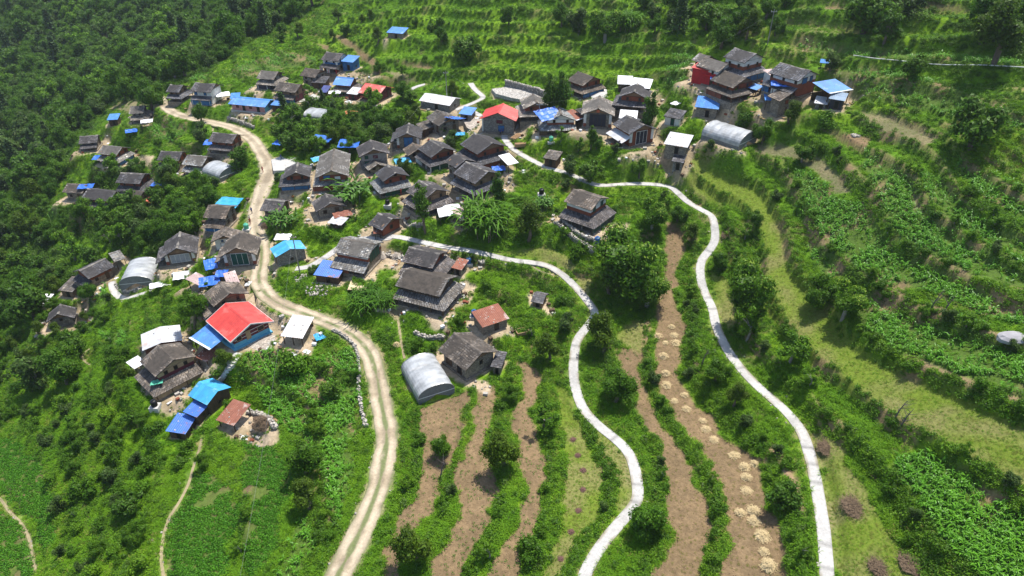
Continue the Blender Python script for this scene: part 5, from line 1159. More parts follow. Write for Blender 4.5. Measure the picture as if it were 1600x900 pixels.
def trunk(name, B, h, r0, m, seed, lean=.15):
    """tapered trunk from -h to inside the crown, limbs to the largest clumps"""
    rr = random.Random(seed); b = MB(); p = [(rr.uniform(-lean, lean), rr.uniform(-lean, lean), -h), (rr.uniform(-.04, .04), rr.uniform(-.04, .04), -h * .5), (0, 0, -.25)]
    p[0] = (p[0][0], p[0][1], -h - .25); b.tube(p, [r0 * 1.3, r0, r0 * .7], 7)
    for c, r in sorted(B, key=lambda q: -q[1])[:6]:
        b.tube([(0, 0, -.35), tuple(np.array(c) * .5 + np.array((0, 0, -.1))), tuple(c)], [r0 * .5, r0 * .3, r0 * .1], 5, cap=False)
    return b.mesh(name, m)
def pine(name, seed):
    rng = np.random.default_rng(seed); Q = []; T_ = []
    for k in range(11):
        z = -1.0 + k * .2; rad = .62 * (1 - k / 12) + .06; nb = 9
        for j in range(nb):
            w = 2 * math.pi * j / nb + k * .7 + rng.uniform(-.2, .2); L_ = rad * rng.uniform(.75, 1.2); n = 16
            t = rng.random(n) ** .7; P = np.stack([np.cos(w) * t * L_, np.sin(w) * t * L_, z - t * L_ * .35 + rng.normal(0, .03, n)], 1) + rng.normal(0, .03, (n, 3))
            Nn = rng.normal(size=(n, 3)) * .6; Nn[:, 2] += 1; Nn /= np.linalg.norm(Nn, axis=1)[:, None]; Q.append(leaf_quads(P, Nn, .17, rng, .5)); g = np.clip(rng.normal(1, .22, n), .5, 1.6); T_.append(np.stack([g, g, g], 1))
    return arr_mesh(name, np.concatenate(Q).reshape(-1, 3), None, np.concatenate(T_), LM_PINE)
def blades(name, m, n, L_, wid, spread, seed, base=.1, up=1.0, curl=.6, segs=2, stem=None):
    """arching blades from a common foot: grass, corn, banana, bamboo"""
    rng = np.random.default_rng(seed); Q = []; tn = []
    for i in range(n):
        w = rng.uniform(0, 2 * math.pi); l = L_ * rng.uniform(.6, 1.15); z0 = rng.uniform(0, stem) if stem else 0; f = np.array([rng.uniform(-base, base), rng.uniform(-base, base), z0]); d = np.array([math.cos(w), math.sin(w), 0]); s = np.array([-d[1], d[0], 0])
        sp_ = spread * rng.uniform(.5, 1.3); prev = f; pw = wid * .6; g = min(1.6, max(.55, rng.normal(1, .18)))
        for k in range(1, segs + 1):
            t = k / segs; cur = f + d * l * sp_ * t + np.array([0, 0, l * (up * t - curl * t * t)]); cw = wid * (1 - t * .92) if k == segs else wid
            Q.append([prev - s * pw / 2, prev + s * pw / 2, cur + s * cw / 2, cur - s * cw / 2]); tn.append((g, g * (1 + .08 * t), g)); prev = cur; pw = cw
    return arr_mesh(name, np.array(Q).reshape(-1, 3), None, np.array(tn), m)
def clump(name, m, seed, n=70, r=.5, h=.6, size=.17, asp=.6):
    rng = np.random.default_rng(seed); d = rng.normal(size=(n, 3)); d[:, 2] = np.abs(d[:, 2]); d /= np.linalg.norm(d, axis=1)[:, None]; k = rng.uniform(.45, 1.1, n)[:, None]
    P = d * k * np.array((r, r, h)); Nn = d + rng.normal(size=(n, 3)) * .6; Nn[:, 2] += .5; Nn /= np.linalg.norm(Nn, axis=1)[:, None]; g = np.clip(rng.normal(1, .22, n), .5, 1.7)
    return arr_mesh(name, leaf_quads(P, Nn, size, rng, asp).reshape(-1, 3), None, np.stack([g * rng.uniform(.9, 1.2, n), g, g * .95], 1), m)
KINDS = {}
def kind(key, cm, B, h, r, bark, sd): KINDS[key] = (cm, trunk(key + '_trunk', B, h, r, bark, sd), h)
FL = ((3.8, 2.3, 8.0), .58, .32)
for key, m, sd, nb, nl, sz, shp, bl, tips, h, r, bk in [
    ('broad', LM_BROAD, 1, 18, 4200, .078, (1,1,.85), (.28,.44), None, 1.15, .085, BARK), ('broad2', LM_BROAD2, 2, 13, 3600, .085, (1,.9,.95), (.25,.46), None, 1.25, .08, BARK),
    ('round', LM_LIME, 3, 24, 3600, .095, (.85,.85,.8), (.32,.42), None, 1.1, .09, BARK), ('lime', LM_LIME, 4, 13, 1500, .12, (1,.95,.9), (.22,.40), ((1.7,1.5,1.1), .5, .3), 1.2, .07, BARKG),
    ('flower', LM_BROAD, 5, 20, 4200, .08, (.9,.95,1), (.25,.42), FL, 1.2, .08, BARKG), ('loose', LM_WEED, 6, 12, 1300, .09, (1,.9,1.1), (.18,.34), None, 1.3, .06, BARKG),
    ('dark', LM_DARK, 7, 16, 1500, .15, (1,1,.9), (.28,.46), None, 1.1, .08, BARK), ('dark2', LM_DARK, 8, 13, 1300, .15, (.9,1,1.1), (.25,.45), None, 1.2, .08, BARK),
    ('grey', LM_GREY, 9, 14, 1400, .13, (1,1,.9), (.25,.42), None, 1.2, .07, BARKG), ('shrub', LM_BROAD, 10, 10, 1100, .13, (1,1,.7), (.35,.5), None, .75, .05, BARK),
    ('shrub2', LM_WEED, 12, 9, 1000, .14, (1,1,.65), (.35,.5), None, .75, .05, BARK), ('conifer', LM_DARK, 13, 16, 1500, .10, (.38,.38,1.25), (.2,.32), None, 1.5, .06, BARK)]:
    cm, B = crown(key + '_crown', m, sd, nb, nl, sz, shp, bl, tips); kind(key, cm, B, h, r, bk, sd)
b = MB(); b.tube([(0, 0, -1.6), (0, 0, -.3), (0, 0, 1.0)], [.05, .035, .01], 6); KINDS['pine'] = (pine('pine_crown', 20), b.mesh('pine_trunk', BARK), 1.35)
KINDS['banana'] = (blades('banana_crown', LM_BANANA, 110, .85, .10, .7, 30, .62, 1.35, .95, 4, stem=.25), None, .0)
KINDS['bamboo'] = (blades('bamboo_crown', LM_BROAD, 420, .95, .045, .75, 31, .55, 1.25, 1.0, 4, stem=.55), None, .0)
def stems(seed, n, h, m):
    rr = random.Random(seed); b = MB()
    for _ in range(n):
        x, y = rr.uniform(-.55, .55), rr.uniform(-.55, .55); b.tube([(x, y, -.3), (x * 1.2, y * 1.2, h)], [.018, .012], 5, cap=False)
    return b.mesh('stems', m)
KINDS['banana'] = (KINDS['banana'][0], stems(3, 14, .28, BARKG), 0); KINDS['bamboo'] = (KINDS['bamboo'][0], stems(4, 16, .4, BARK), 0)
TREES = []
def tree(px, py, wpx, key, label, group=None, cat='tree', name='tree', stretch=1.0, ht=None, world=None):
    """px,py: middle of the crown in the photograph, wpx: crown width there"""
    cm, tm, h = KINDS[key]; p = at(px, py)
    if world is not None: p = world; s = wpx
    else:
        for _ in range(3):
            dist = (p - Vector((0, 0, CAMZ))).length; s = wpx / F * dist / 1.6 * (2.0 if key == 'conifer' else 1); hh = (h * .82) * s * stretch if h else s * .45
            p = at(px, py, hh * .92)
    T = thing(name, label, cat, (p.x, p.y, p.z), RR.uniform(0, 6.28), group)
    zc = h * .82 * s * stretch
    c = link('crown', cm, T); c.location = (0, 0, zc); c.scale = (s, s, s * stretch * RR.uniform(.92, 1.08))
    t = link('trunk' if h else 'stems', tm, T); t.location = (0, 0, zc); t.scale = (s, s, s * stretch)
    TREES.append((p.x, p.y, s * (.45 if key == 'conifer' else 1))); return T
TR = tree
TR(982,402,104,'flower','largest leafy tree with pale blossom sprays, right of the lone two storey house')
TR(952,432,54,'broad2','deep green tree merged with the left foot of the largest blossoming tree')
TR(1014,450,60,'flower','medium tree with pale yellow tips just below the largest blossoming tree')
TR(948,522,58,'broad2','green tree standing in the elbow of the field footpath')
TR(966,606,52,'broad','rounded green tree between the field footpath and the brown stubble strip')
TR(1010,812,56,'round','bright round green tree touching the footpath near the bottom')
TR(648,848,64,'broad2','bushy green tree at the lower end of the leftmost brown field')
TR(786,700,62,'broad2','broad green tree on the bank between two brown fields')
TR(689,700,34,'broad','small round tree standing alone on the leftmost brown field')
TR(850,652,46,'loose','airy green tree on the bank right of the third brown field')
TR(830,860,42,'shrub','low green tree on the bank near the bottom of the brown fields')
TR(765,860,34,'loose','small loose tree at right edge of the middle brown field')
TR(1178,450,74,'flower','tall blossom tipped tree right of the hill footpath', stretch=1.2)
TR(1175,505,46,'loose','open tree directly below the tall blossom tipped tree', stretch=1.15)
TR(1282,458,44,'broad','dark round tree on the edge of the mown strip')
TR(1328,468,52,'flower','pale blossomed tree beside the dark round tree on the mown strip')
TR(1242,545,46,'lime','small yellow green tree with thin pale trunk beside the mown terrace')
TR(1270,590,28,'loose','slender sparse sapling below the small yellow green tree')
TR(1257,237,28,'flower','small round topped tree alone on the dry terrace corner')
TR(1022,335,46,'flower','pale flowering tree at the inner bend of the hill footpath')
TR(1184,340,24,'flower','slim blossom tipped tree on the green strip beyond the hill footpath')
TR(1166,362,22,'loose','small tree below the slim blossom tipped tree')
TR(1225,775,46,'dark','dark shrubby tree right beside the lowest run of the hill footpath')
TR(1125,410,26,'broad','small bush tree on the right verge of the hill footpath')
TR(1060,335,26,'broad','small green tree between hill footpath and long brown strip')
TR(1085,365,24,'broad2','small tree on the shrubby bank left of the hill footpath')
TR(946,35,44,'flower','large speckled tree high on the central terraces')
TR(984,32,38,'bamboo','tufted clump beside the large speckled terrace tree','', 'bamboo')
TR(906,30,34,'grey','brownish grey tree left of the large speckled terrace tree')
TR(878,25,28,'broad','round tree near the top of the central terraces')
TR(728,78,38,'dark','dark wide tree alone among the upper central terraces')
TR(795,25,24,'dark2','small dark tree at the top of the central terraces')
TR(690,55,18,'broad','tiny tree in the upper terraces near the lone blue field shed')
TR(1105,25,40,'dark','shady tree above the eastern hamlet, at top of slope')
TR(1065,20,40,'pine','tall feathery tree above the eastern hamlet')
TR(1130,55,36,'broad','green tree directly behind the red and white house')
TR(1170,40,34,'broad2','bushy tree uphill of the topmost banded house')
TR(1360,18,56,'dark','wide dark tree by the brown strip at top right')
TR(1388,42,34,'dark2','second dark tree below the wide one at top right')
TR(1572,50,66,'broad2','big sunlit tree in the upper right corner')
TR(1555,20,60,'broad','tree with yellow green crown at the very top right')
TR(1530,195,60,'dark','broad dark tree among the corn terraces at right')
TR(1430,105,30,'dark','dark bush tree on the bank under the thin white canal line')
TR(1300,95,24,'grey','pale dotted tree behind the easternmost house')
TR(758,340,78,'bamboo','big arching bamboo clump below the conifer house, at village centre','', 'bamboo')
TR(553,293,62,'banana','thick banana grove beside the very long downhill house','', 'banana grove')
TR(535,265,30,'banana','small banana group uphill of the thick banana grove','', 'banana grove')
TR(440,340,44,'banana','banana grove hiding the dark roof beside the road','', 'banana grove')
TR(570,470,52,'bamboo','dense rounded bamboo thicket above the dirt road bend','', 'bamboo')
TR(602,470,36,'bamboo','smaller bamboo thicket at the right end of the dense one','', 'bamboo')
TR(850,315,30,'banana','banana leaves left of the lone two storey house','', 'banana grove')
TR(660,322,24,'conifer','slim dark conifer in front of the black shutter house', stretch=1.25)
TR(778,300,20,'conifer','slim conifer at right corner of the dark wooden ground floor house', stretch=1.25)
TR(1014,180,22,'conifer','narrow tree right of the open gallery house', stretch=1.2)
TR(880,150,26,'conifer','dark narrow tree beside the house with the blue door', stretch=1.1)
TR(862,150,24,'conifer','second narrow tree left of the dark one near the blue door house', stretch=1.1)
TR(828,350,54,'broad2','bright bushy tree between bamboo clump and lone two storey house')
TR(905,390,30,'shrub','round shrub below the terraced stone steps','', 'shrub', 'shrub')
TR(300,482,40,'broad','round tree left of the bright red tin roof')
TR(348,558,30,'broad2','bush beside the rusty coop under the blue porch','', 'shrub', 'shrub')
TR(475,720,52,'broad','tree in the lower corn field, upper of the pair')
TR(480,775,46,'broad2','tree in the lower corn field, lower of the pair')
TR(462,570,50,'shrub2','spreading low tree above the corn field near the sheeted shelter')
TR(515,610,30,'dark','dark bush in the middle of the lower corn field','', 'shrub', 'shrub')
TR(115,540,34,'dark','dark round shrub below the lone small stone house','', 'shrub', 'shrub')
TR(180,560,34,'broad','leafy shrub left of the large stone house','', 'shrub', 'shrub')
TR(198,580,26,'broad2','smaller shrub touching the skirt roof of the large stone house','', 'shrub', 'shrub')
TR(95,575,50,'broad','bushy tree on the weedy slope of the lower left')
TR(52,580,50,'grey','greyish bare looking tree on the weedy slope')
TR(130,765,34,'shrub','green shrub on the lower left slope','', 'shrub', 'shrub')
TR(200,790,36,'dark','dark rounded shrub beside a small bare patch on the lower left slope','', 'shrub', 'shrub')
TR(45,470,50,'dark','dark tree over the blue sheet at left edge')
TR(95,180,26,'flower','pale green speckled tree in the left forest')
TR(232,150,38,'broad','rounded tree at the head of the dirt road')
TR(222,112,40,'broad','bright round tree in the forest above the head of the dirt road')
TR(312,205,26,'grey','tree left of the house inside the road bend')
TR(375,250,34,'dark2','dark tree between road and half round greenhouse')
TR(312,178,22,'broad','roadside bush tree where the dirt road first bends')
TR(705,215,26,'grey','greyish green tree beside the crumpled plaza houses')
TR(693,200,16,'dark','narrow dark tree in front of the tarpaulin patched roof')
TR(640,260,18,'broad2','small garden tree by the blue tarpaulin of the centre')
TR(932,222,20,'broad','round garden tree in front of the tall folding doors')
TR(925,215,14,'conifer','little pointed garden tree left of the round garden tree')
TR(905,225,18,'lime','yellow green garden tree in front of the small paved yard')
TR(890,255,30,'grey','grey green tree above the upper footpath')
TR(922,268,36,'dark','dark spreading bush tree above the upper footpath')
TR(1000,262,24,'broad','green tree left of the stepping stone trail')
TR(628,110,14,'lime','small yellow tree at the dry upper terrace')
TR(590,105,14,'broad','small round tree near the red striped roof')
TR(705,140,22,'broad2','tree clump behind the grey long gable shed')
TR(640,150,22,'dark','dark tree at left of the grey long gable shed')
TR(1195,205,30,'broad','leafy tree right of the curved greenhouse')
TR(1165,190,26,'dark2','dark tree above the end of the curved greenhouse')
TR(1235,175,30,'broad2','tree below the tall narrow stone house')
TR(1150,145,18,'dark','small dark tree in front of the lowest eastern red house')
TR(1290,190,30,'shrub2','yellowish shrub below the grey blue tin shed','', 'shrub', 'shrub')
TR(800,615,26,'broad','bush on the bank above the third brown field','', 'shrub', 'shrub')
TR(860,540,44,'broad2','leafy tree left of the narrowest bend of the field footpath')
TR(885,500,30,'grey','grey green bush left of the footpath above its bend','', 'shrub', 'shrub')
TR(1120,580,38,'broad','shrubby tree on the bank right of the straw heaps')
TR(1150,620,36,'broad2','bush on the bank between straw field and hill footpath','', 'shrub', 'shrub')
TR(1020,590,22,'grey','grey shrub between the two brown strips','', 'shrub', 'shrub')
# woods: trees one can tell apart, each its own; the forest mass behind them further down
AUTO = []
def wood(poly, n, kinds, size, label, group, mind=.75, seed=0):
    rr = random.Random(seed); P = np.array(poly, float); x0, y0 = P.min(0); x1, y1 = P.max(0); got = 0; tries = 0
    while got < n and tries < n * 60:
        tries += 1; x, y = rr.uniform(x0, x1), y0 + (y1 - y0) * rr.random() ** .85
        if not inpoly(np.array([x]), np.array([y]), poly)[0]: continue
        p = at(x, y)
        if p.y > 430: continue
        s = size * rr.uniform(.65, 1.35)
        if any((p.x - t[0]) ** 2 + (p.y - t[1]) ** 2 < (mind * (s + t[2])) ** 2 for t in TREES): continue
        if cover(np.array([p.x]), np.array([p.y]))[0] in (FALL_, CROP_, TILL_, MOWN_): continue
        if pad_dist(np.array([p.x]), np.array([p.y]))[0] < s * .6: continue
        if line_dist(np.array([p.x]), np.array([p.y]))[0] < s * .7: continue
        k = rr.choice(kinds); cm, tm, h = KINDS[k]
        o_ = tree(0, 0, s, k, label[k] if isinstance(label, dict) else label, group[0], world=p, cat=group[1], name=group[1]); got += 1
        if not isinstance(label, dict): AUTO.append((o_, k))
GW = ('trees of the dark forest on the far slope', 'tree')  # cloud shade over this forest is put into its darker leaf and needle colours
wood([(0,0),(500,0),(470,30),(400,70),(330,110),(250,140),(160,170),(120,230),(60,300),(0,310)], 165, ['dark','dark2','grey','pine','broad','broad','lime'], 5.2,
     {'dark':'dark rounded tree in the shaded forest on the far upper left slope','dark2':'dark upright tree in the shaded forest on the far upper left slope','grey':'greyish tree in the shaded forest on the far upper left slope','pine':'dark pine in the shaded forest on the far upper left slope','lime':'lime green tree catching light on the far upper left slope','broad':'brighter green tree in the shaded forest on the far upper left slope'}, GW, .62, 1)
wood([(150,265),(190,262),(330,270),(340,380),(250,380),(200,410),(120,420),(60,350),(100,330)], 36, ['broad','broad2','loose','lime','dark'], 2.7, 'leafy tree in the grove between the western hamlet and the dirt road', ('trees of the western grove', 'tree'), .6, 2)
wood([(430,165),(500,150),(640,150),(660,190),(640,215),(560,240),(440,240)], 30, ['broad','broad2','dark','loose','lime'], 2.6, 'leafy tree in the wooded dip between upper hamlet and village centre', ('trees of the central dip', 'tree'), .6, 3)
wood([(0,230),(100,230),(110,260),(60,400),(130,440),(20,520),(0,500)], 24, ['broad','broad2','dark','grey'], 3.6, 'leafy tree on the slope at the far left edge below the forest', ('trees of the left slope', 'tree'), .62, 4)
wood([(1000,0),(1240,0),(1250,60),(1200,70),(1020,60)], 16, ['broad','dark','grey','broad2'], 3.0, 'leafy tree on the wooded slope above the eastern hamlet', ('trees above the eastern hamlet', 'tree'), .65, 5)
wood([(400,10),(700,10),(740,60),(600,70),(420,90)], 12, ['dark','broad','broad2'], 2.2, 'leafy tree scattered over the overgrown terraces at the top', ('trees on the overgrown top terraces', 'tree'), .7, 6)
wood([(-20,550),(180,590),(250,670),(330,720),(320,800),(300,880),(120,905),(60,800),(90,720),(0,660)], 60, ['shrub','broad','shrub2','shrub2','grey'], 1.7, 'leafy shrub on the weedy slope at lower left', ('shrubs of the lower left slope', 'shrub'), .85, 7)
wood([(0,420),(130,440),(180,520),(110,560),(0,560)], 24, ['broad','shrub','broad2'], 2.0, 'leafy shrub below the western farmhouses', ('shrubs of the lower left slope', 'shrub'), .6, 8)
# shrubs on banks, placed where banks and thickets are
# (shrubs follow once the candidate points exist)
def gridval(A, x, y):
    y = np.asarray(y, float); k = np.clip(np.log(np.maximum(y, Y0) / Y0) / KC, 0, NR - 1).astype(int); u = np.clip((x / (1.04 * y + 42) + 1) / 2 * (NC - 1), 0, NC - 1).astype(int); return A[k, u]
RIat = lambda x, y: float(gridval(RI, x, y))
for (px, py, l) in [(1397,655,'grey dead snag leaning on the bank below the mown terrace'),(1406,668,'shorter dead snag beside the leaning one'),(1453,485,'bare forked snag among the corn terraces, left one'),(1472,492,'bare leaning snag among the corn terraces, right one'),(1096,570,'bare grey tree on the bank beside the straw heaps'),(688,745,'leafless twiggy stump near the small field tree'),(1240,160,'thin bare pole tree by the stone house')]:
    p = at(px, py); T = thing('dead_tree', l, 'dead tree', p, 0); b = MB(); rr = random.Random(int(px)); h = 3.2
    b.tube([(0, 0, -.3), (.3, .1, h * .5), (.8, .1, h)], [.13, .09, .03], 6)
    b.build('trunk', TWIG, T); b = MB()
    for i in range(7):
        z = h * rr.uniform(.3, .9); a = rr.uniform(0, 6.28); L_ = rr.uniform(.6, 1.3); b.tube([(z * .2, .1, z), (z * .2 + math.cos(a) * L_ * .5, math.sin(a) * L_ * .5, z + L_ * .5), (z * .2 + math.cos(a) * L_, math.sin(a) * L_, z + L_)], [.05, .03, .01], 5, cap=False)
    b.build('branches', TWIG, T)

# ------------------------------------------------------------------ ground cover that nobody could count
PROTO = {}
def proto(name, me): o = bpy.data.objects.new(name, me); PROTO[name] = o; return o
grassP = [proto('grass_a', blades('grass_a', LM_GRASS, 22, .55, .05, .55, 50, .28)), proto('grass_b', blades('grass_b', LM_GRASS, 26, .8, .055, .5, 51, .35))]
dryP = [proto('dry_a', blades('dry_a', LM_GRASSD, 20, .5, .05, .6, 52, .3))]
cornP = [proto('corn_a', blades('corn_a', LM_CORN, 10, 1.15, .12, .65, 53, .06, 1.15, .85, 3, stem=.7)), proto('corn_b', blades('corn_b', LM_CORN, 9, 1.0, .13, .8, 54, .06, 1.0, .8, 3, stem=.5))]
weedP = [proto('weed_a', clump('weed_a', LM_WEED, 55, 70)), proto('weed_b', clump('weed_b', LM_WEED, 56, 60, .6, .45, .2)), proto('weed_c', clump('weed_c', LM_BROAD, 57, 80, .55, .8, .2))]
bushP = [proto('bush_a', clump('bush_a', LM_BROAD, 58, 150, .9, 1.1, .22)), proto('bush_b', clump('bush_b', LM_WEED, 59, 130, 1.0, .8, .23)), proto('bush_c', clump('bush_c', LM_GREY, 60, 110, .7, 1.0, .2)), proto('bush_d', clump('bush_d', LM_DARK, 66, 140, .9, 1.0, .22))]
cropP = [proto('crop_a', clump('crop_a', LM_CROP, 61, 40, .35, .35, .15, .8))]
sproutP = [proto('sprout_a', clump('sprout_a', LM_CROP, 62, 9, .16, .2, .12))]
b = MB(); stone_mesh(b, (0, 0, 0), .5, random.Random(3)); stoneP = [proto('stone_a', b.mesh('stone_a', ROCKT))]; b = MB(); stone_mesh(b, (0, 0, 0), .5, random.Random(5)); stoneP.append(proto('stone_b', b.mesh('stone_b', ROCKT)))
b = MB(); stone_mesh(b, (0, 0, 0), .5, random.Random(8)); clodP = [proto('clod_a', b.mesh('clod_a', mat('soil_clod', (.27,.18,.105), (.21,.14,.08), 2, .95, .4)))]
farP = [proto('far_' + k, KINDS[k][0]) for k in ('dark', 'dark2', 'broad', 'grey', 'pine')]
def scatter(name, protos, X, Y, S, label, wts=None, lift=0.0, tilt=.12):
    n = len(X)
    if n == 0: return
    Z = hz(X, Y) + lift * S; rng = np.random.default_rng(len(name) + n)
    me = bpy.data.meshes.new(name); me.vertices.add(n); me.vertices.foreach_set('co', np.stack([X, Y, Z], -1).astype(np.float32).ravel())
    a = me.attributes.new('rot', 'FLOAT_VECTOR', 'POINT'); a.data.foreach_set('vector', np.stack([rng.normal(0, tilt, n), rng.normal(0, tilt, n), rng.uniform(0, 6.28, n)], -1).astype(np.float32).ravel())
    a = me.attributes.new('scl', 'FLOAT', 'POINT'); a.data.foreach_set('value', np.asarray(S, np.float32))
    a = me.attributes.new('pick', 'INT', 'POINT'); a.data.foreach_set('value', rng.choice(len(protos), n, p=wts).astype(np.int32))
    o = link(name, me); o['kind'] = 'stuff'; o['label'] = label
    ng = bpy.data.node_groups.new(name, 'GeometryNodeTree'); ng.interface.new_socket('Geometry', in_out='INPUT', socket_type='NodeSocketGeometry'); ng.interface.new_socket('Geometry', in_out='OUTPUT', socket_type='NodeSocketGeometry')
    N, L = ng.nodes, ng.links; gi = N.new('NodeGroupInput'); go = N.new('NodeGroupOutput'); mp = N.new('GeometryNodeMeshToPoints'); L.new(gi.outputs[0], mp.inputs[0]); jn = N.new('GeometryNodeJoinGeometry')
    def attr(nm, t): q = N.new('GeometryNodeInputNamedAttribute'); q.data_type = t; q.inputs['Name'].default_value = nm; return q
    ra, sa, pa = attr('rot', 'FLOAT_VECTOR'), attr('scl', 'FLOAT'), attr('pick', 'INT'); er = N.new('FunctionNodeEulerToRotation'); L.new(ra.outputs[0], er.inputs[0])
    for i, p in enumerate(protos):
        cmpn = N.new('FunctionNodeCompare'); cmpn.data_type = 'INT'; cmpn.operation = 'EQUAL'; L.new(pa.outputs[0], cmpn.inputs[2]); cmpn.inputs[3].default_value = i
        ip = N.new('GeometryNodeInstanceOnPoints'); oi = N.new('GeometryNodeObjectInfo'); oi.inputs['Object'].default_value = p; oi.inputs['As Instance'].default_value = True
        L.new(mp.outputs[0], ip.inputs['Points']); L.new(cmpn.outputs[0], ip.inputs['Selection']); L.new(oi.outputs['Geometry'], ip.inputs['Instance']); L.new(er.outputs[0], ip.inputs['Rotation']); L.new(sa.outputs[0], ip.inputs['Scale']); L.new(ip.outputs[0], jn.inputs[0])
    L.new(jn.outputs[0], go.inputs[0]); md = o.modifiers.new('scatter', 'NODES'); md.node_group = ng; return o
# candidate points, denser near the camera
NCAND = 560000
rg = np.random.default_rng(77)
yy = Y0 + 4 + (360 - Y0) * rg.random(NCAND) ** 1.25; xx = (rg.random(NCAND) * 2 - 1) * (.67 * yy + 48)
zz = hz(xx, yy); cpx, cpy = project(xx, yy, zz); cv = cover(xx, yy, zz); ri = gridval(RI, xx, yy)
ld = line_dist(xx, yy); pd = pad_dist(xx, yy); u = rg.random(NCAND); nzA = fbm(xx, yy, 12, 201); nzB = fbm(xx, yy, 5, 202); nzC = fbm(xx, yy, 25, 203)
free = (ld > .15) & (pd > .5); off = free & (ld > .5)
inv = (cpx > -220) & (cpx < 1820) & (cpy > -80) & (cpy < 1050); free &= inv; off &= inv
tall = off & (pd > 1.0)
isriser = ri > .45
got = 0; rs_ = np.random.default_rng(9)
for i in rs_.permutation(np.nonzero(isriser & (pd > 1.2) & (ld > 1.2) & (yy < 250) & (cpx > 0) & (cpx < 1600) & (cpy > 60) & (cpy < 900) & np.isin(cv, (WILD_, CORN_)) & (cpy > 200))[0])[:6000]:
    s_ = rs_.uniform(.8, 1.5) * (1 + (yy[i] > 150) * .2)
    if got >= 190: break
    if ld[i] < s_ or rs_.random() > min(1, (90 / yy[i]) ** 1): continue
    if any((xx[i] - t[0]) ** 2 + (yy[i] - t[1]) ** 2 < (.8 * (s_ + t[2])) ** 2 for t in TREES): continue
    k_ = str(rs_.choice(['shrub', 'shrub2', 'shrub2', 'lime', 'grey', 'shrub', 'loose'])); o_ = tree(0, 0, s_, k_, 'leafy shrub growing on a terrace bank', 'shrubs on the terrace banks', world=Vector((xx[i], yy[i], zz[i])), cat='shrub', name='shrub'); got += 1; AUTO.append((o_, k_))
left = cpx < 620
# wild ground: grass, weeds, bushes by noise and by bank
m = free & (cv == WILD_) & (ld > .35) & (gridval(lip, xx, yy) < .5)
topc = (cpx > 520) & (cpy < 200)
bushy = sstep(.42, .66, nzB * .6 + nzC * .4)
g = m & (u < .56); scatter('meadow_grass', grassP, xx[g], yy[g], (.6 + .7 * rg.random(g.sum()) * (.6 + nzA[g])) * np.where(topc[g], .75, 1), 'tall bright green grass of the banks and meadows')
wd = m & (u >= .56) & (u < .56 + .20 * (.30 + bushy)); scatter('weeds', weedP, xx[wd], yy[wd], .5 + .7 * rg.random(wd.sum()), 'leafy weeds growing over rough ground', [.4, .4, .2])
bd = tall & (cv == WILD_) & (ld > 1.0) & (u >= .80) & (u < .80 + np.where(left, np.where((cpx < 400) & (cpy < 560), .085, .045), np.where(topc, .004, .04)) * bushy + np.where(topc, .0, .05) * isriser); scatter('undergrowth', bushP, xx[bd], yy[bd], .45 + .75 * rg.random(bd.sum()) ** 1.3, 'rough undergrowth on the banks', [.38, .34, .12, .16], -.1)
bk = free & isriser & (gridval(lip, xx, yy) < .5) & (ld > .35) & np.isin(cv, (WILD_, MOWN_, CORN_, FALL_)); w_ = bk & (u < .38); scatter('bank_weeds', weedP, xx[w_], yy[w_], .6 + .6 * rg.random(w_.sum()), 'weeds hanging over the terrace banks')
te = tall & topc & (ri > .5) & (cv == WILD_) & (u < .42) & (nzB > .44); scatter('terrace_edge_growth', [bushP[3], bushP[0]], xx[te], yy[te], .35 + .5 * rg.random(te.sum()), 'dark growth along the edges of the upper terraces', None, -.1)
dy_ = m & ~topc & (u > .93) & (nzC > .5); scatter('dry_weeds', dryP, xx[dy_], yy[dy_], .8 + .9 * rg.random(dy_.sum()), 'yellowing dry weeds in patches of the meadow')
c_ = off & (cv == CORN_) & (u < .85) & ((nzB < .60) | (u < .12)); c_ &= ri < .6
LIPV = gridval(lip, xx, yy)
c_ &= LIPV < .4
# sown in loose rows
row = np.sin((xx * .8 + yy * .6) * 2 * math.pi / 1.1) > -.35
scatter('corn', cornP, xx[c_ & row], yy[c_ & row], .62 + .36 * rg.random((c_ & row).sum()), 'young corn plants standing in rows', None, 0, .2)
cg = free & (cv == CORN_) & (u > .85) & (LIPV < .4); scatter('corn_weeds', grassP, xx[cg], yy[cg], .4 + .4 * rg.random(cg.sum()), 'grass between the corn plants')
crow = np.sin((xx * .35 + yy * .94) * 2 * math.pi / .95) > -.5
cr = free & (cv == CROP_) & crow & (nzB < .68); scatter('bean_crop', cropP, xx[cr], yy[cr], .8 + .6 * rg.random(cr.sum()), 'low dark green bean crop')
mw = free & (cv == MOWN_) & (u < .45); scatter('grazed_grass', grassP[:1], xx[mw], yy[mw], .22 + .22 * rg.random(mw.sum()), 'short grazed grass on the open terraces')
md_ = free & (cv == MOWN_) & (u > .8); scatter('dry_grass', dryP, xx[md_], yy[md_], .3 + .3 * rg.random(md_.sum()), 'short dry grass among the grazed turf')
tl = free & (cv == TILL_); a_ = tl & (u < .22); scatter('soil_clods', clodP, xx[a_], yy[a_], .07 + .13 * rg.random(a_.sum()), 'clods of dry tilled soil')
straw = (cpx > 1000) & (cpy > 420)
s_ = tl & (u > .86) & ~straw; scatter('seedlings', sproutP, xx[s_], yy[s_], .8 + .8 * rg.random(s_.sum()), 'sparse green seedlings in the brown fields')
s_ = tl & (u > .86) & straw; scatter('stubble', dryP, xx[s_], yy[s_], .25 + .3 * rg.random(s_.sum()), 'straw stubble left on the harvested strips')
fl = free & (cv == FALL_) & (u < .4); scatter('fallow_grass', dryP + grassP[:1], xx[fl], yy[fl], .2 + .25 * rg.random(fl.sum()), 'thin grass on the dry fallow terraces')
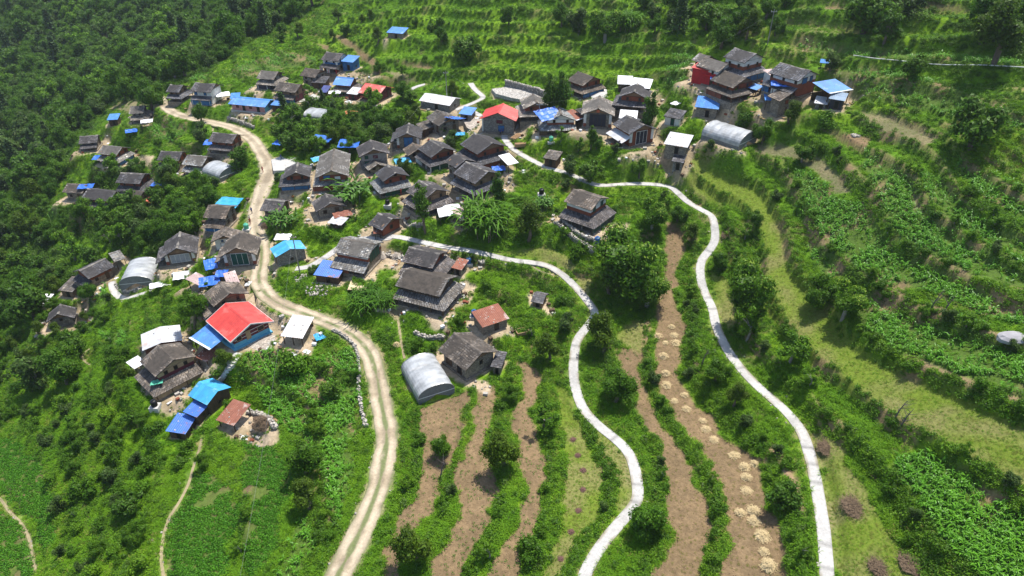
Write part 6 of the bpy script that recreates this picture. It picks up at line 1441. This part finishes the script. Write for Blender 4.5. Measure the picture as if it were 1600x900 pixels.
yd = inv & (cv == YARD_) & (pd > -.5) & (pd < 6) & (ld > .3); cl = yd & (pd > .6) & (pd < 5) & (u > .955)
odds = []
for nm_, bx_, m_ in (('plank', (-.8,.8,-.12,.12,0,.08), WOODP), ('block', (-.35,.35,-.25,.25,0,.35), ROCKT), ('pale_sack', (-.3,.3,-.22,.22,0,.4), TINW), ('dark_crate', (-.3,.3,-.3,.3,0,.5), WOOD), ('folded_sheet', (-.6,.6,-.4,.4,0,.06), TINW), ('red_basket', (-.25,.25,-.25,.25,0,.3), MUDR)):
    b = MB(); b.box(*bx_); odds.append(proto(nm_, b.mesh(nm_, m_)))
scatter('yard_clutter', odds, xx[cl], yy[cl], .7 + .6 * rg.random(cl.sum()), 'household odds and ends lying about the yards', [.25,.3,.1,.15,.08,.12], .02, .05)
st = yd & (u < .05); scatter('yard_stones', stoneP, xx[st], yy[st], .25 + .5 * rg.random(st.sum()) ** 2, 'loose pale stones lying about the yards', None, .1)
yg = yd & (u > .80) & (nzB > .45) & (pd > .8); scatter('yard_weeds', weedP, xx[yg], yy[yg], .4 + .5 * rg.random(yg.sum()), 'weeds at the edges of the yards')
rs = inv & (ld > -.1) & (ld < 1.4) & (cv == WILD_) & (u > .985); scatter('roadside_stones', stoneP, xx[rs], yy[rs], .2 + .35 * rg.random(rs.sum()), 'stones along the verges')
fo = tall & (cv == FOR_)
ff = fo & (u < .35); scatter('forest_floor', weedP + bushP[3:], xx[ff], yy[ff], .7 + .9 * rg.random(ff.sum()), 'undergrowth on the forest floor')
bf = fo & (u > .60) & (u < .78); scatter('forest_thicket', bushP, xx[bf], yy[bf], .8 + 1.0 * rg.random(bf.sum()), 'thicket under the forest trees', [.25,.15,.2,.4])
far = fo & (u > .9) & (u < np.where(yy > 240, .9 + .022 * (yy / 240), .904)) & ((nzA > .38) | (yy < 200)); scatter('far_forest', farP, xx[far], yy[far], (1.8 + 2.2 * rg.random(far.sum())), 'smaller trees filling the far forest', [.15,.15,.40,.18,.12], .75)
# ground beyond the frame keeps a sparse cover of the same plants
yb = 300 + 330 * rg.random(16000); xb = (rg.random(16000) * 2 - 1) * (1.0 * yb + 24); xm = 120 + 260 * rg.random(2600); ym = xm * (1.0 + .5 * rg.random(2600)); sel_ = xm > .64 * ym + 42; xb = np.r_[xb, -xm[sel_]]; yb = np.r_[yb, ym[sel_]]; scatter('distant_forest', farP, xb, yb, 2.5 + 2.5 * rg.random(len(xb)), 'forest covering the far slopes', [.3,.25,.2,.15,.1], .7)
# middle strip of the dirt road
for li, (name, xy, z, hw) in enumerate(LINES):
    if name != 'road': continue
    _, py_ = project(xy[:, 0], xy[:, 1], z); sel = np.nonzero(py_ > 370)[0]; k = rg.choice(sel, 2600); d = np.gradient(xy, axis=0); d /= np.linalg.norm(d, axis=1)[:, None]; o_ = rg.normal(0, .20, 2600); al = rg.uniform(-.25, .25, 2600)
    X = xy[k, 0] - d[k, 1] * o_ + d[k, 0] * al; Y = xy[k, 1] + d[k, 0] * o_ + d[k, 1] * al; scatter('road_grass', grassP[:1], X, Y, .18 + .2 * rg.random(2600), 'short grass between the wheel ruts of the dirt road')
# ------------------------------------------------------------------ small things
def heap(px, py, wpx, m, label, cat, name, flat=.45, seed=0, spiky=True):
    p = at(px, py); dist = (p - Vector((0, 0, CAMZ))).length; r = wpx / F * dist / 2; rr = random.Random(seed); T = thing(name, label, cat, p, rr.uniform(0, 6), {'straw_heap': 'straw heaps on the harvested strip', 'dung_heap': 'dung heaps on the grazed terraces'}.get(name))
    b = MB(); n = 12; rings = [(1, 0), (.82, .35), (.5, .75), (.18, 1)]; P = [[(r * q * math.cos(2 * math.pi * j / n) * rr.uniform(.85, 1.15), r * q * math.sin(2 * math.pi * j / n) * rr.uniform(.85, 1.15), r * flat * h * rr.uniform(.85, 1.15) - .08) for j in range(n)] for q, h in rings]
    for k in range(3):
        for j in range(n): b.quad(P[k][j], P[k][(j + 1) % n], P[k + 1][(j + 1) % n], P[k + 1][j])
    for j in range(n): b.tri(P[3][j], P[3][(j + 1) % n], (0, 0, r * flat * 1.05))
    if m in (ROCK, WHITE):
        b = MB()
        for i in range(70):
            a = rr.uniform(0, 6.28); q = r * rr.random() ** .6; stone_mesh(b, (q * math.cos(a), q * math.sin(a), r * flat * (1 - q / r) * .8), rr.uniform(.12, .3), rr)
        b.build('stones', ROCKT, T)['kind'] = 'stuff'; return
    if m in (BRUSHW, DUNG, HAYT): b.v = [(x * .8, y * .8, z * .8) for x, y, z in b.v]
    b.build('heap', m, T)
    if spiky:
        b = MB()
        for i in range(420 if m is BRUSHW else 200):
            a = rr.uniform(0, 6.28); q = r * rr.uniform(.05, .9); z = r * flat * (1 - (q / r) ** 1.5); o = Vector((q * math.cos(a), q * math.sin(a), z)); aa = a + rr.uniform(-1.5, 1.5) * (1 if m is HAYT else 2); d = Vector((math.cos(aa), math.sin(aa), rr.uniform(-.25, .3))) * (rr.uniform(.35, .9) if m is BRUSHW else r * rr.uniform(.15, .38)); s = Vector((-d.y, d.x, 0)).normalized() * .028
            t = rr.uniform(.55, 1.4); b.quad(o - s, o + s, o + d + s * .3, o + d - s * .3, (t, t, t))
        q_ = b.build('stalks', m, T); q_['kind'] = 'stuff'
SP = [(1050,511),(1030,525),(1055,524),(1040,536),(1056,536),(1038,557),(1040,584),(1043,602),(1055,627),(1068,618),(1072,640),(1100,658),(1102,671),(1115,688),(1147,713),(1163,731),(1178,726),(1168,747),(1168,768),(1176,799),(1155,802),(1178,815),(1190,838),(1193,863),(1200,885)]
HAYT = mat('golden_straw', (.56,.44,.25), (.43,.33,.17), 3.0, .95, .5, tone=False)
for i, (x, y) in enumerate(SP):
    heap(x + random.uniform(-2, 2), y, (14 + 8 * (y - 500) / 400) * random.uniform(.75, 1.25), HAYT, 'pale golden straw heap drying on the brown harvested strip', 'straw heap', 'straw_heap', random.uniform(.35, .7), i)
for i, (x, y) in enumerate([(895,687),(903,712),(911,735),(911,765),(904,798),(892,831),(876,873),(966,860),(949,893),(1369,745),(950,530)]):
    heap(x, y, 12, DUNG, 'small dark reddish dung heap on a green terrace strip', 'dung heap', 'dung_heap', .3, 40 + i)
for x, y, w, l in [(1293,700,36,'upper brown brushwood pile beside the hill footpath'),(1336,792,46,'large flat brown brushwood pile on the mown terrace'),(1374,886,34,'tall tangled brushwood pile near the bottom right'),(1430,880,50,'wide grey brown brushwood pile at the hedge foot'),(1334,370,0,'')]:
    if w: heap(x, y, w, BRUSHW, l, 'brushwood pile', 'brushwood_pile', .15, int(x))
heap(1135,369,18,BRUSHW,'small brown brush heap right of the hill footpath','brushwood pile','brushwood_pile',.3,3)
heap(515,333,24,HAYW,'rounded heap of bleached straw before the low slate house','straw stack','straw_stack',.9,77); heap(620,402,18,HAYW,'bleached straw stack by the white upper walled house','straw stack','straw_stack',.9,78); heap(597,403,16,HAYW,'pale straw stack right of the green end wall','straw stack','straw_stack',1.1,79)
heap(410,664,34,BRUSHW,'domed brushwood stack inside the curved stone wall','brushwood pile','brushwood_pile',.8,80); heap(475,433,30,ROCK,'grey heap of split stone beside the hamlet footpath','stone heap','stone_heap',.3,81,False); heap(416,354,20,BRUSHW,'reddish firewood pile at the road edge','firewood pile','firewood_pile',.6,82)
heap(528,352,22,BRUSHW,'firewood pile below the rusty sheets','firewood pile','firewood_pile',.4,83); heap(620,540,12,HAYT,'small straw bundle on the green bank above the near greenhouse','straw heap','straw_stack',1.0,84)
heap(500,450,44,ROCK,'scattered grey slate rubble above the dirt road','stone heap','stone_heap',.12,85,False); heap(755,408,14,WHITE,'white rubble beside the tiny rusty roofed hut','stone heap','stone_heap',.3,86,False)
heap(1110,148,16,ROCK,'pale rubble below the red and white house','stone heap','stone_heap',.3,87,False); heap(1337,212,12,ROCK,'pale debris on the fallow terrace','stone heap','stone_heap',.2,88,False)
# timber stack
def timber(px, py, l, w, n, label, ang):
    p = at(px, py); T = thing('timber_stack', label, 'timber stack', p, R(ang))
    first = None
    for k in range(n):
        for j in range(3 if k % 2 == 0 else 4):
            b = MB(); b.box(-l/2, l/2, -.11, .11, 0, .14); yo = -w/2 + w * (j + .5) / 4
            if first is None: first = b.mesh('plank', WOODP)
            o = link('plank', first, T); o.location = (RR.uniform(-.1, .1), yo, .16 * k)
timber(819,228,4.4,1.4,5,'stack of fresh orange sawn timber beside the upper footpath',8); timber(807,214,3.6,1.6,2,'few fresh planks lying on grass above the timber stack',60)
# rocks
T = thing('boulder', 'smooth pale boulder at the edge of the corn, far right', 'boulder', at(1583,529), 0); b = MB(); rr = random.Random(2)
n = 14; rings = [(1.9, -.3), (1.85, .15), (1.4, .5), (.7, .68)]; P = [[(.72 * q * math.cos(2*math.pi*j/n) * rr.uniform(.93, 1.07) * 1.5, q * .72 * math.sin(2*math.pi*j/n) * rr.uniform(.93, 1.07) * .95, h) for j in range(n)] for q, h in rings]
for k in range(3):
    for j in range(n): b.quad(P[k][j], P[k][(j+1) % n], P[k+1][(j+1) % n], P[k+1][j])
for j in range(n): b.tri(P[3][j], P[3][(j+1) % n], (0, 0, .72))
b.build('rock', mat('lilac_rock', (.34,.33,.34), (.26,.25,.26), 1.2, .9, .4), T)
# water tanks
def tank(px, py, m, label, s=1.0, up=.5):
    p = at(px, py); T = thing('water_tank', label, 'water tank', p, 0, 'water tanks of the village'); b = MB(); n = 14; r = .55 * s; prof = [(r * .96, 0), (r, .08), (r, .4), (r * .95, .44), (r, .48), (r, .95), (r * .8, 1.12), (r * .35, 1.2)]
    for k in range(len(prof) - 1):
        for j in range(n):
            a, c = 2*math.pi*j/n, 2*math.pi*(j+1)/n; f = lambda q, w: (q[0]*math.cos(w), q[0]*math.sin(w), up + q[1]*s); b.quad(f(prof[k], a), f(prof[k], c), f(prof[k+1], c), f(prof[k+1], a))
    b.build('tank_body', m, T); b = MB(); b.tube([(0, 0, up + 1.17*s), (0, 0, up + 1.32*s)], r * .38, 10); b.build('lid', m, T); b = MB(); b.box(-.8, .8, -.8, .8, -.5, up); b.build('stand', CONC, T)
tank(741,496,PLASTICB,'blue water tank beside the low rusty red shed'); tank(243,637,PLASTICK,'black water tank at the corner of the tan lower yard'); tank(733,413,PLASTICB,'grey blue water tank beside the tiny rusty hut'); tank(846,306,PLASTICK,'black water tank at the left end of the lone two storey house terrace')
tank(967,232,PLASTICK,'black water tank on the wall below the black door house'); tank(386,360,TARPG,'green water tank behind the green door house'); tank(933,380,PLASTICB,'blue plastic drum on the rubble terrace of the lone two storey house', 1.1, .1); tank(240,432,PLASTICK,'black water tank left of the paved forecourt'); tank(606,322,PLASTICK,'black tank on a white block in the threshing yard', .9); tank(345,236,WHITE,'white rounded tank below the house inside the road bend')
tank(861,221,TARPG,'green tub in the small paved yard', .9, .1); tank(537,148,TARPG,'green tub in front of the red striped roof house', .9, .1)
# poles and wires
def pole(px, py, h, label, wire=None):
    p = at(px, py); T = thing('utility_pole', label, 'utility pole', p, 0); b = MB(); b.tube([(0, 0, -.5), (0, 0, h)], [.14, .09], 8); b.build('shaft', METAL, T); b = MB(); b.box(-.7, .7, -.05, .05, h - .6, h - .48); b.build('crossarm', METAL, T)
    for s in (-.6, 0, .6):
        b = MB(); b.tube([(s, 0, h - .48), (s, 0, h - .28)], .05, 6); b.build('insulator', WHITE, T)
    return Vector((p.x, p.y, p.z + h - .3))
q = [pole(469,428,9,'tall grey utility pole beside the turquoise tin hut'), pole(699,163,9,'utility pole in front of the grey long gable shed'), pole(842,205,7,'utility pole right of the red roofed schoolhouse'), pole(1199,70,8,'thin utility pole uphill of the eastern hamlet')]
def wire(a, b_, label, sag=2.0):
    pts = [a.lerp(b_, t) - V3(0, 0, sag * 4 * t * (1 - t)) for t in np.linspace(0, 1, 24)]; o = MB(); o.tube([p - a for p in pts], .011, 4); w = o.build('power_line', METAL); w.location = a; tag(w, label, 'power line')
wire(q[0], q[1], 'power line from the roadside pole up to the long gable shed'); wire(q[1], q[2], 'power line from the gable shed pole to the schoolhouse pole'); wire(q[2], q[3], 'power line from the schoolhouse pole to the eastern hamlet', 4)
e_ = at(505, 668); wire(q[0], Vector((e_.x, e_.y - 40, e_.z + 8)), 'power line running down over the corn field')
# people (skinned bodies)
def person_mesh(shirt, trousers, seed):
    rr = random.Random(seed); bm = bmesh.new(); sk = {}
    J = dict(pel=(0,0,.92), che=(0,0,1.28), nec=(0,0,1.46), hea=(0,.01,1.62), top=(0,.01,1.70), ls=(-.18,0,1.40), le=(-.24,.02,1.12), lh=(-.22,.12,.90), rs=(.18,0,1.40), re=(.25,.02,1.12), rh=(.24,.1,.88), lp=(-.09,0,.88), lk=(-.10,.06,.50), la=(-.10,-.02,.08), lf=(-.10,.12,.04), rp=(.09,0,.88), rk=(.11,-.02,.50), ra=(.12,-.10,.08), rf=(.12,.04,.04))
    rad = dict(pel=.13, che=.15, nec=.055, hea=.10, top=.075, ls=.06, le=.045, lh=.035, rs=.06, re=.045, rh=.035, lp=.09, lk=.065, la=.045, lf=.04, rp=.09, rk=.065, ra=.045, rf=.04)
    me = bpy.data.meshes.new('body'); names = list(J); E = [('pel','che'),('che','nec'),('nec','hea'),('hea','top'),('che','ls'),('ls','le'),('le','lh'),('che','rs'),('rs','re'),('re','rh'),('pel','lp'),('lp','lk'),('lk','la'),('la','lf'),('pel','rp'),('rp','rk'),('rk','ra'),('ra','rf')]
    me.from_pydata([J[n] for n in names], [(names.index(a), names.index(b)) for a, b in E], []); o = bpy.data.objects.new('tmp', me); COL.objects.link(o); md = o.modifiers.new('s', 'SKIN'); sv = me.skin_vertices[0].data
    for i, n in enumerate(names): sv[i].radius = (rad[n], rad[n])
    sv[0].use_root = True; o.modifiers.new('d', 'SUBSURF').levels = 1
    dg = bpy.context.evaluated_depsgraph_get(); m2 = bpy.data.meshes.new_from_object(o.evaluated_get(dg)); bpy.data.objects.remove(o)
    ms = [mat('skin', (.28,.15,.09), None, 1, .6, 0), mat(shirt[0], shirt[1], None, 1, .9, 0), mat(trousers[0], trousers[1], None, 1, .9, 0), mat('black_hair', (.01,.009,.008), None, 1, .6, 0)]
    m2.materials.clear(); [m2.materials.append(x) for x in ms]
    for f in m2.polygons:
        c = f.center; f.use_smooth = True
        f.material_index = 3 if (c.z > 1.60 and c.y < .05) or c.z > 1.68 else 0 if c.z > 1.44 or (abs(c.x) > .19 and c.z < 1.1) else 1 if c.z > .90 else 0 if c.z < .08 else 2
    return m2
PM = [person_mesh(('blue_shirt', (.04,.10,.35)), ('dark_trousers', (.03,.03,.04)), 1), person_mesh(('red_shirt', (.45,.04,.04)), ('red_skirt', (.30,.03,.05)), 2), person_mesh(('pale_shirt', (.6,.58,.55)), ('grey_trousers', (.12,.12,.13)), 3)]
for x, y, k, a, l in [(782,212,0,200,'person in blue shirt standing at the schoolhouse corner, left of two'),(785.5,211,0,160,'person in blue shirt standing at the schoolhouse corner, right of two'),(411,270,1,30,'person in red clothes walking on the dirt road near the junction'),(440,250,0,100,'person in blue shirt on the pale forecourt beside the road'),(391,346,2,80,'person in pale shirt at the inner edge of the dirt road'),(391.5,351,1,10,'person in red clothes beside the dirt road'),(627,305,1,80,'person in red clothes sitting area of the threshing yard'),(394,334,0,60,'person in blue shirt at the verge opposite the tarpaulin roof')]:
    p = at(x, y); o = link('person', PM[k]); o.location = p + V3(0, 0, .03); o.rotation_euler = (0, 0, R(a)); tag(o, l.replace('sitting area of', 'standing in'), 'person', 'people of the village')
# pale water channel on the top right bank
b = MB(); xy = resample([(1333,89),(1365,94),(1410,98),(1450,103),(1490,105),(1530,105),(1570,107),(1600,109),(1640,112)], .8); z = smooth1(hz(xy[:, 0], xy[:, 1]), 10)
b.tube([(a, c, q_ + .35) for (a, c), q_ in zip(xy, z)], .10, 6); o = b.build('water_pipe', WHITE); tag(o, 'thin white water pipe along the upper right terrace', 'water pipe')
# satellite dishes and laundry
def dish(px, py, label):
    p = at(px, py, 3.2); T = thing('satellite_dish', label, 'satellite dish', (p.x, p.y, p.z + 3.2), 0); b = MB(); n = 12
    for k in range(3):
        for j in range(n):
            f = lambda kk, w: (.19*kk*math.cos(w), -.1 - .05*kk*kk*.6, .5 + .19*kk*math.sin(w)); a, c = 2*math.pi*j/n, 2*math.pi*(j+1)/n; b.quad(f(k, a), f(k+1, a), f(k+1, c), f(k, c))
    b.build('reflector', WHITE, T); b = MB(); b.tube([(0, 0, -.2), (0, 0, .5)], .04, 6); b.build('mast', METAL, T)
dish(1163,104,'white satellite dish on the skirt roof of the topmost banded house')
# vents painted open sides: baskets in the central shrubs
T = thing('wicker_basket', 'upturned wooden crate frame lying in the central shrubs', 'crate', at(816,520), .3); 
for s in (-1, 1):
    b = MB(); b.box(-1.1, 1.1, s * .7 - .06, s * .7 + .06, 0, .6); b.build('side', WOODP, T); b = MB(); b.box(s * 1.1 - .06, s * 1.1 + .06, -.63, .63, 0, .6); b.build('end', WOODP, T)
# haze: the air between the camera and the far slope
if HAZE:
    b = MB(); b.box(-760, 760, -30, 820, -160, CAMZ + 170); hm = bpy.data.materials.new('haze'); hm.use_nodes = True; N = hm.node_tree.nodes; N.remove(N['Principled BSDF']); v = N.new('ShaderNodeVolumePrincipled'); v.inputs['Color'].default_value = (.82, .90, 1, 1); v.inputs['Density'].default_value = HAZE; v.inputs['Anisotropy'].default_value = .3
    hm.node_tree.links.new(v.outputs[0], N['Material Output'].inputs['Volume']); me = b.mesh('haze', hm); hz_o = link('haze', me); hz_o['kind'] = 'stuff'; hz_o['label'] = 'thin bluish air haze over the valley'

# labels that single out each shrub and grove tree: what it stands nearest to
MARKS = [(670,450,'big three tier slatted house'),(735,545,'lone old stone house'),(665,595,'nearest greenhouse'),(766,493,'rusty red shed'),(915,325,'lone two storey house'),(845,462,'tiny dark hut'),
 (375,500,'bright red roofed house'),(255,585,'large stone house with yard'),(330,610,'turquoise roofed shed'),(465,510,'silver sheeted shelter'),(212,422,'hooked path greenhouse'),(90,490,'lone small stone house'),(140,418,'long low farmhouse'),
 (282,385,'grey shutter house'),(372,385,'green double door house'),(347,325,'blue and white tarpaulin'),(160,300,'western veranda house'),(210,278,'three tier western house'),(343,262,'half round greenhouse'),(270,240,'blue porched hamlet house'),
 (140,215,'upper left hamlet'),(215,175,'forest edge house'),(330,140,'tall whitish house'),(395,160,'pink walled house'),(350,212,'house inside the road bend'),(455,262,'road junction house'),(585,228,'grey plastered house'),(500,172,'low hidden greenhouse'),
 (583,134,'red striped roof'),(525,95,'red footed pillar house'),(620,48,'lone blue field shed'),(690,155,'grey long gable shed'),(780,180,'red roofed schoolhouse'),(720,78,'dark wide terrace tree'),(945,35,'large speckled terrace tree'),
 (910,135,'isolated blue door house'),(990,205,'tall black door house'),(1060,225,'silver roofed hut'),(1107,162,'blue shed in shrubs'),(1140,203,'long curved greenhouse'),(1120,105,'red and white house'),(1235,115,'easternmost house'),(1300,140,'bright blue tin canopy'),
 (1257,237,'small round topped tree'),(1360,25,'wide dark tree'),(1570,60,'big corner tree'),(1530,195,'broad dark corn terrace tree'),(1583,529,'smooth pale boulder'),(1328,468,'pale blossomed strip tree'),(1242,545,'small yellow green tree'),
 (1178,450,'tall blossom tipped tree'),(985,400,'largest blossoming tree'),(948,522,'footpath elbow tree'),(966,606,'rounded tree by stubble strip'),(1010,812,'bright round footpath tree'),(1225,775,'dark shrubby path tree'),(1335,790,'large flat brushwood pile'),(1293,700,'upper brown brushwood pile'),
 (1430,880,'wide grey brushwood pile'),(786,700,'tree between brown fields'),(648,848,'bushy field end tree'),(689,700,'small lone field tree'),(850,652,'airy bank tree'),(830,860,'low bank tree'),(475,720,'upper corn field tree'),(480,775,'lower corn field tree'),
 (1040,584,'middle straw heaps'),(1168,750,'crowded straw heaps'),(1397,655,'leaning grey snag'),(1453,485,'bare forked snag'),(130,765,'green lower left shrub'),(200,790,'dark lower left shrub'),(95,575,'bushy weedy slope tree'),(52,580,'greyish weedy slope tree'),(45,470,'dark left edge tree'),(410,664,'domed brushwood stack'),(558,470,'dense bamboo thicket'),(758,340,'big arching bamboo clump')]
TONE = {'shrub':'deep green','shrub2':'yellowish green','lime':'lime green','grey':'grey green','loose':'sparse','broad':'green','broad2':'olive green','dark':'dark green','dark2':'dark upright'}
ORD = ['nearest','second nearest','third nearest','fourth nearest','fifth nearest','sixth nearest','seventh nearest','eighth nearest','ninth nearest','tenth nearest','eleventh nearest','twelfth nearest']
G_ = {}
for o, k in AUTO:
    l = o.location; a, b_ = project(np.array([l.x]), np.array([l.y]), np.array([l.z])); a, b_ = float(a[0]), float(b_[0])
    d, m_ = min(((a - x) ** 2 + (b_ - y) ** 2, (x, y, nm)) for x, y, nm in MARKS)
    dx, dy = a - m_[0], b_ - m_[1]; rel = ('right of' if dx > 0 else 'left of') if abs(dx) > abs(dy) * 1.2 else ('below' if dy > 0 else 'uphill of')
    G_.setdefault((m_[2], rel, TONE[k], o['category']), []).append((d, o))
for (nm, rel, tn, ct), L_ in G_.items():
    for i, (d, o) in enumerate(sorted(L_, key=lambda t: t[0])):
        o['label'] = ('%s %s %s the %s' % (tn, ct, rel, nm)) if len(L_) == 1 else '%s %s %s the %s, %s to it' % (tn, ct, rel, nm, ORD[min(i, 11)])
ON = 'first second third fourth fifth sixth seventh eighth ninth tenth eleventh twelfth thirteenth fourteenth fifteenth sixteenth seventeenth eighteenth nineteenth twentieth twenty-first twenty-second twenty-third twenty-fourth twenty-fifth'.split()
for nm, tx in (('straw heap', 'pale golden straw heap, %s from the uphill end of the brown strip'), ('dung heap', 'small dark dung heap, %s along the green terraces from the village side')):
    L_ = sorted([o for o in COL.objects if o.get('category') == nm and o.name.startswith(nm.replace(' ', '_'))], key=lambda o: -o.location.y)
    for i, o in enumerate(L_): o['label'] = tx % ON[min(i, 24)]
